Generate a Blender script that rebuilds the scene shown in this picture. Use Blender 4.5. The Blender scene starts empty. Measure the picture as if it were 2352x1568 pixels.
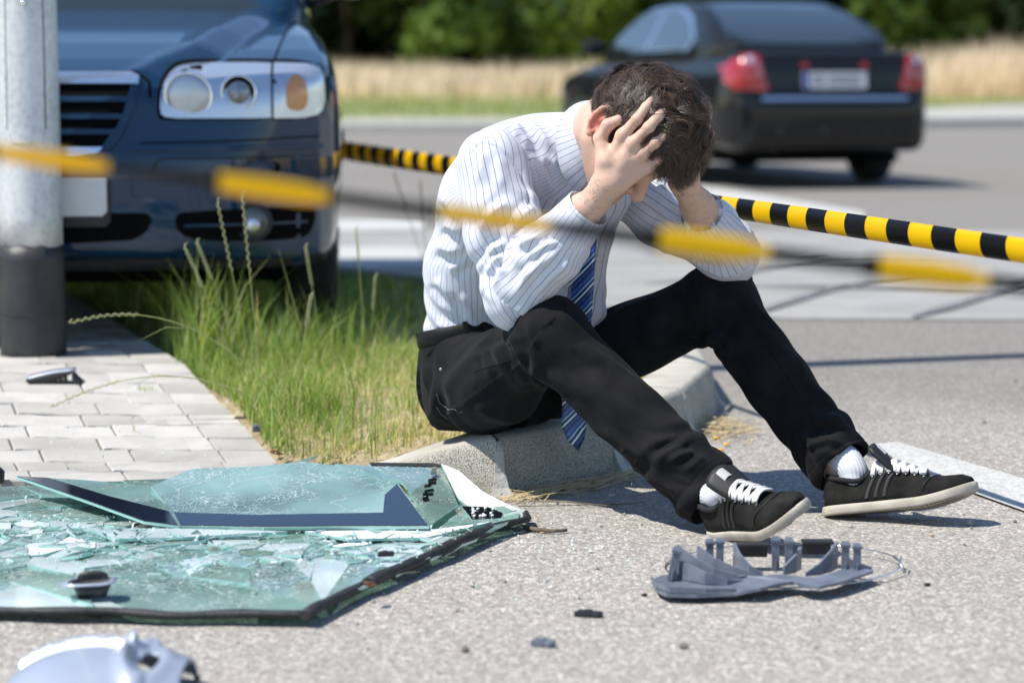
import bpy, math, random
import numpy as np
from mathutils import Vector, Matrix
from mathutils.bvhtree import BVHTree

SC = bpy.context.scene
COL = SC.collection
rnd = random.Random(7)
rng = np.random.default_rng(11)
R = math.radians

# ------------------------------------------------------------------ camera
CAM_H = 0.9
FPX, CPX, CPY, HOR = 5553.0, 1176.0, 784.0, 155.0     # focal length, centre and horizon on a 2352 px wide frame
PITCH = math.atan((CPY - HOR) / FPX)
cam_data = bpy.data.cameras.new('camera')
cam_data.sensor_width = 36.0
cam_data.lens = FPX / 2352.0 * 36.0
cam_data.clip_start = 0.05
cam_data.clip_end = 1500.0
cam_data.dof.use_dof = True
cam_data.dof.focus_distance = 4.85
cam_data.dof.aperture_fstop = 2.8
cam = bpy.data.objects.new('camera', cam_data)
cam.location = (0, 0, CAM_H)
cam.rotation_euler = (math.pi / 2 - PITCH, 0, 0)
COL.objects.link(cam)
SC.camera = cam

# ------------------------------------------------------------------ light
SUN_EL = R(57.0)
SUN_DIR = Vector((-0.953, -0.303, 0)).normalized() * math.cos(SUN_EL) + Vector((0, 0, math.sin(SUN_EL)))   # towards the sun
world = bpy.data.worlds.new('World')
SC.world = world
world.use_nodes = True
wn = world.node_tree.nodes
wl = world.node_tree.links
bg = wn['Background']
sky = wn.new('ShaderNodeTexSky')
sky.sky_type = 'NISHITA'
sky.sun_disc = False
sky.sun_elevation = SUN_EL
sky.sun_rotation = math.atan2(SUN_DIR.x, SUN_DIR.y)
sky.dust_density = 0.15
sky.ozone_density = 3.0
wl.new(sky.outputs[0], bg.inputs[0])
bg.inputs[1].default_value = 0.13
sun_data = bpy.data.lights.new('sun', 'SUN')
sun_data.energy = 4.6
sun_data.angle = R(0.5)
sun_data.color = (1.0, 0.955, 0.88)
sun = bpy.data.objects.new('sun', sun_data)
sun.rotation_euler = SUN_DIR.to_track_quat('Z', 'Y').to_euler()
sun.location = (-8, -3, 12)
COL.objects.link(sun)
SC.view_settings.view_transform = 'Standard'
SC.view_settings.look = 'None'
SC.view_settings.gamma = 1.0
SC.view_settings.use_curve_mapping = False
SC.view_settings.exposure = 0.42
SC.cycles.use_denoising = True
SC.cycles.max_bounces = 8
SC.cycles.transparent_max_bounces = 24
SC.cycles.sample_clamp_indirect = 6.0
SC.cycles.caustics_reflective = False
SC.cycles.caustics_refractive = False

# ------------------------------------------------------------------ points from the photograph's directions
_FW = Vector((0, math.cos(PITCH), -math.sin(PITCH)))
_UP = Vector((0, math.sin(PITCH), math.cos(PITCH)))


def ray(px, py):
    return _FW * FPX + Vector((1, 0, 0)) * (px - CPX) + _UP * (CPY - py)


def PY(px, py, y):
    d = ray(px, py)
    p = d * (y / d.y)
    return np.array((p.x, p.y, p.z + CAM_H))


def PZ(px, py, z=0.0):
    d = ray(px, py)
    p = d * ((z - CAM_H) / d.z)
    return np.array((p.x, p.y, p.z + CAM_H))


def V3(a):
    return Vector((float(a[0]), float(a[1]), float(a[2])))


def unit(a):
    a = np.asarray(a, float)
    return a / np.linalg.norm(a)


def lerp(a, b, t):
    return np.asarray(a, float) * (1 - t) + np.asarray(b, float) * t


def sstep(a, b, x):
    t = np.clip((x - a) / (b - a), 0, 1)
    return t * t * (3 - 2 * t)


# ------------------------------------------------------------------ objects
def tag(o, label=None, cat=None, group=None, kind=None):
    if label: o['label'] = label
    if cat: o['category'] = cat
    if group: o['group'] = group
    if kind: o['kind'] = kind
    return o


def empty(name, loc=(0, 0, 0), rz=0.0, parent=None):
    o = bpy.data.objects.new(name, None)
    COL.objects.link(o)
    o.location = loc
    o.rotation_euler = (0, 0, rz)
    o.empty_display_size = 0.1
    if parent: o.parent = parent
    return o


def link(name, me, mat=None, parent=None):
    o = bpy.data.objects.new(name, me)
    COL.objects.link(o)
    if mat is not None:
        for m in (mat if isinstance(mat, (list, tuple)) else [mat]):
            me.materials.append(m)
    if parent: o.parent = parent
    return o


def fast_mesh(name, V, F, smooth=True):
    """V: Nx3, F: MxK array (all the same size)"""
    V = np.asarray(V, np.float32); F = np.asarray(F, np.int32)
    me = bpy.data.meshes.new(name)
    me.vertices.add(len(V)); me.vertices.foreach_set('co', V.ravel())
    k = F.shape[1]
    me.loops.add(F.size); me.loops.foreach_set('vertex_index', F.ravel())
    me.polygons.add(len(F))
    me.polygons.foreach_set('loop_start', np.arange(0, F.size, k, dtype=np.int32))
    me.polygons.foreach_set('loop_total', np.full(len(F), k, np.int32))
    me.polygons.foreach_set('use_smooth', np.full(len(F), smooth))
    me.update(calc_edges=True)
    return me


def set_color(me, name, cols):
    """per-vertex colour"""
    a = me.color_attributes.new(name, 'FLOAT_COLOR', 'POINT')
    c = np.ones((len(cols), 4), np.float32); c[:, :3] = cols
    a.data.foreach_set('color', c.ravel())


class MB:
    """collects shapes into one mesh"""
    def __init__(s):
        s.v = []; s.f = []; s.m = []; s.sm = []

    def add(s, V, F, mi=0, smooth=True):
        b = len(s.v)
        s.v += [tuple(map(float, p)) for p in V]
        for f in F:
            s.f.append([b + int(i) for i in f]); s.m.append(mi); s.sm.append(smooth)
        return s

    def box(s, lo, hi, mi=0, M=None):
        x0, y0, z0 = lo; x1, y1, z1 = hi
        V = [(x0, y0, z0), (x1, y0, z0), (x1, y1, z0), (x0, y1, z0), (x0, y0, z1), (x1, y0, z1), (x1, y1, z1), (x0, y1, z1)]
        if M is not None: V = [M @ Vector(p) for p in V]
        return s.add(V, [(3, 2, 1, 0), (4, 5, 6, 7), (0, 1, 5, 4), (1, 2, 6, 5), (2, 3, 7, 6), (3, 0, 4, 7)], mi, False)

    def rings(s, rings, mi=0, closed=True, cap0=True, cap1=True, smooth=True):
        n = len(rings[0]); V = [p for r in rings for p in r]; F = []
        for i in range(len(rings) - 1):
            for j in range(n if closed else n - 1):
                a = i * n + j; b = i * n + (j + 1) % n
                F.append((a, b, b + n, a + n))
        s.add(V, F, mi, smooth)
        b0 = len(s.v) - len(V)
        if cap0: s.f.append([b0 + j for j in range(n)][::-1]); s.m.append(mi); s.sm.append(False)
        if cap1: s.f.append([b0 + (len(rings) - 1) * n + j for j in range(n)]); s.m.append(mi); s.sm.append(False)
        return s

    def tube(s, pts, rad, n=10, mi=0, cap=True, flat=1.0, up=(0, 0, 1)):
        pts = [np.asarray(p, float) for p in pts]
        rad = rad if hasattr(rad, '__len__') else [rad] * len(pts)
        rings = []; N = np.asarray(up, float)
        for i, p in enumerate(pts):
            t = unit(pts[min(i + 1, len(pts) - 1)] - pts[max(i - 1, 0)])
            u = N - t * np.dot(N, t)
            if np.linalg.norm(u) < 1e-6: u = np.array((1.0, 0, 0)) - t * t[0]
            u = unit(u); w = np.cross(t, u); N = u
            rings.append([p + rad[i] * (w * math.cos(2 * math.pi * j / n) + u * flat * math.sin(2 * math.pi * j / n)) for j in range(n)])
        return s.rings(rings, mi, True, cap, cap)

    def lathe(s, prof, n=32, axis='z', origin=(0, 0, 0), mi=0, M=None, cap=True, a0=0.0, a1=2 * math.pi):
        full = abs(a1 - a0 - 2 * math.pi) < 1e-6
        cnt = n if full else n + 1
        rings = []
        for r, h in prof:
            ring = []
            for j in range(cnt):
                a = a0 + (a1 - a0) * j / n
                p = Vector((r * math.cos(a), r * math.sin(a), h))
                if axis == 'x': p = Vector((h, p.x, p.y))
                if axis == 'y': p = Vector((p.y, h, p.x))
                if M is not None: p = M @ p
                ring.append(p + Vector(origin))
            rings.append(ring)
        return s.rings(rings, mi, full, cap and full, cap and full)

    def prism(s, poly, h0, h1, mi=0, M=None, bevel=0.0):
        """poly in xy (ccw) pushed from h0 to h1"""
        n = len(poly)
        c = np.mean(np.asarray(poly, float), 0)
        def ring(sc, h):
            out = []
            for p in poly:
                d = np.asarray(p, float) - c; l = max(np.linalg.norm(d), 1e-6)
                q = c + d * max(0.05, (l - sc) / l)
                v = Vector((q[0], q[1], h))
                out.append(M @ v if M is not None else v)
            return out
        rg = [ring(0, h0), ring(0, h1)] if bevel == 0 else [ring(0, h0), ring(0, h1 - bevel), ring(bevel, h1)]
        return s.rings(rg, mi, True, True, True, False)

    def build(s, name, mat, parent=None, smooth=None, M=None):
        me = bpy.data.meshes.new(name)
        V = s.v if M is None else [M @ Vector(p) for p in s.v]
        me.from_pydata(V, [], s.f)
        me.polygons.foreach_set('use_smooth', s.sm if smooth is None else [smooth] * len(s.f))
        me.polygons.foreach_set('material_index', s.m)
        me.update()
        return link(name, me, mat, parent)


def sharp(o, ang=40):
    try:
        o.data.set_sharp_from_angle(angle=R(ang))
    except Exception:
        pass
    return o


def bevel(o, w=0.003, seg=2):
    m = o.modifiers.new('bevel', 'BEVEL'); m.width = w; m.segments = seg; m.limit_method = 'ANGLE'; m.angle_limit = R(35)
    return o


# ------------------------------------------------------------------ signed distance shapes -> smooth meshes
def smin(a, b, k):
    if k <= 0: return np.minimum(a, b)
    h = np.clip(0.5 + 0.5 * (b - a) / k, 0, 1)
    return b * (1 - h) + a * h - k * h * (1 - h)


def smax(a, b, k):
    return -smin(-a, -b, k)


def cone(a, b, ra, rb, w=None, s=1.0):
    """tapered capsule; w, s: widened s times along w"""
    a = np.asarray(a, float); b = np.asarray(b, float)
    mid = (a + b) / 2
    if w is not None and s != 1.0:
        w = unit(w); M = np.eye(3) + (1 / s - 1) * np.outer(w, w)
        a2 = mid + M @ (a - mid); b2 = mid + M @ (b - mid)
    else:
        M = None; a2, b2 = a, b
    ba = b2 - a2; L = max(ba @ ba, 1e-12)
    def f(P):
        Q = P if M is None else (P - mid) @ M.T + mid
        pa = Q - a2
        h = np.clip(pa @ ba / L, 0, 1)
        d = pa - h[:, None] * ba
        return np.sqrt(np.einsum('ij,ij->i', d, d)) - (ra + (rb - ra) * h)
    return f, mid, np.linalg.norm(b - a) / 2 + max(ra, rb) * max(s, 1.0)


def ball(c, r):
    c = np.asarray(c, float)
    return (lambda P: np.sqrt(((P - c) ** 2).sum(1)) - r), c, r


def ell(c, axes, rad):
    c = np.asarray(c, float); A = np.asarray(axes, float); rad = np.asarray(rad, float)
    def f(P):
        q = (P - c) @ A.T
        k0 = np.sqrt(((q / rad) ** 2).sum(1)) + 1e-9
        k1 = np.sqrt(((q / rad ** 2) ** 2).sum(1)) + 1e-9
        return k0 * (k0 - 1.0) / k1
    return f, c, rad.max()


def evaluate(ops, P):
    d = None
    for mode, (f, c, br), k in ops:
        v = f(P)
        if mode == 'u': d = v if d is None else smin(d, v, k)
        elif d is None: continue
        elif mode == 's': d = smax(d, -v, k)
        else: d = smax(d, v, k)
    return np.full(len(P), 1.0) if d is None else d


def surface(ops, lo, hi, vox, B=16, newton=2, slack=1.7):
    """dual (surface nets) mesh of an sdf on a sparse grid of blocks"""
    lo = np.asarray(lo, float); hi = np.asarray(hi, float)
    nb = np.ceil((hi - lo) / (vox * B)).astype(int)
    N = nb * B + 2
    g = np.stack(np.meshgrid(*[np.arange(n) for n in nb], indexing='ij'), -1).reshape(-1, 3)
    cen = lo + (g + 0.5) * B * vox
    hd = B * vox * 0.5 * math.sqrt(3)
    dc = np.concatenate([evaluate(ops, c) for c in np.array_split(cen, max(1, len(cen) // 20000))])
    act = np.abs(dc) < hd * slack + 2 * vox
    loc = np.stack(np.meshgrid(*[np.arange(B + 1)] * 3, indexing='ij'), -1)
    vid, vpos, quads = [], [], []
    E = [((0, 0, 0), (1, 0, 0)), ((0, 1, 0), (1, 1, 0)), ((0, 0, 1), (1, 0, 1)), ((0, 1, 1), (1, 1, 1)),
         ((0, 0, 0), (0, 1, 0)), ((1, 0, 0), (1, 1, 0)), ((0, 0, 1), (0, 1, 1)), ((1, 0, 1), (1, 1, 1)),
         ((0, 0, 0), (0, 0, 1)), ((1, 0, 0), (1, 0, 1)), ((0, 1, 0), (0, 1, 1)), ((1, 1, 0), (1, 1, 1))]
    for bi in np.nonzero(act)[0]:
        base = g[bi] * B
        c = cen[bi]
        sub = [op for op in ops if op[0] == 'i' or np.linalg.norm(c - op[1][1]) < op[1][2] + hd + 1.6 * op[2] + 3 * vox + 0.02]
        if not any(o[0] == 'u' for o in sub): continue
        P = lo + (base + loc.reshape(-1, 3)) * vox
        D = evaluate(sub, P).reshape(B + 1, B + 1, B + 1)
        neg = D < 0
        if neg.all() or not neg.any(): continue
        acc = np.zeros((B, B, B, 3)); cnt = np.zeros((B, B, B))
        for a, b in E:
            da = D[a[0]:a[0] + B, a[1]:a[1] + B, a[2]:a[2] + B]; db = D[b[0]:b[0] + B, b[1]:b[1] + B, b[2]:b[2] + B]
            m = (da < 0) != (db < 0)
            t = np.where(m, da / np.where(m, da - db, 1.0), 0.0)
            for ax in range(3):
                acc[..., ax] += np.where(m, a[ax] + (b[ax] - a[ax]) * t, 0.0)
            cnt += m
        I = np.argwhere(cnt > 0)
        if not len(I): continue
        ii = I + base
        vid.append((ii[:, 0].astype(np.int64) * N[1] + ii[:, 1]) * N[2] + ii[:, 2])
        vpos.append(lo + (ii + acc[I[:, 0], I[:, 1], I[:, 2]] / cnt[I[:, 0], I[:, 1], I[:, 2]][:, None]) * vox)
        for ax in range(3):
            s0 = [slice(0, B)] * 3; s1 = [slice(0, B)] * 3
            s1[ax] = slice(1, B + 1)
            n0 = neg[tuple(s0)]; n1 = neg[tuple(s1)]
            J = np.argwhere(n0 != n1)
            if not len(J): continue
            fl = n0[J[:, 0], J[:, 1], J[:, 2]]
            J = J + base
            o1 = np.zeros(3, int); o2 = np.zeros(3, int)
            o1[(ax + 1) % 3] = 1; o2[(ax + 2) % 3] = 1
            q = [J - o1 - o2, J - o2, J, J - o1]
            key = np.stack([(k[:, 0].astype(np.int64) * N[1] + k[:, 1]) * N[2] + k[:, 2] for k in q], 1)
            key[~fl] = key[~fl][:, ::-1]
            quads.append(key)
    vid = np.concatenate(vid); vpos = np.concatenate(vpos); quads = np.concatenate(quads)
    order = np.argsort(vid); vid = vid[order]; vpos = vpos[order]
    ix = np.searchsorted(vid, quads); ix = np.clip(ix, 0, len(vid) - 1)
    ok = (vid[ix] == quads).all(1)
    F = ix[ok]
    for _ in range(newton):
        e = vox * 0.25
        outs = []
        for ch in np.array_split(np.arange(len(vpos)), max(1, len(vpos) // 40000)):
            P = vpos[ch]
            d = evaluate(ops, P)
            G = np.stack([evaluate(ops, P + np.eye(3)[a] * e) - d for a in range(3)], 1) / e
            outs.append(P - np.clip(d[:, None] / np.maximum((G ** 2).sum(1), 0.2)[:, None], -vox, vox) * G)
        vpos = np.concatenate(outs)
    return vpos, F


def vnormals(V, F):
    n = np.cross(V[F[:, 2]] - V[F[:, 0]], V[F[:, 3]] - V[F[:, 1]])
    out = np.zeros_like(V)
    for k in range(4): np.add.at(out, F[:, k], n)
    return out / np.maximum(np.linalg.norm(out, axis=1), 1e-12)[:, None]


def march(ops, o, d, t0, t1, off=0.0):
    """first point along a ray where the sdf falls under off"""
    o = np.asarray(o, float); d = unit(d); t = t0
    for _ in range(200):
        v = evaluate(ops, (o + d * t)[None])[0] - off
        if v < 1e-4: break
        t += max(v * 0.7, 2e-4)
        if t > t1: break
    return o + d * t


def vnoise(P, scale, seed=0):
    """smooth value noise in [-1, 1], numpy"""
    Q = np.asarray(P, float) * scale + seed * 17.31
    i = np.floor(Q).astype(np.int64); f = Q - i; f = f * f * (3 - 2 * f)
    def h(a):
        n = (a[..., 0] * 374761393 + a[..., 1] * 668265263 + a[..., 2] * 2147483647 + seed * 974711) & 0x7fffffff
        n = ((n ^ (n >> 13)) * 1274126177) & 0x7fffffff
        return ((n ^ (n >> 16)) & 0xffff) / 32767.5 - 1.0
    r = 0
    for dx in (0, 1):
        for dy in (0, 1):
            for dz in (0, 1):
                w = (f[..., 0] if dx else 1 - f[..., 0]) * (f[..., 1] if dy else 1 - f[..., 1]) * (f[..., 2] if dz else 1 - f[..., 2])
                r = r + w * h(i + np.array((dx, dy, dz)))
    return r


# ------------------------------------------------------------------ materials
def mat(name, col=(0.5, 0.5, 0.5), rough=0.6, metal=0.0, spec=0.5, coat=0.0, coat_rough=0.05, trans=0.0, ior=1.5, alpha=1.0, sheen=0.0):
    m = bpy.data.materials.new(name)
    m.use_nodes = True
    b = m.node_tree.nodes['Principled BSDF']
    b.inputs['Base Color'].default_value = (*col, 1)
    b.inputs['Roughness'].default_value = rough
    b.inputs['Metallic'].default_value = metal
    b.inputs['Specular IOR Level'].default_value = spec
    b.inputs['Coat Weight'].default_value = coat
    b.inputs['Coat Roughness'].default_value = coat_rough
    b.inputs['Transmission Weight'].default_value = trans
    b.inputs['IOR'].default_value = ior
    b.inputs['Alpha'].default_value = alpha
    b.inputs['Sheen Weight'].default_value = sheen
    return m


class NT:
    """short hand for a material's node tree"""
    def __init__(s, m):
        s.t = m.node_tree; s.n = s.t.nodes; s.l = s.t.links; s.b = s.n['Principled BSDF']; s.out = s.n['Material Output']

    def new(s, kind, **kw):
        n = s.n.new(kind)
        for k, v in kw.items():
            if k in ('operation', 'blend_type', 'data_type', 'feature', 'distance', 'noise_dimensions', 'attribute_name', 'wave_type', 'bands_direction', 'uv_map', 'interpolation_type', 'vector_type', 'invert', 'layer_name', 'use_clamp', 'normalize'):
                setattr(n, k, v)
        return n

    def coord(s, which='Object'):
        return s.new('ShaderNodeTexCoord').outputs[which]

    def mapping(s, vec, scale=(1, 1, 1), rot=(0, 0, 0), loc=(0, 0, 0)):
        n = s.new('ShaderNodeMapping')
        n.inputs['Scale'].default_value = scale; n.inputs['Rotation'].default_value = rot; n.inputs['Location'].default_value = loc
        s.l.new(vec, n.inputs['Vector'])
        return n.outputs[0]

    def noise(s, vec, scale=5, detail=4, rough=0.55, dist=0.0):
        n = s.new('ShaderNodeTexNoise')
        n.inputs['Scale'].default_value = scale; n.inputs['Detail'].default_value = detail; n.inputs['Roughness'].default_value = rough; n.inputs['Distortion'].default_value = dist
        if vec is not None: s.l.new(vec, n.inputs['Vector'])
        return n.outputs['Fac']

    def vor(s, vec, scale=5, feature='F1', out='Distance', rand=1.0):
        n = s.new('ShaderNodeTexVoronoi', feature=feature)
        n.inputs['Scale'].default_value = scale
        n.inputs['Randomness'].default_value = rand
        if vec is not None: s.l.new(vec, n.inputs['Vector'])
        return n.outputs[out]

    def ramp(s, fac, stops, interp='LINEAR'):
        n = s.new('ShaderNodeValToRGB')
        n.color_ramp.interpolation = interp
        el = n.color_ramp.elements
        while len(el) < len(stops): el.new(0.5)
        for e, (p, c) in zip(el, stops):
            e.position = p; e.color = (*c, 1) if hasattr(c, '__len__') else (c, c, c, 1)
        s.l.new(fac, n.inputs[0])
        return n.outputs[0]

    def mix(s, fac, a, b, mode='MIX'):
        n = s.new('ShaderNodeMix', data_type='RGBA', blend_type=mode)
        n.clamp_factor = True
        for sock, v in ((n.inputs[0], fac), (n.inputs[6], a), (n.inputs[7], b)):
            if hasattr(v, 'links'): s.l.new(v, sock)
            elif hasattr(v, '__len__'): sock.default_value = (*v, 1)
            else: sock.default_value = v
        return n.outputs[2]

    def math(s, op, a, b=0.0, clamp=False):
        n = s.new('ShaderNodeMath', operation=op); n.use_clamp = clamp
        for sock, v in ((n.inputs[0], a), (n.inputs[1], b)):
            if hasattr(v, 'links'): s.l.new(v, sock)
            else: sock.default_value = v
        return n.outputs[0]

    def bump(s, h, strength=0.3, dist=0.01, prev=None):
        n = s.new('ShaderNodeBump')
        n.inputs['Strength'].default_value = strength; n.inputs['Distance'].default_value = dist
        s.l.new(h, n.inputs['Height'])
        if prev is not None: s.l.new(prev, n.inputs['Normal'])
        return n.outputs[0]

    def to(s, sock, name, bsdf=None):
        s.l.new(sock, (bsdf or s.b).inputs[name])
        return s

    def attr(s, name, out='Color'):
        n = s.new('ShaderNodeAttribute', attribute_name=name)
        return n.outputs[out]

    def obj_random(s):
        return s.new('ShaderNodeObjectInfo').outputs['Random']


def noisy(name, c0, c1, scale=6.0, rough=0.8, bump=0.0, bscale=60.0, bdist=0.002, **kw):
    m = mat(name, c0, rough, **kw); n = NT(m)
    co = n.coord()
    n.to(n.ramp(n.noise(co, scale, 5), [(0.3, c0), (0.7, c1)]), 'Base Color')
    if bump: n.to(n.bump(n.noise(co, bscale, 3), bump, bdist), 'Normal')
    return m
# ================================================================== SETTING
def asphalt(name, lo, mid, hi, tint=(1, 0.985, 0.955), stones=150.0):
    m = mat(name, (mid,) * 3, 0.9, spec=0.3); n = NT(m)
    co = n.coord()
    warp = n.mapping(co)
    c1 = n.vor(warp, stones, out='Color')
    sep = n.new('ShaderNodeSeparateColor'); n.l.new(c1, sep.inputs[0])
    d1 = n.vor(warp, stones)
    fine = n.noise(co, 700, 2)
    big = n.noise(co, 1.3, 6, 0.68)
    T = lambda v: tuple(v * t for t in tint)
    stone = n.ramp(sep.outputs[0], [(0.0, T(lo)), (0.32, T(mid * 0.85)), (0.62, T(mid * 1.1)), (0.86, T(hi)), (1.0, T(min(hi * 1.35, 0.7)))])
    grit = n.ramp(fine, [(0.35, T(lo * 0.8)), (0.65, T(mid * 1.15))])
    edge = n.ramp(d1, [(0.30, 0.0), (0.62, 1.0)])
    col = n.mix(n.math('MULTIPLY', edge, 0.55), stone, grit)
    col = n.mix(n.ramp(big, [(0.3, 0.0), (0.75, 0.45)]), col, T(mid * 0.72))
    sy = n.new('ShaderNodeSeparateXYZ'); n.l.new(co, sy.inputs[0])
    tone_y = n.ramp(n.math('ADD', n.math('DIVIDE', sy.outputs[1], 10.0), n.math('MULTIPLY', n.math('SUBTRACT', big, 0.5), 0.25)), [(0.50, 1.22), (0.72, 0.80)])      # paler near, darker farther along y, border broken by noise
    col = n.mix(1.0, col, tone_y, 'MULTIPLY')
    n.to(col, 'Base Color')
    h = n.math('ADD', n.math('MULTIPLY', d1, -1.0), n.math('MULTIPLY', fine, 0.35))
    n.to(n.bump(h, 0.6, 0.004), 'Normal')
    return m


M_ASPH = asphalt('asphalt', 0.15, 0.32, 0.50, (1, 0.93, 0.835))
M_CONC = noisy('concrete', (0.36, 0.345, 0.31), (0.47, 0.45, 0.41), 9, 0.85, 0.4, 260, 0.002)
M_KERB = mat('kerb_concrete', (0.4, 0.39, 0.35), 0.9, spec=0.25)
_n = NT(M_KERB)
_co = _n.coord()
_big = _n.noise(_co, 7, 5)
_pit = _n.ramp(_n.vor(_co, 190), [(0.0, 0.0), (0.28, 1.0)])
_pm = _n.ramp(_n.noise(_co, 330, 2), [(0.40, 0.0), (0.50, 1.0)])
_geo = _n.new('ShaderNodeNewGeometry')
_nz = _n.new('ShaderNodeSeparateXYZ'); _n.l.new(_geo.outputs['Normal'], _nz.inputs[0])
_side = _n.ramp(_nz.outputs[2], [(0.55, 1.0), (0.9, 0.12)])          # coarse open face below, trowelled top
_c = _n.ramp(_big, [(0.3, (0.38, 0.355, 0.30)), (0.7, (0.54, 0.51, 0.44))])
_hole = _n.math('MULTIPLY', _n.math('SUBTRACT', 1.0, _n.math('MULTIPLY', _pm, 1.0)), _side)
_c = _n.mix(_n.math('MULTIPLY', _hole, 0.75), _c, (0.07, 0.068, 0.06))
_n.to(_c, 'Base Color')
_n.to(_n.bump(_n.math('SUBTRACT', _n.noise(_co, 220, 3), _hole), 0.5, 0.003), 'Normal')
M_MORT = noisy('mortar', (0.36, 0.35, 0.32), (0.5, 0.49, 0.45), 30, 0.95, 0.6, 120, 0.004)
M_SOIL = noisy('soil', (0.22, 0.17, 0.10), (0.44, 0.36, 0.22), 26, 1.0, 0.8, 60, 0.01)
M_SAND = noisy('joint_sand', (0.26, 0.23, 0.185), (0.42, 0.38, 0.31), 40, 1.0, 0.5, 200, 0.004)
M_VERGE = noisy('verge_turf', (0.16, 0.22, 0.07), (0.36, 0.32, 0.16), 0.7, 1.0)

# the land everything stands on
FARK = [(-60, 33.4), (0.5, 34.3), (4.0, 36.0), (9.0, 38.0), (60, 38.6)]       # the kerb on the far side of the road
def verge_z(y): return 0.05 + max(0.0, y - 36.0) / 14.0 * 0.25
b = MB()
gl_ = [(-700, 33.4)] + FARK + [(700, 38.6)]
b.rings([[(x_, -60, -0.06), (x_, y_ + 0.12, -0.06), (x_, y_ + 0.13, verge_z(y_)), (x_, (y_ + 50) / 2, verge_z((y_ + 50) / 2)), (x_, 50, 0.30), (x_, 58, 0.36), (x_, 900, 0.5)] for x_, y_ in gl_], closed=False, cap0=False, cap1=False, smooth=False)
tag(b.build('ground', M_VERGE), kind='structure')

b = MB(); b.add([(-60, -20, 0), (60, -20, 0)] + [(x_, y_ + 0.1, 0) for x_, y_ in FARK[::-1]], [tuple(range(7))])
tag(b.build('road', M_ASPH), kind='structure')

# paved strip across the carriageway behind the man
M_STRIP = noisy('worn_pale_paving', (0.26, 0.252, 0.235), (0.36, 0.35, 0.33), 2.2, 0.9, 0.3, 90, 0.003)
_n = NT(M_STRIP)
b = MB()
ya = PZ(2000, 736)[1]; yb = 13.2
b.add([(-0.25, ya + 0.9, 0.004), (1.0, ya + 0.02, 0.004), (2.2, ya - 0.02, 0.004), (9, ya + 0.05, 0.004), (9, yb, 0.004), (-6, yb + 0.3, 0.004), (-6, ya + 1.6, 0.004)], [(0, 1, 2, 3, 4, 5, 6)])
tag(b.build('crossing_paving', M_STRIP), kind='structure')

M_WHITE = mat('road_paint', (0.72, 0.71, 0.67), 0.75); _n = NT(M_WHITE)
_co = _n.coord()
_n.to(_n.mix(_n.ramp(_n.math('ADD', _n.noise(_co, 60, 4), _n.math('MULTIPLY', _n.vor(_co, 150), 0.35)), [(0.58, 0.0), (0.85, 0.75)]), (0.56, 0.55, 0.515), (0.34, 0.33, 0.31)), 'Base Color')
_n.to(_n.bump(_n.vor(_co, 150), 0.6, 0.002), 'Normal')


def paint(name, pix, z=0.006):
    pts = [PZ(x, y, z) for x, y in pix]
    b = MB(); b.add(pts, [tuple(range(len(pts)))])
    o = b.build(name, M_WHITE)
    return tag(o, kind='structure')


paint('road_line', [(2360, 1175), (2700, 1320), (2700, 1225), (2352, 1098), (2062, 1014), (2006, 1019), (2090, 1078)])
paint('road_line', [(1560, 452), (1985, 505), (1985, 486), (1600, 424), (1500, 418), (1500, 445)])
for k, (y0, y1) in enumerate([(533, 503), (618, 566)]):
    paint('road_line', [(700, y0), (975, y0 - 6), (975, y1 + 2), (700, y1)], 0.008 )

# dark curved marks laid over the pale strip
M_MARK = mat('dark_mark', (0.15, 0.15, 0.16), 0.9); _n = NT(M_MARK)
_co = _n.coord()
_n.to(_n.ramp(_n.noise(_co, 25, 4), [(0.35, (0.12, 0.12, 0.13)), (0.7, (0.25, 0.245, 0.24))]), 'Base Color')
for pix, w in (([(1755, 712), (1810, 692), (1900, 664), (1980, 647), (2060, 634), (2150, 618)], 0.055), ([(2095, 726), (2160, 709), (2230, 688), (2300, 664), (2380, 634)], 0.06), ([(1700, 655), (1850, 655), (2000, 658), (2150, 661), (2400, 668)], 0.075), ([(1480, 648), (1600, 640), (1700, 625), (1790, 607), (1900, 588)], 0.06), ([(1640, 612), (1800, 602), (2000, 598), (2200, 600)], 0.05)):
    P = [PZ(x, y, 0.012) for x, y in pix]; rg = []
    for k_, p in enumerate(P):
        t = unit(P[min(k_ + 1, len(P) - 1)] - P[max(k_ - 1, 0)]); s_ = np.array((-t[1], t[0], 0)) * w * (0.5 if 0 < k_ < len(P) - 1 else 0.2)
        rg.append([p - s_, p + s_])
    b = MB(); b.rings(rg, closed=False, cap0=False, cap1=False); tag(b.build('dark_mark', M_MARK), kind='structure')

# far kerb and footway
b = MB(); b.rings([[(x_, y_, -0.05), (x_, y_, 0.10), (x_, y_ + 0.03, 0.135), (x_, y_ + 0.3, 0.135), (x_, y_ + 0.3, -0.05)] for x_, y_ in FARK], smooth=False)
tag(b.build('far_kerb', M_CONC), kind='structure')
PATHW = [2.6, 2.6, 3.6, 6.0, 6.0]
b = MB(); rg = []
for (x_, y_), w_ in zip(FARK, PATHW): rg.append([(x_, y_ + 0.303 + (w_ - 0.3) * t, max(0.128, verge_z(y_ + 0.303 + (w_ - 0.3) * t) + 0.03)) for t in np.linspace(0, 1, 7)])
b.rings(rg, closed=False, cap0=False, cap1=False, smooth=False); tag(b.build('footpath', M_CONC), kind='structure')

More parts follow.
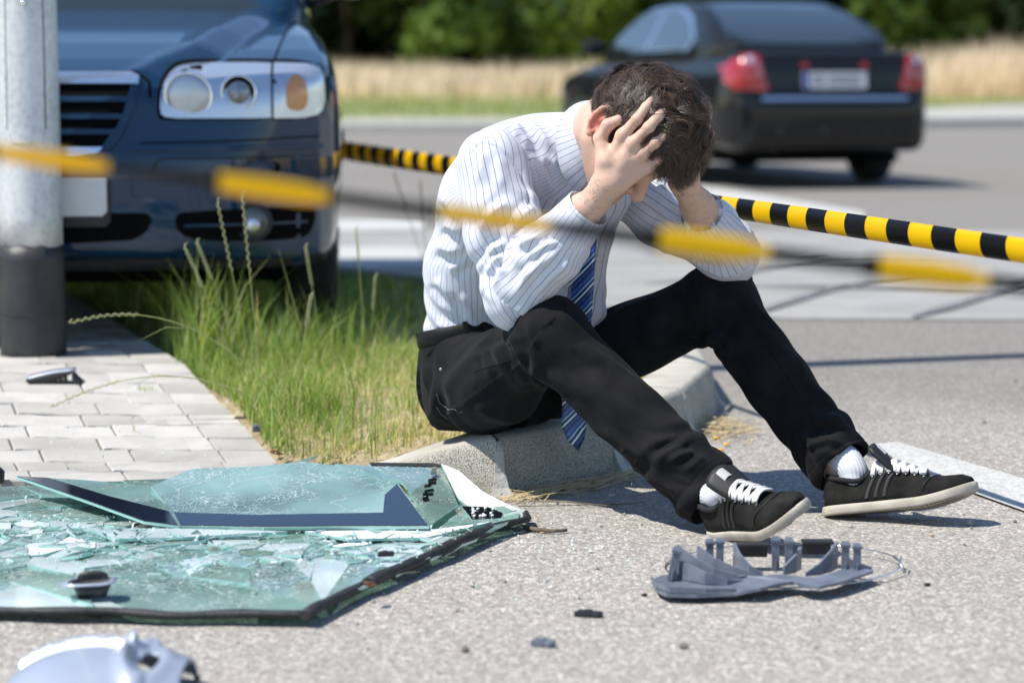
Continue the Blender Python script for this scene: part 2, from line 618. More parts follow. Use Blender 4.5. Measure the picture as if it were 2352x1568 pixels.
# ---------------------------------------------------------------- kerb round the grass island
kerb = tag(empty('kerb', (0, 5.1, 0)), kind='structure')
def g2(px, py): return PZ(px, py, 0)[:2]
KP = [np.array((-0.36, 5.205))]
KP += [g2(1150, 1141), g2(1420, 1081), g2(1585, 1003), g2(1648, 938)]
KP += [np.array(p) for p in [(0.545, 6.95), (0.40, 7.6), (0.12, 8.4), (-0.25, 9.2), (-0.8, 9.75), (-1.7, 9.95), (-3.2, 10.0)]]
KZ = [0.024] + [0.12] * 11
KW = 0.15


def kerb_normal(i):
    t = np.zeros(2)
    if i > 0: t += (KP[i] - KP[i - 1]) / np.linalg.norm(KP[i] - KP[i - 1])
    if i < len(KP) - 1: t += (KP[i + 1] - KP[i]) / np.linalg.norm(KP[i + 1] - KP[i])
    t /= np.linalg.norm(t)
    return np.array((-t[1], t[0]))


KN = [kerb_normal(i) for i in range(len(KP))]
for i in range(len(KP) - 1):
    rings = []
    L = np.linalg.norm(KP[i + 1] - KP[i]); gap = 0.006
    ts = np.linspace(gap / L, 1 - gap / L, 7)
    for t in ts:
        p = lerp(KP[i], KP[i + 1], t); nn = unit(lerp(KN[i], KN[i + 1], t))
        h = KZ[i] * (1 - t) + KZ[i + 1] * t
        if KZ[i] < 0.1 and KZ[i + 1] > 0.1: h = KZ[i] + (KZ[i + 1] - KZ[i]) * min(1.0, t / 0.92)
        k = h / 0.12
        prof = [(-0.004, -0.08), (-0.004, 0.0), (0.004, 0.35 * h), (0.011, 0.75 * h), (0.016, h - 0.016 * k), (0.022, h - 0.006 * k), (0.033, h), (KW - 0.008, h + 0.001), (KW, h - 0.006 * k), (KW, -0.08)]
        rings.append([(p[0] + nn[0] * o, p[1] + nn[1] * o, z) for o, z in prof])
    b = MB(); b.rings(rings)
    o = b.build('kerb_stone', M_KERB, kerb)
    o.location = (0, -5.1, 0)
    sharp(o, 50)
for i in range(1, len(KP) - 1):                       # flared mortar between the stones
    nn = KN[i]; tdir = np.array((nn[1], -nn[0]))
    rg = []
    for s_ in (-1, 1):
        w = 0.011
        pr = [(-0.03, 0.0, 2.6), (-0.008, 0.02, 1.5), (0.006, 0.05, 1.0), (0.014, KZ[i] - 0.025, 0.8), (0.03, KZ[i] - 0.006, 0.7), (KW - 0.01, KZ[i] - 0.008, 0.6), (KW - 0.01, -0.05, 0.6), (-0.03, -0.05, 2.6)]
        rg.append([(KP[i][0] + nn[0] * o_ + tdir[0] * s_ * w * k_, KP[i][1] + nn[1] * o_ + tdir[1] * s_ * w * k_, z) for o_, z, k_ in pr])
    b = MB(); b.rings(rg, smooth=False)
    o = b.build('mortar_joint', M_MORT, kerb); o.location = (0, -5.1, 0)

# ---------------------------------------------------------------- pavement of wavy pale pavers
E0 = PZ(668, 1078, 0.02); E1 = PZ(405, 822, 0.115)
EV = unit((E1 - E0)[:2])


def pave_z(y):
    return 0.021 + (0.115 - 0.021) * min(1.0, max(0.0, (y - 5.38) / 1.05))


def edge_x(y):
    return E0[0] + EV[0] / EV[1] * (y - E0[1])


b = MB(); rows = []
for y in (5.12, 5.37, 5.6, 5.9, 6.2, 6.43, 8.0, 9.85):
    rows.append([(-4.0, y, pave_z(y) - 0.02), (edge_x(y) - 0.002, y, pave_z(y) - 0.02)])
b.rings(rows, closed=False, cap0=False, cap1=False)
pavement = tag(b.build('pavement', M_SAND), kind='structure')

M_PAVER = mat('paver', (0.5, 0.48, 0.45), 0.9, spec=0.25); _n = NT(M_PAVER)
_co = _n.coord()
_r = _n.obj_random()
_base = _n.ramp(_r, [(0.0, (0.41, 0.39, 0.35)), (0.5, (0.49, 0.465, 0.425)), (1.0, (0.55, 0.525, 0.485))])
_shift = _n.new('ShaderNodeVectorMath', operation='ADD'); _n.l.new(_co, _shift.inputs[0]); _n.l.new(_r, _shift.inputs[1])
_spk = _n.ramp(_n.noise(_shift.outputs[0], 420, 3), [(0.33, 0.8), (0.55, 1.0), (0.75, 1.1)])
_st = _n.ramp(_n.noise(_shift.outputs[0], 9, 5), [(0.35, 0.86), (0.65, 1.04)])
_n.to(_n.mix(1.0, _n.mix(1.0, _base, _spk, 'MULTIPLY'), _st, 'MULTIPLY'), 'Base Color')
_n.to(_n.bump(_n.noise(_co, 420, 3), 0.35, 0.0015), 'Normal')
PL, PW = 0.205, 0.117


def paver_mesh(name, L, Wd, wave, seed):
    r = random.Random(seed)
    nx = 12; top = []; bot = []
    sk = -EV[0] / EV[1] * 0.8
    gap = 0.0028
    for i in range(nx + 1):
        u = i / nx
        x = (u - 0.5) * (L - 2 * gap)
        wv = wave * math.tanh(3.2 * math.sin(2 * math.pi * u)) + r.uniform(-0.0006, 0.0006)
        top.append((x - sk * Wd / 2, Wd / 2 - gap + wv)); bot.append((x + sk * Wd / 2, -Wd / 2 + gap + wv))
    poly = bot + top[::-1]
    b = MB(); b.prism(poly, -0.05, 0.0, bevel=0.004)
    me = b.build('paver', None).data
    o = bpy.data.objects[-1] if False else None
    return me


def _take(mb):
    o = mb.build('tmp', None); me = o.data; bpy.data.objects.remove(o); me.name = 'paver'
    return me


def paver_me(L, Wd, wave, seed):
    r = random.Random(seed)
    nx = 12; top = []; bot = []
    sk = -EV[0] / EV[1] * 0.85
    gap = 0.0018
    for i in range(nx + 1):
        u = i / nx
        x = (u - 0.5) * (L - 2 * gap)
        wv = wave * math.tanh(2.2 * math.sin(2 * math.pi * u)) + r.uniform(-0.0007, 0.0007)
        top.append((x - sk * Wd / 2, Wd / 2 - gap + wv)); bot.append((x + sk * Wd / 2, -Wd / 2 + gap + wv))
    b = MB(); b.prism(bot + top[::-1], -0.05, 0.0, bevel=0.0035)
    me = _take(b); me.materials.append(M_PAVER)
    return me


PM = [paver_me(PL, PW, 0.0062, s) for s in range(4)]
PE = [paver_me(0.115, PW, 0.0, s) for s in (9, 10)]
np_ = 0
for j in range(30):
    y = 5.13 + PW * (j + 0.5)
    xe = (edge_x(y) if y > 5.36 else edge_x(5.36)) - 0.0575
    sl = math.atan2(pave_z(y + 0.05) - pave_z(y - 0.05), 0.1)
    def put(me, x, first):
        o = bpy.data.objects.new('paver', me); COL.objects.link(o); o.parent = pavement
        o.location = (x, y + rnd.uniform(-0.001, 0.001), pave_z(y) + rnd.uniform(-0.0022, 0.0018))
        o.rotation_euler = (sl + rnd.uniform(-0.008, 0.008), rnd.uniform(-0.010, 0.010), rnd.uniform(-0.006, 0.006))
    put(PE[j % 2], xe, False)
    x = xe - 0.0575 - PL * (0.5 if j % 2 else 1.0) + (0.0 if j % 2 else PL / 2)
    x -= (PL * 0.27 if j % 2 else 0)
    if j % 2: put(PE[j % 2], xe - 0.115, True)
    k = 0
    while x > (-1.5 if y < 7.2 else -1.75):
        put(PM[(j * 3 + k) % 4], x, False); x -= PL; k += 1

# ---------------------------------------------------------------- grass island
inner = [KP[i] + KN[i] * (KW - 0.005) for i in range(0, len(KP))]
left = [np.array((edge_x(y) + 0.003, y)) for y in (9.85, 8.5, 7.3, 6.43, 6.1, 5.8, 5.5, 5.38)]
isl_poly = [tuple(p) for p in inner[:-2]] + [tuple(p) for p in left]


def inside(poly, x, y):
    x = np.asarray(x); y = np.asarray(y); r = np.zeros(x.shape, bool)
    n = len(poly)
    for i in range(n):
        x0, y0 = poly[i]; x1, y1 = poly[(i + 1) % n]
        c = ((y0 > y) != (y1 > y)) & (x < (x1 - x0) * (y - y0) / (y1 - y0 + 1e-12) + x0)
        r ^= c
    return r


def island_z(x, y):
    x = np.asarray(x, float); y = np.asarray(y, float)
    zz = 0.085 + 0.012 * np.sin(3.1 * x + 1.7 * y) * np.cos(2.3 * y)
    return np.where(y < 6.2, np.minimum(zz, 0.016 + 0.085 * np.clip((y - 5.33) / 0.6, 0, 1) + 0.09 * np.clip((x + 0.36) / 0.4, 0, 1)), zz)


gx, gy = np.meshgrid(np.arange(-3.2, 0.75, 0.05), np.arange(5.3, 9.9, 0.05), indexing='ij')
nx_, ny_ = gx.shape
ins = inside(isl_poly, gx, gy)
V = np.stack([gx, gy, island_z(gx, gy) + 0.006 * vnoise(np.stack([gx, gy, gx * 0], -1), 22)], -1).reshape(-1, 3)
idx = np.arange(nx_ * ny_).reshape(nx_, ny_)
keep = ins[:-1, :-1] | ins[1:, :-1] | ins[:-1, 1:] | ins[1:, 1:]
# cells that straddle the edge stay only where they end inside a kerb stone or under the pavers
Fq = np.stack([idx[:-1, :-1], idx[1:, :-1], idx[1:, 1:], idx[:-1, 1:]], -1)[keep]
full = ins[:-1, :-1] & ins[1:, :-1] & ins[:-1, 1:] & ins[1:, 1:]
low = ~full[keep]
bad = np.unique(Fq[low].ravel())
V[bad, 2] -= np.where(ins.reshape(-1)[bad], 0.0, 0.05)
tag(link('soil', fast_mesh('soil', V, Fq), M_SOIL), kind='structure')


def blades(name, pos, height, width, lean, cols, mats, kind='stuff', parent=None, curl=1.0):
    """grass blades: four-point tapering strips; pos Nx3"""
    n = len(pos)
    a = rng.uniform(0, 2 * np.pi, n); d = np.stack([np.cos(a), np.sin(a), np.zeros(n)], 1)
    s = np.stack([-np.sin(a), np.cos(a), np.zeros(n)], 1)
    tw = rng.uniform(-0.6, 0.6, n)[:, None]
    rings = []
    for t in (0, 0.35, 0.7, 1.0):
        p = pos + d * (lean * height * (t ** (1 + curl)))[:, None]
        p = p + np.stack([np.zeros(n), np.zeros(n), height * t * (1 - 0.28 * lean * t)], 1)
        w = (width * (1 - t ** 1.8) * 0.5)[:, None]
        sd = s * np.cos(tw * t) + d * np.sin(tw * t)
        rings.append((p - sd * w, p + sd * w))
    V = np.concatenate([r_ for pr in rings[:3] for r_ in pr] + [rings[3][0]])
    i = np.arange(n)
    F = np.concatenate([np.stack([i, i + n, i + 3 * n, i + 2 * n], 1), np.stack([i + 2 * n, i + 3 * n, i + 5 * n, i + 4 * n], 1),
                        np.stack([i + 4 * n, i + 5 * n, i + 6 * n, i + 6 * n], 1)])
    me = bpy.data.meshes.new(name)
    T = np.concatenate([F[:2 * n][:, [0, 1, 2]], F[:2 * n][:, [0, 2, 3]], F[2 * n:][:, [0, 1, 2]]])
    me = fast_mesh(name, V, T)
    set_color(me, 'tint', np.tile(cols, (7, 1)))
    o = link(name, me, mats, parent)
    if kind: o['kind'] = kind
    return o


def leafy(name, rough=0.55, trans=0.45, boost=1.25, blue=0.5):
    m = mat(name, (0.1, 0.15, 0.04), rough, spec=0.35); n = NT(m)
    c = n.attr('tint')
    n.to(c, 'Base Color')
    tr = n.new('ShaderNodeBsdfTranslucent')
    hs = n.mix(1.0, c, (boost, boost, boost * blue), 'MULTIPLY')
    n.l.new(hs, tr.inputs[0])
    mx = n.new('ShaderNodeMixShader'); mx.inputs[0].default_value = trans
    n.l.new(n.b.outputs[0], mx.inputs[1]); n.l.new(tr.outputs[0], mx.inputs[2]); n.l.new(mx.outputs[0], n.out.inputs[0])
    return m


M_GRASS = leafy('grass_blade')
M_DRY = leafy('dry_grass', 0.8, 0.5, 1.25, 1.0)
M_LEAF = leafy('foliage', 0.5, 0.35, 1.3)
GREENS = np.array([(0.20, 0.32, 0.06), (0.28, 0.40, 0.09), (0.14, 0.24, 0.045), (0.45, 0.48, 0.19), (0.66, 0.56, 0.33), (0.74, 0.64, 0.44)])


def pick(n, p):
    c = GREENS[rng.choice(len(GREENS), n, p=p)]
    return c * rng.uniform(0.8, 1.2, (n, 1))


def island_points(n, y0, y1, x0=-1.6, x1=0.5):
    x = rng.uniform(x0, x1, n); y = rng.uniform(y0, y1, n)
    k = inside(isl_poly, x, y)
    return x[k], y[k]


# short mown turf, denser with green and straw in patches
x, y = island_points(150000, 5.35, 7.6)
dens = vnoise(np.stack([x, y, x * 0], -1), 5.5, 3) * 0.7 + vnoise(np.stack([x, y, x * 0], -1), 15, 5) * 0.6
dist_edge = np.minimum((x - np.array([edge_x(v) for v in y])) / 0.07, 1.0)
front = np.clip((y - 5.27) / 0.16, 0.25, 1)
k = rng.uniform(0, 1, len(x)) < np.clip(0.50 + 0.62 * dens, 0.10, 1) * np.clip(dist_edge, 0.25, 1) * front
x, y, dens = x[k], y[k], dens[k]
n = len(x)
h = rng.gamma(5, 0.0088, n) * (0.75 + 0.35 * dens) * (1 - 0.3 * np.clip((x + 0.55) / 0.4, 0, 1))
dry = rng.uniform(0, 1, n) < np.clip(0.55 - 0.55 * dens + 0.35 * np.clip((5.75 - y) / 0.4, 0, 1) + 0.30 * np.clip((x + 0.55) / 0.4, 0, 1), 0.15, 0.92)
cols = np.where(dry[:, None], pick(n, [0.02, 0.03, 0.02, 0.2, 0.38, 0.35]), pick(n, [0.3, 0.32, 0.13, 0.2, 0.04, 0.01]))
blades('grass', np.stack([x, y, island_z(x, y) - 0.004], 1), h, rng.uniform(0.0016, 0.0034, n), rng.uniform(0.2, 1.3, n), cols, M_GRASS)

# the back of the island
x, y = island_points(22000, 7.6, 9.7, -2.5, 0.6)
n = len(x)
blades('grass', np.stack([x, y, island_z(x, y) - 0.004], 1), rng.gamma(6, 0.0075, n), rng.uniform(0.003, 0.006, n), rng.uniform(0.2, 1.1, n), pick(n, [0.3, 0.3, 0.15, 0.15, 0.06, 0.04]), M_GRASS)

# uncut tufts along the paving and in front of the car
TX, TY, TH = [], [], []
for (px, py, z, num, hh, sp) in [(425, 838, 0.1, 80, 0.29, 0.05), (470, 832, 0.1, 75, 0.26, 0.07), (540, 832, 0.1, 80, 0.20, 0.09), (610, 835, 0.1, 60, 0.17, 0.09), (700, 830, 0.1, 90, 0.16, 0.10), (800, 820, 0.1, 80, 0.14, 0.10), (440, 800, 0.1, 50, 0.26, 0.06), (430, 720, 0.1, 170, 0.22, 0.07), (470, 690, 0.1, 150, 0.25, 0.08), (540, 760, 0.1, 170, 0.16, 0.09), (400, 640, 0.1, 70, 0.26, 0.06), (590, 800, 0.1, 160, 0.14, 0.09),
                                 (700, 965, 0.06, 260, 0.105, 0.045), (660, 940, 0.05, 120, 0.10, 0.05), (640, 850, 0.09, 150, 0.13, 0.08), (720, 800, 0.1, 140, 0.15, 0.1), (800, 760, 0.1, 150, 0.13, 0.12),
                                 (880, 735, 0.1, 130, 0.12, 0.12), (500, 830, 0.1, 110, 0.12, 0.06), (560, 890, 0.07, 90, 0.09, 0.05), (760, 980, 0.07, 170, 0.075, 0.07), (880, 940, 0.08, 170, 0.08, 0.1), (640, 700, 0.1, 120, 0.2, 0.12),
                                 (820, 860, 0.09, 150, 0.075, 0.12), (940, 840, 0.1, 150, 0.085, 0.08), (690, 1010, 0.04, 90, 0.05, 0.08), (900, 1000, 0.07, 120, 0.06, 0.09)]:
    c = PZ(px, py, z)
    num = int(num * 1.35); TX.append(rng.normal(c[0], sp * 1.15, num)); TY.append(rng.normal(c[1], sp * 1.35, num)); TH.append(rng.uniform(0.35, 1.25, num) * hh * 1.12)
x = np.concatenate(TX); y = np.concatenate(TY); h = np.concatenate(TH)
ex_, ey_ = [], []
for t in rng.uniform(0, 1, 900):                        # ragged fringe along the paving
    yy = 5.4 + 1.3 * t; ex_.append(edge_x(yy) + abs(rng.normal(0.0, 0.035)) + 0.004); ey_.append(yy)
x = np.concatenate([x, ex_]); y = np.concatenate([y, ey_]); h = np.concatenate([h, rng.gamma(4, 0.014, 900)])
k = inside(isl_poly, x, y); x, y, h = x[k], y[k], h[k]; n = len(x)
blades('grass', np.stack([x, y, island_z(x, y) - 0.004], 1), h, rng.uniform(0.0020, 0.0042, n) * (0.7 + h * 2.2), rng.uniform(0.1, 0.75, n), pick(n, [0.3, 0.36, 0.1, 0.16, 0.06, 0.02]), M_GRASS, curl=1.3)

# seeding stalks that stand out of the turf, each one a plant of its own
STALKS = [
    # base px, tip px, depth, bend, label, seed head share
    (600, 830, 556, 445, 6.05, -0.02, 'tallest upright grass stalk with a pale seed head', 0.42),
    (585, 830, 499, 462, 6.10, -0.03, 'grass stalk with a pale seed head leaning left of the tallest stalk', 0.40),
    (560, 815, 424, 567, 6.08, -0.03, 'pale grass stalk that leans left in front of the car plate', 0.33),
    (575, 800, 452, 556, 6.20, -0.03, 'thin brownish grass stalk beside the leaning pale stalk', 0.30),
    (650, 930, 160, 742, 5.75, 0.34, 'long grass stalk bowed flat to the left beside the lamp post', 0.30),
    (640, 950, 117, 935, 5.72, 0.30, 'low grass stalk drooping left over the pale paving', 0.28),
    (715, 760, 640, 572, 6.45, 0.0, 'broad dark green grass blade under the front bumper', 0.0),
    (745, 745, 702, 567, 6.50, -0.02, 'grass stalk with a brown seed head below the fog lamp', 0.35),
    (672, 960, 714, 680, 5.72, 0.03, 'short green grass stalk rising from the round tuft by the paving', 0.3),
    (842, 770, 818, 525, 6.55, 0.0, 'thin grass stalk on the open turf beside the wheel', 0.25),
    (848, 770, 862, 636, 6.55, 0.0, 'short grass stalk with a narrow seed head near the pinstriped back', 0.4),
    (1000, 640, 905, 400, 8.3, -0.05, 'blurred grass stalk behind the pinstriped shirt', 0.3),
    (985, 640, 965, 420, 8.3, 0.0, 'blurred upright grass stalk close to the pinstriped shirt', 0.3),
]
M_STALK = noisy('grass_stalk', (0.20, 0.26, 0.07), (0.33, 0.35, 0.13), 30, 0.6)
M_SEED = noisy('seed_head', (0.40, 0.40, 0.19), (0.58, 0.53, 0.30), 90, 0.8)
for bx, by, tx, ty, dep, bend, lab, sh in STALKS:
    p0 = PY(bx, by, dep); p1 = PY(tx, ty, dep - 0.03)
    p0[2] = min(p0[2], 0.1)
    root = tag(empty('grass_stalk', p0), lab, 'grass', 'seeding grass stalks in the turf')
    mid = lerp(p0, p1, 0.5) + np.array((0, 0, abs(bend) * 0.55)) + np.array((bend * 0.1, 0, 0))
    P = [(1 - t) ** 2 * p0 + 2 * t * (1 - t) * mid + t * t * p1 - p0 for t in np.linspace(0, 1, 14)]
    b = MB()
    if sh == 0:
        b.tube(P, [0.0045 * (1 - (i / 13) ** 2) + 0.0006 for i in range(14)], 6, flat=0.25)
    else:
        b.tube(P, [0.0018 - 0.0009 * i / 13 for i in range(14)], 6)
    b.build('stem', M_STALK, root)
    if sh:
        b = MB()
        tt = np.linspace(1 - sh, 1, 20)
        for i, t in enumerate(tt):
            q = (1 - t) ** 2 * p0 + 2 * t * (1 - t) * mid + t * t * p1 - p0
            q2 = (1 - min(1, t + 0.02)) ** 2 * p0 + 2 * min(1, t + 0.02) * (1 - min(1, t + 0.02)) * mid + min(1, t + 0.02) ** 2 * p1 - p0
            d = unit(q2 - q + np.array((1e-5, 0, 1e-5)))
            sd = unit(np.cross(d, (0, 1, 0))) * (1 if i % 2 else -1)
            a = q + sd * 0.0012
            b.tube([a, a + d * 0.006 + sd * 0.0022, a + d * 0.014 + sd * 0.001], [0.0004, 0.00115, 0.0003], 5)
        b.build('seed_head', M_SEED, root)
    if sh and bend > 0.2:
        b = MB(); q = P[6]
        b.tube([q, q + np.array((-0.06, 0, 0.004)), q + np.array((-0.13, -0.01, -0.03))], [0.0035, 0.003, 0.0006], 6, flat=0.25)
        b.build('leaf', M_STALK, root)

# ---------------------------------------------------------------- beyond the road
x = rng.uniform(-22, 24, 18000); y = 36.0 + 13.0 * rng.uniform(0, 1, 18000) ** 0.9
k = y > np.interp(x, [p[0] for p in FARK], [p[1] + w for p, w in zip(FARK, PATHW)]) + 0.05
x, y = x[k], y[k]
n = len(x)
zg = 0.05 + np.maximum(0, y - 36.0) / 14.0 * 0.25
cc = np.where(rng.uniform(0, 1, (n, 1)) < np.clip((y[:, None] - 43.5) / 6.5, 0.08, 0.8), np.array((0.55, 0.47, 0.27)), np.array((0.24, 0.32, 0.10)))
blades('grass', np.stack([x, y, zg], 1), rng.uniform(0.05, 0.16, n), rng.uniform(0.02, 0.05, n), rng.uniform(0.2, 1.0, n), cc * rng.uniform(0.8, 1.2, (n, 1)), M_GRASS)
n = 34000
x = rng.uniform(-26, 28, n); y = rng.uniform(48.6, 56.5, n)
zg = 0.29 + (y - 49) / 8 * 0.06
h = rng.uniform(0.45, 0.95, n) * (1 + 0.55 * sstep(5, 10, x)) * (0.85 + 0.25 * vnoise(np.stack([x, y, y * 0], -1), 0.5))
cc = np.array((0.88, 0.745, 0.56)) * rng.uniform(0.75, 1.2, (n, 1))
cc = np.where(rng.uniform(0, 1, (n, 1)) < 0.10, np.array((0.26, 0.25, 0.10)), cc)
blades('tall_dry_grass', np.stack([x, y, zg], 1), h, rng.uniform(0.025, 0.06, n), rng.uniform(0.05, 0.5, n), cc, M_DRY)

M_BARK = noisy('bark', (0.06, 0.045, 0.03), (0.12, 0.095, 0.07), 12, 0.95, 0.6, 30, 0.02)


def crown_mesh(seed, n, rx, rz, zc, size, dark, light):
    r = np.random.default_rng(seed)
    nc = 26
    c = r.normal(0, 1, (nc, 3)); c /= np.linalg.norm(c, axis=1)[:, None]
    c *= r.uniform(0.25, 1.0, (nc, 1)) ** 0.5
    c = c * np.array((rx, rx, rz)) * 0.82 + np.array((0, 0, zc))
    cs = r.uniform(0.16, 0.36, nc) * rx * 1.15
    w = r.integers(0, nc, n)
    u = r.normal(0, 1, (n, 3)); u /= np.linalg.norm(u, axis=1)[:, None]
    P = c[w] + u * (cs[w] * r.uniform(0.35, 1.05, n) ** 0.6)[:, None]
    P[:, 2] = np.maximum(P[:, 2], 0.15)
    a = r.normal(0, 1, (n, 3)); a /= np.linalg.norm(a, axis=1)[:, None]
    b_ = np.cross(a, u + 0.3 * r.normal(0, 1, (n, 3))); b_ /= np.linalg.norm(b_, axis=1)[:, None] + 1e-9
    s = (size * r.uniform(0.5, 1.2, n))[:, None]
    V = np.concatenate([P - a * s, P + b_ * s * 0.45, P + a * s, P - b_ * s * 0.45])
    i = np.arange(n)
    me = fast_mesh('crown', V, np.stack([i, i + n, i + 2 * n, i + 3 * n], 1), False)
    tone = r.uniform(0, 1, nc)[w] * 0.6 + r.uniform(0, 0.4, n)
    col = np.asarray(dark) * (1 - tone[:, None]) + np.asarray(light) * tone[:, None]
    set_color(me, 'tint', np.tile(col, (4, 1)))
    me.materials.append(M_LEAF)
    return me


def trunk_mesh(seed, h, r0):
    r = random.Random(seed)
    b = MB()
    pts = []; x = y = 0
    for i in range(8):
        pts.append((x, y, h * i / 7 - 0.2)); x += r.uniform(-0.12, 0.12); y += r.uniform(-0.12, 0.12)
    b.tube(pts, [r0 * (1.25 if i == 0 else 1 - 0.09 * i) for i in range(8)], 9)
    for k in range(6):
        p = np.array(pts[2 + k % 5]); a = r.uniform(0, 6.28); L = r.uniform(1.2, 2.6)
        d = np.array((math.cos(a), math.sin(a), 0.55))
        b.tube([p, p + d * L * 0.5, p + d * L + np.array((0, 0, 0.25))], [r0 * 0.4, r0 * 0.28, r0 * 0.1], 6)
    return _take(b)


DK = ((0.018, 0.036, 0.010), (0.050, 0.085, 0.020))
MD = ((0.040, 0.08, 0.016), (0.14, 0.22, 0.036))
BR = ((0.10, 0.17, 0.028), (0.26, 0.37, 0.06))
CR = {'dark': [crown_mesh(s, 5200, 2.9, 3.6, 3.6, 0.34, *DK) for s in (1, 2)], 'mid': [crown_mesh(s, 5200, 2.7, 3.4, 3.3, 0.32, *MD) for s in (3, 4)], 'bright': [crown_mesh(s, 4200, 2.2, 3.0, 2.9, 0.30, *BR) for s in (5, 6)]}
TR = [trunk_mesh(s, 5.2, 0.17) for s in (1, 2, 3)]
for t in TR: t.materials.append(M_BARK); t.name = 'trunk'
TREES = [  # px of the stem, depth, kind, scale, label
    (470, 60, 'dark', 1.1, 'dark tree beyond the dry field, hidden mostly by the blue car'),
    (800, 58, 'dark', 1.05, 'dark tree at the field edge just past the blue car bonnet'),
    (905, 62, 'dark', 1.2, 'very dark tree between the blue car and the bright shrubby tree'),
    (1010, 57, 'bright', 0.8, 'bright green tree catching sun above the dry field'),
    (1120, 61, 'dark', 1.1, 'dark tree to the side of the bright sunlit tree'),
    (1235, 58, 'mid', 0.9, 'mid green tree above the pinstriped back'),
    (1350, 57, 'bright', 0.75, 'yellowish green tree behind the black sedan mirror'),
    (1470, 60, 'mid', 1.0, 'mid green tree behind the black sedan roof'),
    (1640, 62, 'dark', 1.2, 'dark tree rising behind the rear side window of the sedan'),
    (1800, 62, 'dark', 1.15, 'dark tree above the sedan rear screen'),
    (1960, 61, 'dark', 1.1, 'dark tree at the far corner of the sedan rear screen'),
    (2080, 59, 'mid', 0.85, 'mid green tree over the tall dry grass past the sedan'),
    (2190, 62, 'dark', 1.15, 'dark tree above the tall dry grass'),
    (2300, 60, 'dark', 1.0, 'dark tree nearest the edge of the tall dry grass'),
    (2440, 61, 'mid', 1.1, 'mid green tree furthest along the field edge'),
    (620, 64, 'mid', 1.1, 'mid green tree far behind the blue car'),
]
for k, (px, dep, kd, sc, lab) in enumerate(TREES):
    x = (px - CPX) / FPX * dep
    root = tag(empty('tree', (x, dep, 0.36), rnd.uniform(0, 6.28)), lab, 'tree', 'trees along the far field edge')
    root.scale = (sc, sc, sc)
    o = bpy.data.objects.new('trunk', TR[k % 3]); COL.objects.link(o); o.parent = root
    o = bpy.data.objects.new('crown', CR[kd][k % 2]); COL.objects.link(o); o.parent = root
# the wood behind, one mass
n = 26000
P = np.stack([rng.uniform(-60, 62, n), rng.uniform(66, 80, n), rng.uniform(0.2, 12, n) ], 1)
a = rng.normal(0, 1, (n, 3)); a /= np.linalg.norm(a, axis=1)[:, None]
c = np.cross(a, rng.normal(0, 1, (n, 3))); c /= np.linalg.norm(c, axis=1)[:, None]
s = rng.uniform(0.5, 1.1, (n, 1))
i = np.arange(n)
me = fast_mesh('wood', np.concatenate([P - a * s, P + c * s * 0.5, P + a * s, P - c * s * 0.5]), np.stack([i, i + n, i + 2 * n, i + 3 * n], 1), False)
set_color(me, 'tint', np.tile(np.array((0.026, 0.045, 0.013)) * rng.uniform(0.6, 1.5, (n, 1)), (4, 1)))
tag(link('wood', me, M_LEAF), kind='stuff')
# ================================================================== CARS
def poly2(pts):
    """2-D polygon sdf"""
    P = np.asarray(pts, float)
    def f(x, y):
        d = np.full(x.shape, 1e9); s = np.ones(x.shape)
        n = len(P)
        for i in range(n):
            a = P[i]; b = P[i - 1]
            ex, ey = b - a
            wx = x - a[0]; wy = y - a[1]
            t = np.clip((wx * ex + wy * ey) / max(ex * ex + ey * ey, 1e-12), 0, 1)
            d = np.minimum(d, (wx - ex * t) ** 2 + (wy - ey * t) ** 2)
            c1 = y >= a[1]; c2 = y < b[1]; c3 = ex * wy > ey * wx
            flip = (c1 & c2 & c3) | (~c1 & ~c2 & ~c3)
            s = np.where(flip, -s, s)
        return s * np.sqrt(d)
    return f


def smooth_poly(pts, n=2):
    P = [np.asarray(p, float) for p in pts]
    for _ in range(n):
        Q = []
        for i in range(len(P)):
            a, b = P[i], P[(i + 1) % len(P)]
            Q += [a * 0.75 + b * 0.25, a * 0.25 + b * 0.75]
        P = Q
    return P


def car_shell(side, plan, front, k, extra, box, vox):
    """body = side outline, plan outline and cross-section intersected with soft edges; x across, y back from the nose, z up"""
    fs, fp, ff = poly2(smooth_poly(side, 1)), poly2(smooth_poly(plan, 1)), poly2(smooth_poly(front, 1))
    def f(P):
        x, y, z = P[:, 0], P[:, 1], P[:, 2]
        ax = np.abs(x)
        d = smax(fs(y, z), fp(ax, y), k[0])
        return smax(d, ff(ax, z), k[1])
    return f, np.array((0, 2.2, 0.7)), 4.0


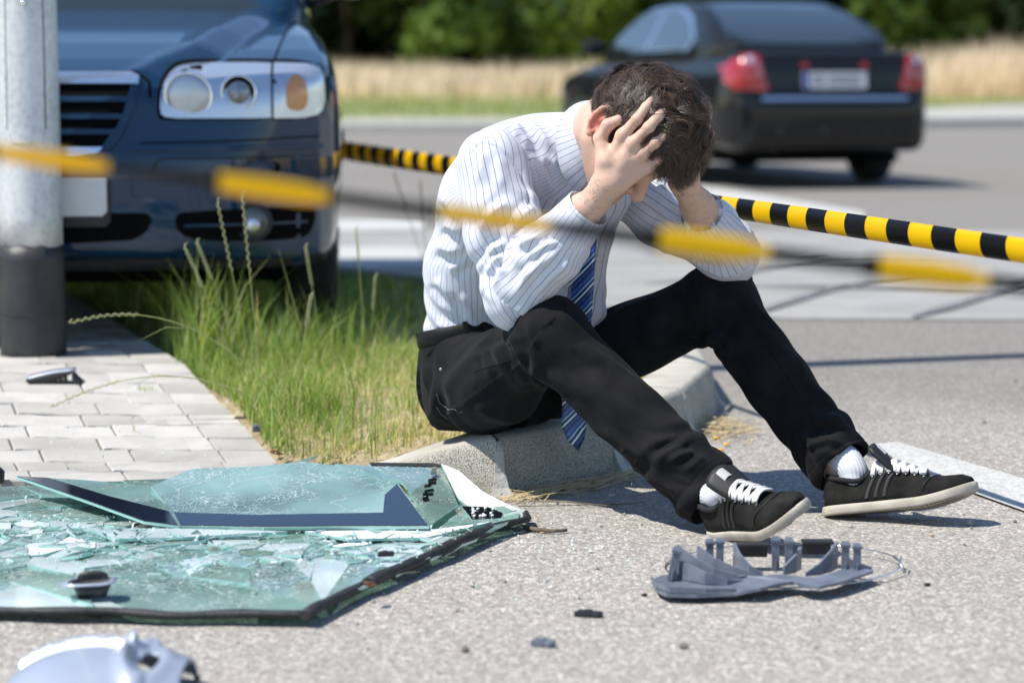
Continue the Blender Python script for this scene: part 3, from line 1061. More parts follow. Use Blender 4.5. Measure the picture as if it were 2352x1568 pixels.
def mesh_patch(name, tree, poly, direction, M, off=0.004, thick=0.012, rings=6, parent=None, origin=8.0, mats=None, sub=6, dome=0.0, soft=0):
    if soft: poly = smooth_poly(poly, soft); sub = 3
    """a panel laid on a shell: poly is an outline in the plane seen along direction ('y' front/rear or 'x' side, or 'z')"""
    P = []
    n0 = len(poly)
    for i in range(n0):
        a = np.asarray(poly[i], float); b_ = np.asarray(poly[(i + 1) % n0], float)
        for t in range(sub): P.append(a + (b_ - a) * t / sub)
    P = np.array(P); c = P.mean(0); n = len(P)
    ax, sg = direction
    def hit(q):
        if ax == 'y': o = Vector((q[0], sg * origin + 2.0, q[1])); d = Vector((0, -sg, 0))
        elif ax == 'x': o = Vector((sg * origin, q[0], q[1])); d = Vector((-sg, 0, 0))
        else: o = Vector((q[0], q[1], origin)); d = Vector((0, 0, -1))
        h = tree.ray_cast(o, d)
        return (np.array(h[0]), np.array(h[1])) if h[0] is not None else (None, None)
    V = []; ok = True
    hc, nc = hit(c)
    ring_pts = []
    for k in range(rings):
        s = 1 - k / rings
        rp = []
        for p in P:
            q = c + (p - c) * s
            h, nn = hit(q)
            if h is None: h, nn = hc + 0, nc
            rp.append(h + nn * (off + dome * (1 - s * s)))
        ring_pts.append(rp)
    base = []
    for p in P:
        h, nn = hit(p)
        if h is None: h, nn = hc, nc
        base.append(h - nn * thick)
    b = MB(); b.rings([base] + ring_pts, cap0=False, cap1=False)
    ci = len(b.v); b.v.append(tuple(hc + nc * (off + dome)))
    s0 = ci - n
    for j in range(n): b.f.append([s0 + j, s0 + (j + 1) % n, ci]); b.m.append(0); b.sm.append(True)
    o = b.build(name, M, parent)
    bm_fix(o)
    return sharp(o, 50)


def bm_fix(o):
    import bmesh
    bm = bmesh.new(); bm.from_mesh(o.data); bmesh.ops.recalc_face_normals(bm, faces=bm.faces); bm.to_mesh(o.data); bm.free()


def mirror(poly):
    return [(-x, z) for x, z in poly][::-1]


def paint_mat(name, col, metal=0.0, coat=1.0, rough=0.4):
    m = mat(name, col, rough, metal=metal, spec=0.5, coat=coat, coat_rough=0.03); n = NT(m)
    co = n.coord()
    n.to(n.mix(n.ramp(n.noise(co, 900, 1), [(0.4, 0.0), (0.7, 0.4)]), col, tuple(min(1, c * 1.6) for c in col)), 'Base Color')
    n.b.inputs['Specular IOR Level'].default_value = 0.15
    dirt = n.ramp(n.noise(co, 4, 5, 0.6), [(0.45, 0.0), (0.9, 0.25)])
    n.to(n.math('ADD', rough, n.math('MULTIPLY', dirt, 0.25)), 'Roughness')
    return m


M_NAVY = paint_mat('navy_paint', (0.0018, 0.027, 0.068), metal=0.3, rough=0.55)
M_BLACK = paint_mat('black_paint', (0.0020, 0.0022, 0.0028), rough=0.7, coat=0.7)
M_TRIM = noisy('black_plastic', (0.012, 0.012, 0.013), (0.022, 0.022, 0.023), 20, 0.55)
M_VOID = mat('dark_opening', (0.003, 0.003, 0.003), 0.9, spec=0.1)
M_CHROME = mat('chrome', (0.88, 0.88, 0.90), 0.16, metal=1.0)
M_SILVER = mat('silver_reflector', (0.66, 0.69, 0.74), 0.3, metal=0.75, coat=0.8)
M_LENS = mat('clear_lens', (0.9, 0.92, 0.95), 0.06, trans=1.0, ior=1.25, coat=0.6)
M_AMBER = mat('amber_lens', (0.62, 0.27, 0.10), 0.2, coat=0.8)
M_RED = mat('red_lens', (0.34, 0.006, 0.010), 0.2, coat=1.0)
M_PINK = mat('pale_red_lens', (0.36, 0.09, 0.10), 0.2, coat=1.0)
M_GLASSD = mat('car_glass', (0.020, 0.028, 0.030), 0.05, spec=0.9, coat=0.8)
M_RUBBER = noisy('tyre_rubber', (0.012, 0.012, 0.012), (0.028, 0.027, 0.026), 20, 0.85, 0.3, 60, 0.004)
M_RIM = mat('alloy', (0.42, 0.43, 0.45), 0.35, metal=0.9)
M_PLATE = noisy('plate_white', (0.62, 0.63, 0.64), (0.70, 0.70, 0.70), 30, 0.45)
M_PLATEBLUE = mat('plate_blue', (0.02, 0.06, 0.35), 0.4)
M_INK = mat('plate_ink', (0.015, 0.015, 0.018), 0.5)


def wheel(parent, x, y, r, w, side):
    root = empty('wheel', (x, y, r), 0, parent)
    b = MB()
    h = w / 2
    b.lathe([(r * 0.64, -h * 0.9), (r * 0.9, -h), (r * 0.97, -h * 0.82), (r, -h * 0.6), (r, h * 0.6), (r * 0.97, h * 0.82), (r * 0.9, h), (r * 0.64, h * 0.9)], 40, 'x', cap=False)
    b.build('tyre', M_RUBBER, root)
    b = MB()
    b.lathe([(r * 0.66, side * h * 0.86), (r * 0.62, side * h * 0.8), (r * 0.58, side * h * 0.45), (r * 0.15, side * h * 0.62), (0.001, side * h * 0.64)], 30, 'x', cap=False)
    for k in range(7):
        a = 2 * math.pi * k / 7
        b.tube([(side * h * 0.78, r * 0.12 * math.cos(a), r * 0.12 * math.sin(a)), (side * h * 0.82, r * 0.6 * math.cos(a), r * 0.6 * math.sin(a))], [r * 0.10, r * 0.075], 8)
    b.build('rim', M_RIM, root)
    return root


def place_shell(ops, lo, hi, vox, name, M, parent, deform=None):
    V, F = surface(ops, lo, hi, vox, newton=3)
    if deform is not None: V = deform(V)
    me = fast_mesh(name, V, F)
    o = link(name, me, M, parent)
    return o, BVHTree.FromPolygons([Vector(v) for v in V], [tuple(map(int, f)) for f in F])


# ---------------------------------------------------------------- dark blue car that has hit the lamp post
CB_ = PZ(88, 820, 0.115)
car = tag(empty('blue_car', (-1.335, 6.705, 0.115), R(4.6)), 'dark blue car with its front end against the lamp post', 'car')
side = [(0.03, 0.24), (0.0, 0.40), (0.0, 0.52), (0.035, 0.60), (0.06, 0.72), (0.12, 0.765), (0.55, 0.86), (1.15, 0.945), (1.30, 0.955), (1.6, 0.955), (3.2, 0.965), (3.75, 0.965), (4.35, 0.93), (4.43, 0.86), (4.45, 0.5), (4.40, 0.27), (3.8, 0.20), (0.7, 0.19), (0.2, 0.20)]
plan = [(0, -0.005), (0.35, 0.0), (0.62, 0.05), (0.78, 0.15), (0.86, 0.34), (0.885, 0.7), (0.885, 3.7), (0.86, 4.2), (0.76, 4.40), (0.5, 4.45), (0, 4.46), (-0.3, 4.46), (-0.3, -0.005)]
front = [(-0.3, 0.19), (0.80, 0.19), (0.86, 0.28), (0.885, 0.45), (0.885, 0.62), (0.86, 0.76), (0.80, 0.90), (0.72, 0.955), (0.5, 0.985), (0.2, 1.0), (-0.3, 1.0)]
ops = [(U if False else 'u', car_shell(side, plan, front, (0.05, 0.05), None, None, None), 0.0)]
for y in (0.84, 3.46):
    for s_ in (-1, 1):
        ops.append(('s', cone((s_ * 0.70, y, 0.30), (s_ * 1.1, y, 0.30), 0.345, 0.345), 0.015))


def hood(V):
    x, y, z = V[:, 0], V[:, 1], V[:, 2]
    ax = np.abs(x)
    cx = np.interp(y, [0.0, 0.1, 0.4, 1.3], [0.30, 0.34, 0.48, 0.66])       # raised middle that widens to the windscreen
    up = np.clip((z - 0.66) / 0.1, 0, 1) * sstep(1.75, 1.3, y) * sstep(0.02, 0.1, y)
    V = V.copy()
    V[:, 2] += up * (0.020 * (1 - sstep(cx - 0.045, cx + 0.03, ax)) - 0.014 * np.exp(-((ax - cx - 0.045) / 0.022) ** 2) + 0.006 * np.exp(-((ax - cx + 0.05) / 0.03) ** 2))
    g = (z > 0.52) & (z < 0.70) & (y < 0.3)
    return V


shell, TBc = place_shell(ops, (-0.95, -0.06, 0.14), (0.95, 4.52, 1.05), 0.014, 'body', M_NAVY, car, hood)
# cabin
cside = [(1.25, 0.90), (1.95, 1.36), (2.25, 1.41), (3.0, 1.40), (3.35, 1.34), (3.95, 0.94), (3.6, 0.85), (1.5, 0.85)]
cfront = [(-0.3, 0.8), (0.80, 0.8), (0.80, 0.92), (0.62, 1.32), (0.54, 1.40), (0.3, 1.43), (-0.3, 1.43)]
cplan = [(0, 1.15), (0.5, 1.2), (0.74, 1.4), (0.80, 1.7), (0.80, 3.3), (0.74, 3.75), (0.5, 3.98), (0, 4.0), (-0.3, 4.0), (-0.3, 1.15)]
ops = [('u', car_shell(cside, cplan, cfront, (0.06, 0.06), None, None, None), 0.0)]
cab, TCc = place_shell(ops, (-0.9, 1.1, 0.75), (0.9, 4.1, 1.5), 0.022, 'cabin', M_NAVY, car)
P_ = lambda *a, **k: mesh_patch(*a, **k)
P_('windscreen', TCc, [(-0.68, 0.97), (0.68, 0.97), (0.54, 1.32), (-0.54, 1.32)], ('y', -1), M_GLASSD, 0.004, 0.01, parent=cab)
P_('rear_screen', TCc, [(-0.64, 1.0), (0.64, 1.0), (0.52, 1.30), (-0.52, 1.30)], ('y', 1), M_GLASSD, 0.004, 0.01, parent=cab)
for s_ in (-1, 1):
    P_('side_window', TCc, [(1.62, 0.985), (2.42, 0.985), (2.42, 1.31), (2.02, 1.30)], ('x', s_), M_GLASSD, 0.004, 0.01, parent=cab)
    P_('side_window', TCc, [(2.50, 0.985), (3.5, 0.985), (3.15, 1.29), (2.50, 1.31)], ('x', s_), M_GLASSD, 0.004, 0.01, parent=cab)
FY = ('y', -1)
# headlamps: dark gap, chrome bowl, two round lamps, amber indicator
HEAD = [(0.355, 0.660), (0.375, 0.643), (0.5, 0.643), (0.664, 0.643), (0.664, 0.65), (0.664, 0.789), (0.664, 0.797), (0.5, 0.797), (0.42, 0.793), (0.385, 0.780), (0.362, 0.735)]
CORN = [(0.671, 0.644), (0.672, 0.642), (0.785, 0.643), (0.815, 0.672), (0.815, 0.752), (0.795, 0.793), (0.672, 0.797), (0.671, 0.795)]
for s_ in (1, -1):
    hp = HEAD if s_ > 0 else mirror(HEAD); cp = CORN if s_ > 0 else mirror(CORN)
    lamp = P_('headlight', TBc, hp, FY, M_SILVER, 0.003, 0.012, parent=car, soft=1)
    g = [(0.347, 0.646), (0.368, 0.637), (0.5, 0.637), (0.80, 0.637), (0.824, 0.66), (0.824, 0.765), (0.80, 0.808), (0.5, 0.811), (0.41, 0.808), (0.375, 0.790), (0.352, 0.74)]
    P_('lamp_gap', TBc, g if s_ > 0 else mirror(g), FY, M_VOID, 0.0008, 0.01, parent=car, soft=1)
    for cx, cz, r, kind in ((0.435, 0.706, 0.063, 'bowl'), (0.575, 0.715, 0.046, 'projector')):
        cx *= s_
        h = TBc.ray_cast(Vector((cx, -3, cz)), Vector((0, 1, 0)))
        yy = h[0].y - 0.006
        b = MB()
        b.lathe([(r * 1.10, 0.0), (r * 1.10, -0.004), (r * 1.0, -0.007), (r * 0.97, -0.003), (r * 0.85, 0.004), (r * 0.5, 0.010), (r * 0.2, 0.012), (0.001, 0.012)], 36, 'y', (cx, yy, cz), cap=False)
        b.build('reflector', M_CHROME, lamp)
        b = MB()
        if kind == 'bowl':
            b.lathe([(r * 0.96, -0.002), (r * 0.94, -0.006), (r * 0.7, -0.011), (r * 0.35, -0.014), (0.001, -0.015)], 36, 'y', (cx, yy, cz), cap=False)
            b.build('lens', mat('frosted_lens', (0.50, 0.53, 0.57), 0.3, metal=0.55, coat=1.0), lamp)
        else:
            b.lathe([(r * 0.72, 0.0), (r * 0.70, -0.010), (r * 0.5, -0.022), (r * 0.25, -0.028), (0.001, -0.030)], 36, 'y', (cx, yy, cz), cap=False)
            b.build('projector_lens', mat('projector_glass', (0.24, 0.27, 0.31), 0.12, coat=1.0, metal=0.4), lamp)
    ind = P_('indicator_lamp', TBc, cp, FY, M_SILVER, 0.003, 0.012, parent=car, soft=1)
    h = TBc.ray_cast(Vector((0.735 * s_, -3, 0.712)), Vector((0, 1, 0)))
    am = [(0.709, 0.675), (0.725, 0.662), (0.752, 0.664), (0.764, 0.685), (0.762, 0.735), (0.742, 0.762), (0.718, 0.757), (0.706, 0.72)]
    P_('amber_reflector', TBc, am if s_ > 0 else mirror(am), FY, M_AMBER, 0.007, 0.004, parent=ind, soft=1)
# grille
GR = [(-0.295, 0.735), (0.295, 0.735), (0.272, 0.66), (0.235, 0.585), (0.205, 0.562), (-0.205, 0.562), (-0.235, 0.585), (-0.272, 0.66)]
gr = P_('grille', TBc, GR, FY, M_VOID, 0.002, 0.01, parent=car)
P_('chrome_strip', TBc, [(-0.297, 0.765), (0.275, 0.765), (0.297, 0.755), (0.297, 0.735), (-0.297, 0.735), (-0.305, 0.752)], FY, M_CHROME, 0.014, 0.012, parent=gr)
P_('chrome_strip', TBc, [(-0.205, 0.562), (0.20, 0.562), (0.185, 0.545), (0.12, 0.535), (-0.12, 0.535), (-0.185, 0.545)], FY, M_CHROME, 0.012, 0.012, parent=gr)
for z in (0.695, 0.648, 0.605):
    w = np.interp(z, [0.56, 0.735], [0.215, 0.287])
    P_('grille_bar', TBc, [(-w, z - 0.007), (w, z - 0.007), (w, z + 0.007), (-w, z + 0.007)], FY, M_NAVY, 0.010, 0.012, parent=gr)
for s_ in (1, -1):
    q = [(0.277, 0.735), (0.300, 0.735), (0.282, 0.66), (0.246, 0.585), (0.218, 0.555), (0.198, 0.566), (0.225, 0.59), (0.258, 0.662)]
    P_('grille_side', TBc, q if s_ > 0 else mirror(q), FY, M_NAVY, 0.012, 0.012, parent=gr)
# hood and bumper gaps
def gap_line(tree, pts, r, name, parent, direction, m=M_VOID):
    P = []
    for (x0, z0), (x1, z1) in zip(pts[:-1], pts[1:]):
        for t in np.linspace(0, 1, 12, endpoint=False): P.append((x0 + (x1 - x0) * t, z0 + (z1 - z0) * t))
    P.append(pts[-1]); Q = []
    for p in P:
        if direction[0] == 'y': h = tree.ray_cast(Vector((p[0], direction[1] * 8 + 2, p[1])), Vector((0, -direction[1], 0)))
        elif direction[0] == 'z': h = tree.ray_cast(Vector((p[0], p[1], 5)), Vector((0, 0, -1)))
        else: h = tree.ray_cast(Vector((direction[1] * 5, p[0], p[1])), Vector((-direction[1], 0, 0)))
        if h[0] is not None: Q.append(np.array(h[0]))
    b = MB(); b.tube(Q, r, 6)
    return b.build(name, m, parent)


for s_ in (1, -1):
    gap_line(TBc, [(s_ * 0.665, 0.19), (s_ * 0.69, 0.6), (s_ * 0.73, 1.25)], 0.0035, 'bonnet_gap', car, ('z', 1))
    gap_line(TBc, [(s_ * 0.30, 0.575), (s_ * 0.55, 0.580), (s_ * 0.80, 0.590)], 0.0025, 'bumper_gap', car, FY)
    gap_line(TBc, [(s_ * 0.335, 0.49), (s_ * 0.345, 0.52), (s_ * 0.37, 0.532), (s_ * 0.79, 0.535)], 0.003, 'bumper_groove', car, FY, M_TRIM)
    P_('bumper_rib', TBc, [(s_ * 0.28, 0.552), (s_ * 0.80, 0.556), (s_ * 0.80, 0.568), (s_ * 0.28, 0.566)][::s_], FY, M_NAVY, 0.014, 0.01, parent=car)
gap_line(TBc, [(-0.31, 0.772), (0.29, 0.772), (0.325, 0.745), (0.33, 0.7)], 0.005, 'bonnet_gap', car, FY)
# lower intakes, fog lamps, plate
P_('air_intake', TBc, [(-0.33, 0.385), (0.31, 0.385), (0.335, 0.365), (0.315, 0.325), (0.26, 0.298), (-0.26, 0.298), (-0.33, 0.32)], FY, M_VOID, 0.002, 0.01, parent=car, soft=1)
for s_ in (1, -1):
    q = [(0.395, 0.372), (0.42, 0.385), (0.76, 0.395), (0.79, 0.375), (0.775, 0.315), (0.74, 0.298), (0.46, 0.300), (0.40, 0.325)]
    fp = P_('fog_recess', TBc, q if s_ > 0 else mirror(q), FY, M_VOID, 0.002, 0.01, parent=car, soft=1)
    for z in (0.345,):
        P_('fog_slat', TBc, [(s_ * 0.42, z - 0.004), (s_ * 0.76, z - 0.001), (s_ * 0.76, z + 0.007), (s_ * 0.42, z + 0.004)][::s_], FY, M_NAVY, 0.007, 0.006, parent=fp)
    h = TBc.ray_cast(Vector((0.612 * s_, -3, 0.352)), Vector((0, 1, 0)))
    b = MB()
    b.lathe([(0.055, 0.004), (0.054, -0.010), (0.047, -0.014), (0.043, -0.008), (0.036, -0.004)], 32, 'y', (0.612 * s_, h[0].y, 0.352), cap=False)
    b.build('fog_lamp', M_TRIM, fp)
    b = MB(); b.lathe([(0.044, -0.006), (0.040, -0.009), (0.022, -0.012), (0.001, -0.013)], 32, 'y', (0.612 * s_, h[0].y, 0.352), cap=False)
    b.build('fog_lens', mat('smoky_lens', (0.06, 0.065, 0.07), 0.1, coat=1.0), fp)
    b = MB(); b.lathe([(0.018, -0.012), (0.012, -0.015), (0.001, -0.016)], 20, 'y', (0.612 * s_, h[0].y, 0.345), cap=False)
    b.build('fog_bulb', M_SILVER, fp)
    h = TBc.ray_cast(Vector((0.675 * s_, -3, 0.505)), Vector((0, 1, 0)))
    b = MB(); b.lathe([(0.014, 0.002), (0.013, -0.003), (0.010, -0.003), (0.009, -0.0005), (0.001, -0.0005)], 20, 'y', (0.675 * s_, h[0].y, 0.505), cap=False)
    b.build('tow_cap', M_VOID, car)
P_('lower_lip', TBc, [(-0.80, 0.255), (0.80, 0.255), (0.80, 0.235), (0.4, 0.225), (-0.4, 0.225), (-0.80, 0.235)], FY, M_TRIM, 0.012, 0.01, parent=car)
pl = P_('plate_holder', TBc, [(-0.275, 0.345), (0.205, 0.345), (0.218, 0.36), (0.218, 0.475), (-0.275, 0.475)], FY, M_TRIM, 0.010, 0.02, parent=car)
P_('number_plate', TBc, [(-0.268, 0.375), (0.196, 0.375), (0.209, 0.388), (0.209, 0.482), (-0.268, 0.482)], FY, M_PLATE, 0.016, 0.012, parent=car)
for y in (0.84, 3.46):
    for s_ in (-1, 1): wheel(car, s_ * 0.755, y, 0.30, 0.195, s_)
for s_ in (-1, 1):
    b = MB(); b.tube([(s_ * 0.76, 1.72, 1.00), (s_ * 0.86, 1.70, 1.05)], [0.02, 0.03], 10)
    b.build('mirror_arm', M_TRIM, car)
    b = MB()
    rg = []
    for t in np.linspace(0, 1, 9):
        w_ = math.sin(math.pi * (0.08 + 0.84 * t)) ** 0.5
        rg.append([(s_ * (0.83 + 0.17 * t), 1.66 + 0.05 * math.sin(a) * w_ - 0.02, 1.085 + 0.065 * math.cos(a) * w_) for a in np.linspace(0, 2 * math.pi, 20, endpoint=False)])
    b.rings(rg); b.build('door_mirror', M_NAVY, car)
    P_('side_marker', TBc, [(1.05, 0.62), (1.14, 0.62), (1.14, 0.65), (1.05, 0.65)], ('x', s_), M_AMBER, 0.006, 0.005, parent=car)
    gap_line(TBc, [(1.25, 0.30), (1.22, 0.6), (1.40, 0.90)], 0.004, 'door_gap', car, ('x', s_))
    gap_line(TBc, [(2.45, 0.28), (2.45, 0.92)], 0.004, 'door_gap', car, ('x', s_))
    P_('rub_strip', TBc, [(1.25, 0.52), (3.05, 0.52), (3.05, 0.57), (1.25, 0.57)], ('x', s_), M_TRIM, 0.012, 0.008, parent=car)
    P_('tail_light', TBc, [(s_ * 0.45, 0.66), (s_ * 0.80, 0.66), (s_ * 0.80, 0.82), (s_ * 0.45, 0.84)][::s_], ('y', 1), M_RED, 0.006, 0.01, parent=car)
b = MB(); b.box((-0.72, 0.35, 0.16), (0.72, 4.1, 0.22)); b.build('underbody', M_VOID, car)

# ---------------------------------------------------------------- black saloon on the road behind
yw = R(15.5)
rr = PZ(2030, 417, 0.0)                               # contact of its right rear wheel
fwd = np.array((-math.sin(yw), math.cos(yw))); lft = np.array((-math.cos(yw), -math.sin(yw)))
axle = rr[:2] + lft * 0.745
nose = axle + fwd * (3.70) + np.array((-0.14, 0.0))
sed = tag(empty('black_sedan', (nose[0], nose[1], 0.0), yw + math.pi), 'black saloon car seen from behind on the road, red tail lights', 'car')
sed.scale = (0.97, 1, 1)
side = [(0.02, 0.30), (0.0, 0.5), (0.04, 0.64), (0.25, 0.78), (1.0, 0.90), (1.35, 0.94), (2.6, 0.98), (3.9, 1.015), (4.62, 1.045), (4.74, 1.03), (4.78, 0.93), (4.80, 0.70), (4.87, 0.66), (4.88, 0.52), (4.84, 0.31), (4.6, 0.25), (0.3, 0.20)]
plan = [(0, 0), (0.5, 0.06), (0.76, 0.22), (0.87, 0.55), (0.905, 1.2), (0.905, 3.9), (0.875, 4.45), (0.80, 4.74), (0.6, 4.84), (0, 4.875), (-0.3, 4.875), (-0.3, 0)]
front = [(-0.3, 0.20), (0.74, 0.20), (0.85, 0.31), (0.905, 0.48), (0.905, 0.66), (0.87, 0.82), (0.80, 0.95), (0.70, 1.02), (0.4, 1.055), (-0.3, 1.06)]
ops = [('u', car_shell(side, plan, front, (0.10, 0.11), None, None, None), 0.0)]
for y in (0.94, 3.70):
    for s_ in (-1, 1):
        ops.append(('s', cone((s_ * 0.72, y, 0.32), (s_ * 1.1, y, 0.32), 0.365, 0.365), 0.015))
shell, TBs = place_shell(ops, (-0.97, -0.06, 0.14), (0.97, 4.95, 1.12), 0.019, 'body', M_BLACK, sed)
cside = [(1.30, 0.90), (2.05, 1.34), (2.45, 1.445), (3.0, 1.455), (3.45, 1.40), (4.02, 1.20), (4.42, 1.02), (4.3, 0.9), (1.5, 0.85)]
cfront = [(-0.3, 0.8), (0.83, 0.8), (0.82, 1.0), (0.62, 1.36), (0.54, 1.43), (0.3, 1.465), (-0.3, 1.47)]
cplan = [(0, 1.2), (0.5, 1.25), (0.78, 1.5), (0.84, 1.9), (0.84, 3.4), (0.77, 4.0), (0.6, 4.4), (0, 4.46), (-0.3, 4.46), (-0.3, 1.2)]
ops = [('u', car_shell(cside, cplan, cfront, (0.07, 0.07), None, None, None), 0.0)]
cab, TCs = place_shell(ops, (-0.95, 1.1, 0.75), (0.95, 4.55, 1.55), 0.019, 'cabin', M_BLACK, sed)
P_('rear_screen', TCs, [(-0.66, 1.075), (0.66, 1.075), (0.53, 1.385), (0.3, 1.405), (-0.3, 1.405), (-0.53, 1.385)], ('y', 1), M_GLASSD, 0.004, 0.01, parent=cab)
P_('windscreen', TCs, [(-0.68, 1.0), (0.68, 1.0), (0.54, 1.36), (-0.54, 1.36)], ('y', -1), M_GLASSD, 0.004, 0.01, parent=cab)
for s_ in (-1, 1):
    P_('side_window', TCs, [(1.72, 1.03), (2.66, 1.04), (2.66, 1.365), (2.20, 1.34)], ('x', s_), M_GLASSD, 0.004, 0.01, parent=cab)
    P_('side_window', TCs, [(2.74, 1.04), (3.62, 1.05), (3.70, 1.12), (3.42, 1.27), (3.10, 1.35), (2.74, 1.368)], ('x', s_), M_GLASSD, 0.004, 0.01, parent=cab)
    q = [(1.66, 1.012), (3.66, 1.03), (3.77, 1.12), (3.46, 1.295), (3.12, 1.372), (2.66, 1.388), (2.18, 1.36)]
    P_('window_surround', TCs, q, ('x', s_), M_CHROME, 0.0015, 0.01, parent=cab)
RYY = ('y', 1)
for s_ in (-1, 1):
    q = [(0.535, 0.74), (0.57, 0.725), (0.78, 0.735), (0.825, 0.79), (0.815, 0.90), (0.75, 0.975), (0.66, 0.995), (0.60, 0.975), (0.575, 0.86)]
    tl = P_('tail_light', TBs, q if s_ > 0 else mirror(q), RYY, M_RED, 0.008, 0.012, rings=8, parent=sed, dome=0.012)
    q = [(0.585, 0.83), (0.70, 0.83), (0.74, 0.90), (0.71, 0.955), (0.65, 0.965), (0.60, 0.93)]
    P_('reversing_lens', TBs, q if s_ > 0 else mirror(q), RYY, M_PINK, 0.018, 0.006, parent=tl)
    q = [(0.655, 0.93), (0.69, 0.925), (0.70, 0.955), (0.685, 0.975), (0.655, 0.97)]
    P_('tail_bulb', TBs, q if s_ > 0 else mirror(q), RYY, M_SILVER, 0.022, 0.006, parent=tl)
    q = [(3.98, 0.78), (4.2, 0.78)]
    for y in (0.94, 3.70): wheel(sed, s_ * 0.795, y, 0.315, 0.205, s_)
    b = MB(); rg = []
    for t in np.linspace(0, 1, 9):
        w_ = math.sin(math.pi * (0.08 + 0.84 * t)) ** 0.5
        rg.append([(s_ * (0.86 + 0.19 * t), 1.78 + 0.06 * math.sin(a) * w_, 1.06 + 0.07 * math.cos(a) * w_) for a in np.linspace(0, 2 * math.pi, 20, endpoint=False)])
    b.rings(rg); b.build('door_mirror', M_BLACK, sed)
    gap_line(TBs, [(2.70, 0.30), (2.70, 0.98)], 0.004, 'door_gap', sed, ('x', s_))
    gap_line(TBs, [(1.45, 0.30), (1.40, 0.6), (1.55, 0.93)], 0.004, 'door_gap', sed, ('x', s_))
    for y in (2.45, 3.5):
        h = TBs.ray_cast(Vector((s_ * 4, y, 0.83)), Vector((-s_, 0, 0)))
        b = MB(); b.tube([(h[0].x + s_ * 0.003, y - 0.09, 0.83), (h[0].x + s_ * 0.025, y - 0.06, 0.83), (h[0].x + s_ * 0.025, y + 0.06, 0.83), (h[0].x + s_ * 0.003, y + 0.09, 0.83)], 0.012, 8); b.build('door_handle', M_BLACK, sed)
    P_('rub_strip', TBs, [(1.5, 0.50), (3.3, 0.50), (3.3, 0.55), (1.5, 0.55)], ('x', s_), M_TRIM, 0.012, 0.008, parent=sed)
    P_('boot_lamp', TBs, [(s_ * 0.215, 0.895), (s_ * 0.275, 0.895), (s_ * 0.275, 0.935), (s_ * 0.215, 0.935)][::s_], RYY, M_RED, 0.006, 0.006, parent=sed)
    P_('headlight', TBs, [(s_ * 0.45, 0.56), (s_ * 0.82, 0.58), (s_ * 0.80, 0.70), (s_ * 0.45, 0.70)][::s_], ('y', -1), M_SILVER, 0.004, 0.01, parent=sed)
P_('chrome_strip', TBs, [(-0.60, 0.655), (0.60, 0.655), (0.60, 0.685), (-0.60, 0.685)], RYY, M_CHROME, 0.012, 0.01, parent=sed)
P_('grille', TBs, [(-0.35, 0.52), (0.35, 0.52), (0.35, 0.66), (-0.35, 0.66)], ('y', -1), M_VOID, 0.004, 0.01, parent=sed)
gap_line(TBs, [(-0.80, 0.70), (-0.4, 0.695), (0.4, 0.695), (0.80, 0.70)], 0.005, 'boot_gap', sed, RYY)
gap_line(TBs, [(-0.86, 0.60), (-0.4, 0.60), (0.4, 0.60), (0.86, 0.60)], 0.004, 'bumper_gap', sed, RYY)
for x in (-0.42, -0.25, 0.1, 0.45):
    h = TBs.ray_cast(Vector((x, 8, 0.43)), Vector((0, -1, 0)))
    b = MB(); b.lathe([(0.022, 0.0), (0.020, 0.004), (0.001, 0.006)], 18, 'y', (x, h[0].y, 0.43), cap=False); b.build('parking_sensor', M_TRIM, sed)
# the plate: characters too soft to read in the photograph are kept as dark strokes of the same rhythm
PZc, PXc = 0.80, 0.0
npl = P_('number_plate', TBs, [(-0.26, 0.745), (0.26, 0.745), (0.26, 0.865), (-0.26, 0.865)], RYY, M_PLATE, 0.008, 0.01, parent=sed)
P_('plate_band', TBs, [(0.215, 0.747), (0.258, 0.747), (0.258, 0.863), (0.215, 0.863)], RYY, M_PLATEBLUE, 0.0105, 0.004, parent=npl)
for k, ch in enumerate([1, 0, 1, 1, 0, 1, 1]):
    x = 0.165 - k * 0.055
    if k >= 2: x -= 0.02
    w = 0.019
    P_('plate_character', TBs, [(x - w, 0.770), (x + w, 0.770), (x + w, 0.845), (x - w, 0.845)], RYY, M_INK, 0.0105, 0.003, rings=2, parent=npl, sub=2)
    P_('plate_counter', TBs, [(x - w + 0.009, 0.780 if ch else 0.775), (x + w - 0.009, 0.780), (x + w - 0.009, 0.803), (x - w + 0.009, 0.803)], RYY, M_PLATE, 0.0115, 0.003, rings=2, parent=npl, sub=2)
    P_('plate_counter', TBs, [(x - w + 0.009, 0.812), (x + w - 0.009, 0.812), (x + w - 0.009, 0.836), (x - w + 0.009, 0.836)], RYY, M_PLATE, 0.0115, 0.003, rings=2, parent=npl, sub=2)
b = MB(); b.box((-0.72, 0.4, 0.19), (0.72, 4.4, 0.25)); b.build('underbody', M_VOID, sed)
b = MB(); b.tube([(0.45, 4.2, 0.29), (0.45, 4.70, 0.29)], 0.026, 14, cap=True); b.build('exhaust_pipe', M_TRIM, sed)
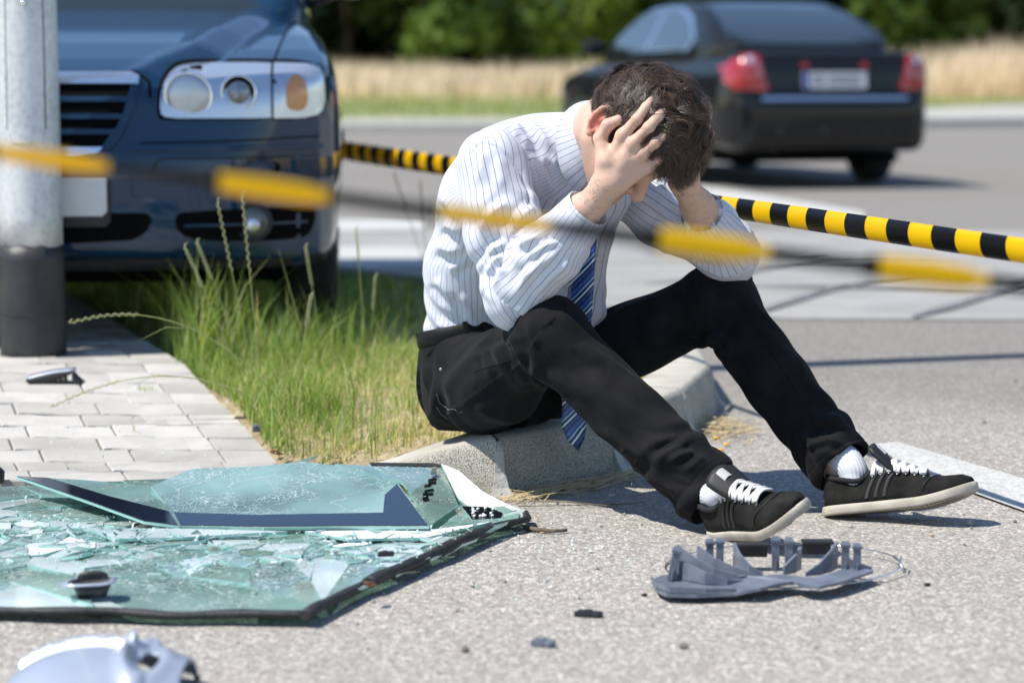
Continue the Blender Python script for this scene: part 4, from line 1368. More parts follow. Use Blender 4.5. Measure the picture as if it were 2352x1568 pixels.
# ================================================================== LAMP POST AND TAPES
PC = PZ(74, 815, 0.115)
lp = tag(empty('lamp_post', (PC[0], PC[1] + 0.02, 0.113)), 'grey galvanised lamp post with a black painted foot, blue car behind it', 'lamp post')
M_GALV = mat('galvanised_steel', (0.42, 0.44, 0.45), 0.55, metal=0.35); _n = NT(M_GALV)
_co = _n.coord()
_n.to(_n.ramp(_n.math('ADD', _n.math('MULTIPLY', _n.noise(_n.mapping(_co, (1, 1, 0.25)), 16, 6, 0.65), 0.8), _n.math('MULTIPLY', _n.vor(_co, 55), 0.3)), [(0.32, (0.46, 0.485, 0.495)), (0.58, (0.64, 0.655, 0.66)), (0.8, (0.72, 0.735, 0.73))]), 'Base Color')
_n.to(_n.bump(_n.noise(_co, 45, 4), 0.15, 0.004), 'Normal')
M_FOOT = noisy('black_base_coat', (0.020, 0.020, 0.021), (0.045, 0.044, 0.043), 10, 0.5, 0.25, 40, 0.004)
FOOT_TOP = PY(70, 565, PC[1])[2] - 0.113
b = MB()
n = 64
rg = []
for z in np.concatenate([np.linspace(FOOT_TOP - 0.02, 1.4, 12), np.linspace(1.6, 7.6, 10)]):
    r = 0.0885 - 0.0062 * z
    rg.append([(r * math.cos(2 * math.pi * j / n), r * math.sin(2 * math.pi * j / n), z) for j in range(n)])
b.rings(rg); b.build('shaft', M_GALV, lp)
b = MB(); rg = []
for z in np.linspace(-0.05, 1.0, 9):
    zz = z * FOOT_TOP if z > 0 else z
    r = 0.0905 - 0.0055 * zz
    rg.append([(r * math.cos(2 * math.pi * j / n), r * math.sin(2 * math.pi * j / n), zz + (0.006 * vnoise(np.array([[j * 0.45, 0, 0]]), 1.0, 3)[0] if z == 1.0 else 0)) for j in range(n)])
b.rings(rg); b.build('painted_foot', M_FOOT, lp)
b = MB(); b.lathe([(0.0915, 0.115), (0.0925, 0.118), (0.0915, 0.121)], n, cap=False); b.build('foot_seam', M_FOOT, lp)
# access door with rounded lower corners
b = MB(); rg = []
a0, a1 = R(-118), R(-48)
z0 = PY(70, 330, PC[1])[2] - 0.113
for z in np.concatenate([z0 + 0.05 * np.array([0, 0.04, 0.14, 0.3, 0.55, 1.0]), [1.0, 1.15, 1.3]]):
    f = min(1.0, (z - z0) / 0.05); ins = 0.22 * (1 - math.sqrt(max(0, 1 - (1 - f) ** 2)))
    r = 0.0885 - 0.0062 * z + 0.0022
    rg.append([(r * math.cos(a), r * math.sin(a), z) for a in np.linspace(a0 + ins, a1 - ins, 20)])
b.rings(rg, closed=False, cap0=False, cap1=False)
dr = b.build('access_door', M_GALV, lp); sm_ = dr.modifiers.new('thick', 'SOLIDIFY'); sm_.thickness = 0.003; sm_.offset = -1
for q in (0, 1):
    a = (a0, a1)[q] + (-0.03, 0.03)[q]
    b = MB(); b.tube([((0.0885 - 0.0062 * z + 0.0006) * math.cos(a), (0.0885 - 0.0062 * z + 0.0006) * math.sin(a), z) for z in np.linspace(z0 + 0.04, 1.3, 9)], 0.0016, 5)
    b.build('door_gap', M_VOID, lp)
bz = PY(90, 8, PC[1])[2] - 0.113; a = R(-83); r = 0.0885 - 0.0062 * bz
b = MB(); b.lathe([(0.001, 0.012), (0.006, 0.011), (0.009, 0.006), (0.0095, 0.0)], 14, M=Matrix.Translation((r * math.cos(a), r * math.sin(a), bz)) @ Matrix.Rotation(R(90), 4, 'X') @ Matrix.Rotation(0, 4, 'Z')); b.build('bolt', M_CHROME, lp)
b = MB(); b.tube([(0, 0, 7.5), (0.05, 0, 7.9), (0.4, 0, 8.1), (1.0, 0, 8.15)], [0.042, 0.036, 0.03, 0.028], 12); b.build('arm', M_GALV, lp)
b = MB(); b.lathe([(0.02, -0.35), (0.09, -0.2), (0.11, 0.1), (0.05, 0.32)], 18, 'x', (1.2, 0, 8.14)); b.build('lamp_head', M_GALV, lp)

M_TAPE = mat('barrier_tape', (0.8, 0.55, 0.02), 0.32, spec=0.5); _n = NT(M_TAPE)
_sx = _n.new('ShaderNodeSeparateXYZ'); _n.l.new(_n.new('ShaderNodeUVMap', uv_map='cloth').outputs[0], _sx.inputs[0])
_f = _n.math('FRACT', _n.math('ADD', _n.math('DIVIDE', _sx.outputs[0], 0.19), _n.math('MULTIPLY', _sx.outputs[1], 0.10)))
_n.to(_n.ramp(_f, [(0.0, (0.008, 0.008, 0.009)), (0.5, (0.95, 0.66, 0.003))], 'CONSTANT'), 'Base Color')
_tr = _n.new('ShaderNodeBsdfTranslucent')
_n.l.new(_n.b.inputs['Base Color'].links[0].from_socket, _tr.inputs[0])
_mx = _n.new('ShaderNodeMixShader'); _mx.inputs[0].default_value = 0.5
_n.l.new(_n.b.outputs[0], _mx.inputs[1]); _n.l.new(_tr.outputs[0], _mx.inputs[2]); _n.l.new(_mx.outputs[0], _n.out.inputs[0])


def tape(name, pts, prof, twist, phase, lab):
    """a folded plastic ribbon: prof(t) gives its height, twist(t) its turn about its own line"""
    P = [np.asarray(p, float) for p in pts]
    n = 240; Q = []
    seg = [np.linalg.norm(P[i + 1] - P[i]) for i in range(len(P) - 1)]; L = sum(seg)
    V = []; UVv = []
    for i in range(n):
        t = i / (n - 1); s = t * L; k = 0; ss = s
        while k < len(seg) - 1 and ss > seg[k]: ss -= seg[k]; k += 1
        c = lerp(P[k], P[k + 1], ss / seg[k]); c[2] -= 0.03 * 4 * t * (1 - t) * 0
        d = unit(P[k + 1] - P[k])
        up = np.array((0, 0, 1.0)); up = unit(up - d * (up @ d)); sd = np.cross(d, up)
        a = twist(s); w = prof(s)
        u2 = up * math.cos(a) + sd * math.sin(a); s2 = -up * math.sin(a) + sd * math.cos(a)
        for j in range(9):
            q = -1 + 2 * j / 8
            V.append(c + u2 * w * 0.5 * q + s2 * w * 0.17 * (1 - q * q) ** 0.8 * (1 if True else 0) - s2 * 0.0)
            UVv.append((s + phase, q * 0.02 / 0.1 * 0.1))
    F = []; UV = []
    for i in range(n - 1):
        for j in range(8):
            q = [i * 9 + j, i * 9 + j + 1, (i + 1) * 9 + j + 1, (i + 1) * 9 + j]; F.append(q); UV += [UVv[k_] for k_ in q]
    me = fast_mesh(name, np.array(V), np.array(F))
    l = me.uv_layers.new(name='cloth'); l.data.foreach_set('uv', np.array(UV, np.float32).ravel())
    o = link(name, me, M_TAPE)
    sm_ = o.modifiers.new('thick', 'SOLIDIFY'); sm_.thickness = 0.0012; sm_.offset = 0
    return tag(o, lab, 'barrier tape')


YR = 4.28
a = PY(2270, 567, YR)
# straight line through its two ends in the picture
def depth_on(px, w):
    return YR / (w)
wl = lambda x: (1 + (x - 1700) * 0.00045) / (1 + (2270 - 1700) * 0.00045)
tl_ = PY(830, 352, YR / wl(830)); tr_ = PY(2352, 576, YR / wl(2352))
dv = tr_ - tl_
tape_a = tl_ - dv * 0.42; tape_b = tr_ + dv * 0.08
Lf = np.linalg.norm(tape_b - tape_a)
s_man = np.linalg.norm(PY(1060, 388, YR / wl(1060)) - tape_a)
s_two = np.linalg.norm(PY(1650, 478, YR / wl(1650)) - tape_a)
T1 = tape('barrier_tape', [tape_a, tape_b], lambda s: 0.043 + 0.004 * math.sin(s * 1.3) + 0.024 * float(sstep(s_two - 0.5, s_man, s)), lambda s: 0.12 + 0.10 * math.sin(s * 1.9), 0.035,
          'black and yellow barrier tape stretched behind the seated man towards the blue car')
YF = 2.07
f0 = PY(-500, 300, YF + 0.05); f1 = PY(0, 350, YF); f2 = PY(1176, 508, YF); f3 = PY(2352, 655, YF); f4 = PY(2900, 720, YF)
base = np.linalg.norm(f1 - f0)
tape('barrier_tape', [f0, f1, f2, f3, f4], lambda s: 0.0135 + 0.009 * max(0.0, math.sin(2 * math.pi * (s + 0.079) / 0.19 - math.pi + 0.4)) ** 0.22 * (0.35 if abs(s - base - 0.44) < 0.10 else 1.0), lambda s: 0.55 + 0.3 * math.sin(s * 4.2 + 0.9), 0.079,
     'out of focus yellow and black tape crossing in front of the seated man')
# stakes that hold the tapes, outside the picture
M_STAKE = noisy('stake_steel', (0.25, 0.25, 0.26), (0.35, 0.35, 0.36), 10, 0.5)
for p, lab in ((tape_b, 'steel stake holding the tape at the roadside'), (tape_a, 'steel stake holding the tape behind the blue car'), (f0, 'steel stake holding the near tape by the pavement'), (f4, 'steel stake holding the near tape on the road')):
    root = tag(empty('stake', (p[0], p[1], 0.0)), lab, 'stake', 'stakes holding the barrier tape')
    b = MB(); b.tube([(0, 0, 0), (0, 0, p[2] + 0.12)], 0.012, 10); b.build('rod', M_STAKE, root)
    b = MB(); b.lathe([(0.12, 0.0), (0.12, 0.02), (0.03, 0.045), (0.02, 0.06)], 20); b.build('foot', M_STAKE, root)
# ================================================================== THE MAN ON THE KERB
A = PY
hipR = A(1092, 893, 5.19); hipL = hipR + np.array((0.125, 0.10, 0.0))
kneeR = A(1268, 778, 4.84); ankR = A(1628, 1128, 4.665)
kneeL = A(1650, 692, 5.09); ankL = A(1938, 1078, 4.845)
shR = A(1132, 392, 4.96); shL = shR + np.array((0.25, 0.215, -0.015))
elR = A(1188, 672, 4.87); wrR = A(1392, 408, 4.745)
elL = A(1664, 570, 5.05); wrL = A(1568, 420, 4.87)
AXL = unit((0.76, 0.65, 0))                       # his left
neckB = A(1345, 336, 5.02)

# head frame: up (crown), forward (face), right
HS = 1.12
hf = unit((0.30, -0.40, -0.86)); hu = np.array((0.75, -0.45, 0.47)); hu = unit(hu - hf * (hu @ hf)); hr = np.cross(hf, hu)
HC = A(1487, 285, 4.83)
HM = np.stack([hr, hf, hu])                        # rows


def hl(r, f, u):
    return HC + HS * (r * hr + f * hf + u * hu)


def hell(c, rad):
    return ell(hl(*c), HM, np.array(rad) * HS)


def hcone(a, b, ra, rb):
    return cone(hl(*a), hl(*b), ra * HS, rb * HS)


U = 'u'; SUB = 's'
skull = [(U, hell((0, 0, 0), (0.074, 0.095, 0.086)), 0.0),
         (U, hell((0, 0.022, -0.055), (0.064, 0.066, 0.082)), 0.03)]
head = skull + [
    (U, hcone((-0.05, -0.005, -0.085), (-0.012, 0.068, -0.122), 0.022, 0.021), 0.03),
    (U, hcone((0.05, -0.005, -0.085), (0.012, 0.068, -0.122), 0.022, 0.021), 0.03),
    (U, hcone((-0.045, 0.05, -0.06), (-0.03, 0.06, -0.085), 0.024, 0.02), 0.03),
    (U, hcone((0.045, 0.05, -0.06), (0.03, 0.06, -0.085), 0.024, 0.02), 0.03),
    (U, hcone((-0.038, 0.074, -0.022), (0.038, 0.074, -0.022), 0.013, 0.013), 0.018),
    (SUB, (lambda q: q)(ball(hl(-0.031, 0.098, -0.038), 0.013 * HS)), 0.012),
    (SUB, ball(hl(0.031, 0.098, -0.038), 0.013 * HS), 0.012),
    (U, hell((-0.031, 0.073, -0.039), (0.015, 0.013, 0.011)), 0.004),
    (U, hell((0.031, 0.073, -0.039), (0.015, 0.013, 0.011)), 0.004),
    (U, hcone((0, 0.084, -0.030), (0, 0.108, -0.066), 0.0085, 0.0115), 0.012),
    (U, ball(hl(0, 0.109, -0.068), 0.0115 * HS), 0.006),
    (U, ball(hl(-0.0125, 0.096, -0.0725), 0.0085 * HS), 0.006),
    (U, ball(hl(0.0125, 0.096, -0.0725), 0.0085 * HS), 0.006),
    (SUB, ball(hl(-0.0065, 0.103, -0.0795), 0.0035 * HS), 0.003),
    (SUB, ball(hl(0.0065, 0.103, -0.0795), 0.0035 * HS), 0.003),
    (U, hcone((-0.019, 0.078, -0.0965), (0, 0.087, -0.094), 0.004, 0.0065), 0.008),
    (U, hcone((0.019, 0.078, -0.0965), (0, 0.087, -0.094), 0.004, 0.0065), 0.008),
    (U, hcone((-0.016, 0.078, -0.1035), (0, 0.084, -0.105), 0.004, 0.0075), 0.006),
    (U, hcone((0.016, 0.078, -0.1035), (0, 0.084, -0.105), 0.004, 0.0075), 0.006),
    (SUB, hcone((-0.022, 0.088, -0.0995), (0.022, 0.088, -0.0995), 0.0022, 0.0022), 0.003),
    (U, ball(hl(0, 0.077, -0.124), 0.019 * HS), 0.02),
]
for s_ in (1, -1):                                   # ears: rim, hollow, lobe
    ear = [(U, hell((s_ * 0.081, -0.014, -0.043), (0.006, 0.017, 0.028)), 0.006)]
    ringp = []
    for k in range(9):
        a = R(-70 + 40 * k * 0.78)
        ringp.append((s_ * (0.086 + 0.004 * math.cos(a)), -0.014 - 0.017 * math.cos(a - 0.35), -0.040 + 0.028 * math.sin(a)))
    for k in range(8): ear.append((U, hcone(ringp[k], ringp[k + 1], 0.0042, 0.0042), 0.003))
    ear.append((SUB, hell((s_ * 0.090, -0.006, -0.045), (0.008, 0.009, 0.014)), 0.004))
    ear.append((U, ball(hl(s_ * 0.083, -0.006, -0.070), 0.0075 * HS), 0.006))
    ear.append((U, hcone((s_ * 0.083, 0.003, -0.040), (s_ * 0.083, 0.003, -0.052), 0.004, 0.005), 0.004))
    head += ear
neck_top = hl(0, -0.035, -0.07)
head.append((U, cone(neckB + np.array((-0.02, 0.04, -0.01)), neck_top, 0.062, 0.059), 0.03))
head.append((U, cone(hl(0, -0.055, -0.035), neckB + np.array((-0.005, 0.02, 0.015)), 0.042, 0.05), 0.03))
headskull = [op for op in head[:7]]

# ------------------------------------------------ hands, fitted on the surface of the head
eye_ = np.array((0, 0, CAM_H))


def on_head(px, py, off):
    d = ray(px, py)
    return march(headskull, eye_, (d.x, d.y, d.z), 4.2, 5.4, off)


hand = []
FR = 0.0088
def finger(px, radii, k=0.0035):
    P = [on_head(x, y, o) for x, y, o in px]
    for i in range(len(P) - 1):
        hand.append((U, cone(P[i], P[i + 1], radii[i], radii[i + 1]), k))
    return P


wrH = on_head(1398, 412, 0.045)
idx_ = finger([(1430, 312, 0.024), (1462, 276, 0.028), (1484, 247, 0.021), (1500, 226, 0.011)], [0.0117, 0.0108, 0.0099, 0.0081])
mid_ = finger([(1454, 330, 0.025), (1490, 293, 0.030), (1512, 268, 0.022), (1532, 247, 0.011)], [0.0121, 0.0112, 0.0102, 0.0082])
rin_ = finger([(1474, 354, 0.024), (1505, 328, 0.028), (1524, 313, 0.020), (1543, 298, 0.010)], [0.0114, 0.0104, 0.0095, 0.0077])
pin_ = finger([(1486, 384, 0.020), (1512, 367, 0.023), (1528, 357, 0.016), (1545, 346, 0.009)], [0.0106, 0.0093, 0.0085, 0.0069])
thm_ = finger([(1392, 372, 0.030), (1378, 318, 0.030), (1396, 288, 0.029), (1420, 276, 0.020)], [0.0178, 0.0128, 0.0121, 0.0103], 0.006)
wl1 = on_head(1374, 418, 0.040); wl2 = on_head(1426, 424, 0.040)
for kn, r1 in ((idx_[0], 0.0125), (mid_[0], 0.0125), (rin_[0], 0.012), (pin_[0], 0.0115)):
    t = {id(idx_[0]): 0.15, id(mid_[0]): 0.4, id(rin_[0]): 0.65, id(pin_[0]): 0.95}[id(kn)]
    hand.append((U, cone(lerp(wl1, wl2, t), kn, 0.0165, r1), 0.012))
hand.append((U, cone(lerp(wl1, wl2, 0.5), lerp(lerp(idx_[0], pin_[0], 0.45), wrH, 0.35), 0.020, 0.017), 0.015))
hand.append((U, cone(lerp(wl1, wl2, 0.2), thm_[0], 0.018, 0.0175), 0.014))
for kn in (idx_[0], mid_[0], rin_[0], pin_[0]):
    hand.append((U, ball(kn + np.array((0, -0.004, 0.001)), 0.0098), 0.006))
for fg in (idx_, mid_, rin_, pin_):
    hand.append((U, ball(fg[1] + np.array((0, -0.0015, 0.0)), 0.0103 if fg is not pin_ else 0.0088), 0.004))

# left hand on the far side: points in the head's own frame, dropped on to the skull
def on_dir(r, f, u, off):
    d = unit(r * hr + f * hf + u * hu)
    return march(headskull, HC + d * 0.2, -d, 0.0, 0.2, off)


def lfinger(dirs, radii, k=0.0035):
    P = [on_dir(*q) for q in dirs]
    for i in range(len(P) - 1): hand.append((U, cone(P[i], P[i + 1], radii[i], radii[i + 1]), k))
    return P


li = lfinger([(-0.80, 0.28, 0.52, 0.024), (-0.70, -0.05, 0.66, 0.027), (-0.60, -0.26, 0.72, 0.02), (-0.50, -0.44, 0.74, 0.011)], [0.0117, 0.0108, 0.0099, 0.0081])
lm = lfinger([(-0.66, 0.36, 0.66, 0.025), (-0.50, 0.05, 0.84, 0.028), (-0.40, -0.15, 0.88, 0.02), (-0.30, -0.32, 0.88, 0.011)], [0.0121, 0.0112, 0.0102, 0.0082])
lr = lfinger([(-0.52, 0.46, 0.72, 0.024), (-0.32, 0.22, 0.92, 0.027), (-0.22, 0.05, 0.96, 0.02), (-0.13, -0.10, 0.98, 0.011)], [0.0114, 0.0104, 0.0095, 0.0077])
lp = lfinger([(-0.44, 0.62, 0.66, 0.021), (-0.26, 0.44, 0.84, 0.024), (-0.17, 0.32, 0.90, 0.017), (-0.09, 0.22, 0.94, 0.010)], [0.0106, 0.0093, 0.0085, 0.0069])
lt = lfinger([(-0.95, 0.45, -0.02, 0.030), (-0.98, 0.10, 0.10, 0.028), (-0.93, -0.12, 0.22, 0.022), (-0.86, -0.3, 0.3, 0.012)], [0.0178, 0.0128, 0.0121, 0.0103], 0.006)
lw1 = wrL + np.array((0.012, 0.014, 0.012)); lw2 = wrL + np.array((0.0, -0.012, 0.012))
for kn, t, r1 in ((li[0], 0.0, 0.0125), (lm[0], 0.35, 0.0125), (lr[0], 0.65, 0.012), (lp[0], 1.0, 0.0115)):
    hand.append((U, cone(lerp(lw1, lw2, t), kn, 0.019, r1), 0.012))
hand.append((U, cone(lw1, lt[0], 0.019, 0.0175), 0.014))
hand.append((U, cone(wrL, lerp(lm[0], lp[0], 0.4), 0.022, 0.016), 0.014))

# ------------------------------------------------ the body, one continuous surface
waist = np.array((-0.075, 5.30, 0.315)); chest = np.array((0.03, 5.13, 0.60))
pelv = (hipR + hipL) / 2
body = list(head) + hand
body += [(U, cone(elR + np.array((0, 0, 0.0)), lerp(wl1, wl2, 0.5), 0.040, 0.029), 0.014),
         (U, cone(lerp(elR, wrR, 0.15), lerp(elR, wrR, 0.7), 0.040, 0.034), 0.02),
         (U, cone(shR, elR, 0.048, 0.038), 0.03),
         (U, cone(elL, wrL, 0.040, 0.0265), 0.014), (U, cone(lerp(elL, wrL, 0.1), lerp(elL, wrL, 0.65), 0.042, 0.033), 0.02),
         (U, cone(shL, elL, 0.048, 0.038), 0.03),
         (U, cone(shR, shL, 0.055, 0.055), 0.05),
         (U, cone(waist + np.array((0.05, -0.02, 0)), chest, 0.06, 0.075, AXL, 1.3), 0.06),
         (U, cone(chest, neckB, 0.08, 0.055), 0.06),
         (U, cone(pelv + np.array((0, 0, 0.02)), waist, 0.09, 0.085, AXL, 1.3), 0.06),
         (U, cone(hipR, kneeR, 0.07, 0.05), 0.05), (U, cone(hipL, kneeL, 0.07, 0.05), 0.05),
         (U, cone(kneeR, ankR, 0.048, 0.034), 0.03), (U, cone(kneeL, ankL, 0.048, 0.034), 0.03),
         (U, cone(lerp(kneeR, ankR, 0.15), lerp(kneeR, ankR, 0.6), 0.05, 0.04), 0.03), (U, cone(lerp(kneeL, ankL, 0.15), lerp(kneeL, ankL, 0.6), 0.05, 0.04), 0.03)]
footR = ankR + np.array((0.05, -0.08, -0.055)); footL = ankL + np.array((0.08, -0.035, -0.06))
body += [(U, cone(ankR, footR, 0.033, 0.024), 0.03), (U, cone(ankL, footL, 0.033, 0.024), 0.03)]
BV, BF = surface(body, (-0.35, 4.35, -0.02), (0.95, 5.55, 1.02), 0.0026)

M_SKIN = mat('skin', (0.56, 0.33, 0.235), 0.56, spec=0.35); _n = NT(M_SKIN)
_c = _n.attr('tint')
_co = _n.coord()
_n.to(_n.mix(_n.ramp(_n.noise(_co, 55, 5, 0.65), [(0.42, 0.0), (0.72, 0.4)]), _n.mix(_n.ramp(_n.noise(_co, 300, 3), [(0.5, 0.0), (0.75, 0.3)]), _c, (0.45, 0.25, 0.17)), (0.60, 0.33, 0.25)), 'Base Color')
_n.b.inputs['Subsurface Weight'].default_value = 0.10
_n.b.inputs['Subsurface Radius'].default_value = (0.9, 0.32, 0.18)
_n.b.inputs['Subsurface Scale'].default_value = 0.006
_n.to(_n.bump(_n.noise(_co, 500, 3), 0.25, 0.001, _n.bump(_n.noise(_n.mapping(_co, (1, 1, 1)), 75, 4), 0.25, 0.004)), 'Normal')
me = fast_mesh('person', BV, BF)
# skin tone: redder knuckles, lips and nose; darker brows
tone = np.tile(np.array((0.62, 0.42, 0.32)), (len(BV), 1))
def paint_spot(c, rad, col, amt):
    w = np.exp(-((BV - c) ** 2).sum(1) / (2 * rad * rad))[:, None] * amt
    tone[:] = tone * (1 - w) + np.asarray(col) * w
for kn in (idx_[0], mid_[0], rin_[0], pin_[0], idx_[1], mid_[1], rin_[1], pin_[1], thm_[2]):
    paint_spot(kn, 0.009, (0.60, 0.31, 0.23), 0.5)
for s_ in (1, -1): paint_spot(hl(s_ * 0.085, -0.012, -0.045), 0.022, (0.66, 0.17, 0.11), 0.9)  # sun glowing red through the ears, put into the skin colour
paint_spot(hl(0, 0.11, -0.068), 0.014, (0.56, 0.27, 0.19), 0.5)
for x_ in (-0.016, -0.008, 0, 0.008, 0.016): paint_spot(hl(x_, 0.088, -0.0995), 0.0065, (0.46, 0.17, 0.13), 0.7)
for s_ in (1, -1):
    for q in np.linspace(0.012, 0.048, 10): paint_spot(hl(s_ * q, 0.088 - 0.25 * max(0, q - 0.03), -0.0205 + 0.12 * (q - 0.012) - 3.2 * max(0, q - 0.036) ** 1.5), 0.0036, (0.045, 0.03, 0.02), 0.95)
    for q in np.linspace(0.018, 0.046, 9): paint_spot(hl(s_ * q, 0.087 - 18 * (q - 0.031) ** 2, -0.047), 0.0018, (0.05, 0.03, 0.02), 0.8)
for th in np.linspace(0, 1, 12):                      # beard shadow
    paint_spot(hl(0.055 - 0.05 * th, 0.0 + 0.075 * th, -0.10 - 0.02 * th), 0.018, (0.40, 0.25, 0.19), 0.35)
set_color(me, 'tint', tone)
for fg in (idx_, mid_, rin_, pin_):                    # creases over the finger joints
    for jn in (1, 2):
        dd = unit(fg[jn + 1] - fg[jn - 1])
        for q in (-0.0035, 0.0, 0.0035):
            dq = (BV - fg[jn]) @ dd - q; near_ = np.exp(-((BV - fg[jn]) ** 2).sum(1) / (2 * 0.010 ** 2))
            w = (np.exp(-(dq / 0.0011) ** 2) * near_ * 0.45)[:, None]
            tone[:] = tone * (1 - w) + np.array((0.42, 0.20, 0.14)) * w
set_color(me, 'tint', tone)
person = tag(link('person', me, M_SKIN), 'young man in pinstriped shirt and black trousers sitting hunched on the kerb, head in hands', 'person')
for v in (BV,): pass

# dark hair on the forearms
def arm_hair(name, a, b_, r, n, seed):
    g = np.random.default_rng(seed); t = g.uniform(0.0, 1.0, n); th = g.uniform(0, 6.283, n)
    d = unit(b_ - a); u = unit(np.cross(d, (0, 0, 1))); w = np.cross(d, u)
    c = a + (b_ - a) * t[:, None]; o = u * np.cos(th)[:, None] + w * np.sin(th)[:, None]
    P = np.array([march(body, c[i] + o[i] * 0.08, -o[i], 0.0, 0.08, 0.0) for i in range(n)])
    f = d * g.uniform(0.3, 1.0, (n, 1)) + np.cross(o, d) * g.normal(0, 0.6, (n, 1)) + o * 0.35
    f /= np.linalg.norm(f, axis=1)[:, None]; L = g.uniform(0.006, 0.014, (n, 1)); s = np.cross(f, o) * 0.00022
    V = np.concatenate([P - s, P + s, P + f * L * 0.6 + s * 0.7, P + f * L * 0.6 - s * 0.7, P + f * L - o * 0.002]); i = np.arange(n)
    F = np.concatenate([np.stack([i, i + n, i + 2 * n], 1), np.stack([i, i + 2 * n, i + 3 * n], 1), np.stack([i + 3 * n, i + 2 * n, i + 4 * n], 1)])
    o_ = link(name, fast_mesh(name, V, F), mat('arm_hair', (0.03, 0.02, 0.014), 0.5), person); o_['kind'] = 'stuff'


arm_hair('arm_hair', lerp(elR, wrR, 0.72), lerp(elR, wrR, 1.0), 0.03, 260, 3)
arm_hair('arm_hair', lerp(elL, wrL, 0.5), lerp(elL, wrL, 1.02), 0.03, 420, 4)
M_NAIL = mat('nail', (0.70, 0.45, 0.37), 0.25, spec=0.6)
# finger nails
def nail(tip, prev, out, w=0.0058, l=0.0052, par=None):
    d = unit(tip - prev); out = unit(out - d * (out @ d)); s = np.cross(d, out)
    b = MB()
    rg = []
    for i in range(5):
        t = -1 + 2 * i / 4
        rr = []
        for j in range(7):
            q = -1 + 2 * j / 6
            sc = math.sqrt(max(0.02, 1 - (abs(t) ** 2.6) * 0.55))
            rr.append(tip + d * (t * l + 0.0005) + s * (q * w * sc) + out * (0.0078 - 0.0022 * q * q - 0.0006 * t * t))
        rg.append(rr)
    b.rings(rg, closed=False, cap0=False, cap1=False)
    return b.build('fingernail', M_NAIL, par)



nail(thm_[3], thm_[2], np.array((-0.1, -0.6, 0.8)), 0.0068, 0.0062, person)
# ------------------------------------------------ shirt
def elbow_chain(a, b, c, ra, rb, rb2, rc_, k):
    return [(U, cone(a, b, ra, rb), k), (U, cone(b, c, rb2, rc_), k)]


cuffR0 = lerp(elR, wrR, 0.76); cuffR1 = lerp(elR, wrR, 0.80)
cuffR_end = lerp(elR, lerp(wl1, wl2, 0.5), 0.765); cuffL_end = lerp(elL, wrL, 0.53)
torso_ops = [
    (U, cone(A(1108, 735, 5.27), A(1118, 610, 5.24), 0.107, 0.106, AXL, 1.16), 0.0),
    (U, cone(A(1118, 610, 5.24), A(1160, 470, 5.15), 0.106, 0.106, AXL, 1.18), 0.08),
    (U, cone(A(1160, 470, 5.15), A(1222, 388, 5.08), 0.106, 0.088, AXL, 1.25), 0.08),
    (U, cone(shR + np.array((0.015, 0.02, 0.022)), shL + np.array((-0.02, -0.01, 0.024)), 0.073, 0.071), 0.045),
    (U, cone(A(1212, 370, 5.10), A(1318, 335, 5.03), 0.080, 0.070), 0.06),
    (U, cone(A(1290, 560, 5.14), A(1365, 430, 5.06), 0.075, 0.085), 0.06),          # chest front
    (U, cone(A(1330, 700, 5.18), A(1310, 560, 5.14), 0.060, 0.075), 0.06),          # belly cloth
    (U, cone(A(1085, 470, 5.16), A(1130, 372, 5.10), 0.042, 0.052), 0.06),          # shoulder blade
]
sleeveR = [(U, cone(shR + np.array((0.0, 0.0, 0.012)), lerp(shR, elR, 0.5), 0.074, 0.077), 0.03), (U, cone(lerp(shR, elR, 0.5), elR, 0.077, 0.060), 0.03),
           (U, ball(elR + np.array((-0.012, 0.0, -0.022)), 0.052), 0.03),
           (U, cone(elR, lerp(elR, cuffR_end, 0.55), 0.062, 0.062), 0.03), (U, cone(lerp(elR, cuffR_end, 0.55), lerp(elR, cuffR_end, 0.80), 0.062, 0.045), 0.03)]
sleeveL = [(U, cone(shL, lerp(shL, elL, 0.5), 0.074, 0.076), 0.03), (U, cone(lerp(shL, elL, 0.5), elL, 0.076, 0.062), 0.03),
           (U, ball(elL + np.array((0.014, 0.0, -0.022)), 0.052), 0.03),
           (U, cone(elL, lerp(elL, cuffL_end, 0.6), 0.062, 0.054), 0.03), (U, cone(lerp(elL, cuffL_end, 0.6), lerp(elL, cuffL_end, 0.80), 0.054, 0.043), 0.03)]
hole = [(SUB, cone(neckB - unit(neck_top - neckB) * 0.01, neck_top + (neck_top - neckB) * 0.5, 0.064, 0.066), 0.010)]


def seg_param(P, pts):
    """closest point on a polyline: distance along, offset vector, segment"""
    best = None; s0 = 0.0
    for i in range(len(pts) - 1):
        a, b = pts[i], pts[i + 1]; L = np.linalg.norm(b - a); d = (b - a) / L
        t = np.clip((P - a) @ d, 0, L); q = a + t[:, None] * d; o = P - q
        dist = np.sqrt((o ** 2).sum(1))
        if best is None: best = [dist, s0 + t, o, np.zeros(len(P), int)]
        else:
            m = dist < best[0]
            best[0] = np.where(m, dist, best[0]); best[1] = np.where(m, s0 + t, best[1]); best[2] = np.where(m[:, None], o, best[2]); best[3] = np.where(m, i, best[3])
        s0 += L
    return best


def frames(pts, up):
    fr = []; N = np.asarray(up, float)
    for i in range(len(pts) - 1):
        d = unit(pts[i + 1] - pts[i]); u = unit(N - d * (N @ d)); w = np.cross(d, u); fr.append((d, u, w)); N = u
    return fr


def wrap_uv(me, F, ang, along, radius):
    """stripe coordinate round a limb, unwrapped face by face"""
    a = ang[F]
    a = np.where(a - a[:, :1] > np.pi, a - 2 * np.pi, np.where(a - a[:, :1] < -np.pi, a + 2 * np.pi, a))
    uv = np.stack([a * radius, along[F]], -1).reshape(-1, 2)
    l = me.uv_layers.new(name='cloth')
    l.data.foreach_set('uv', uv.astype(np.float32).ravel())


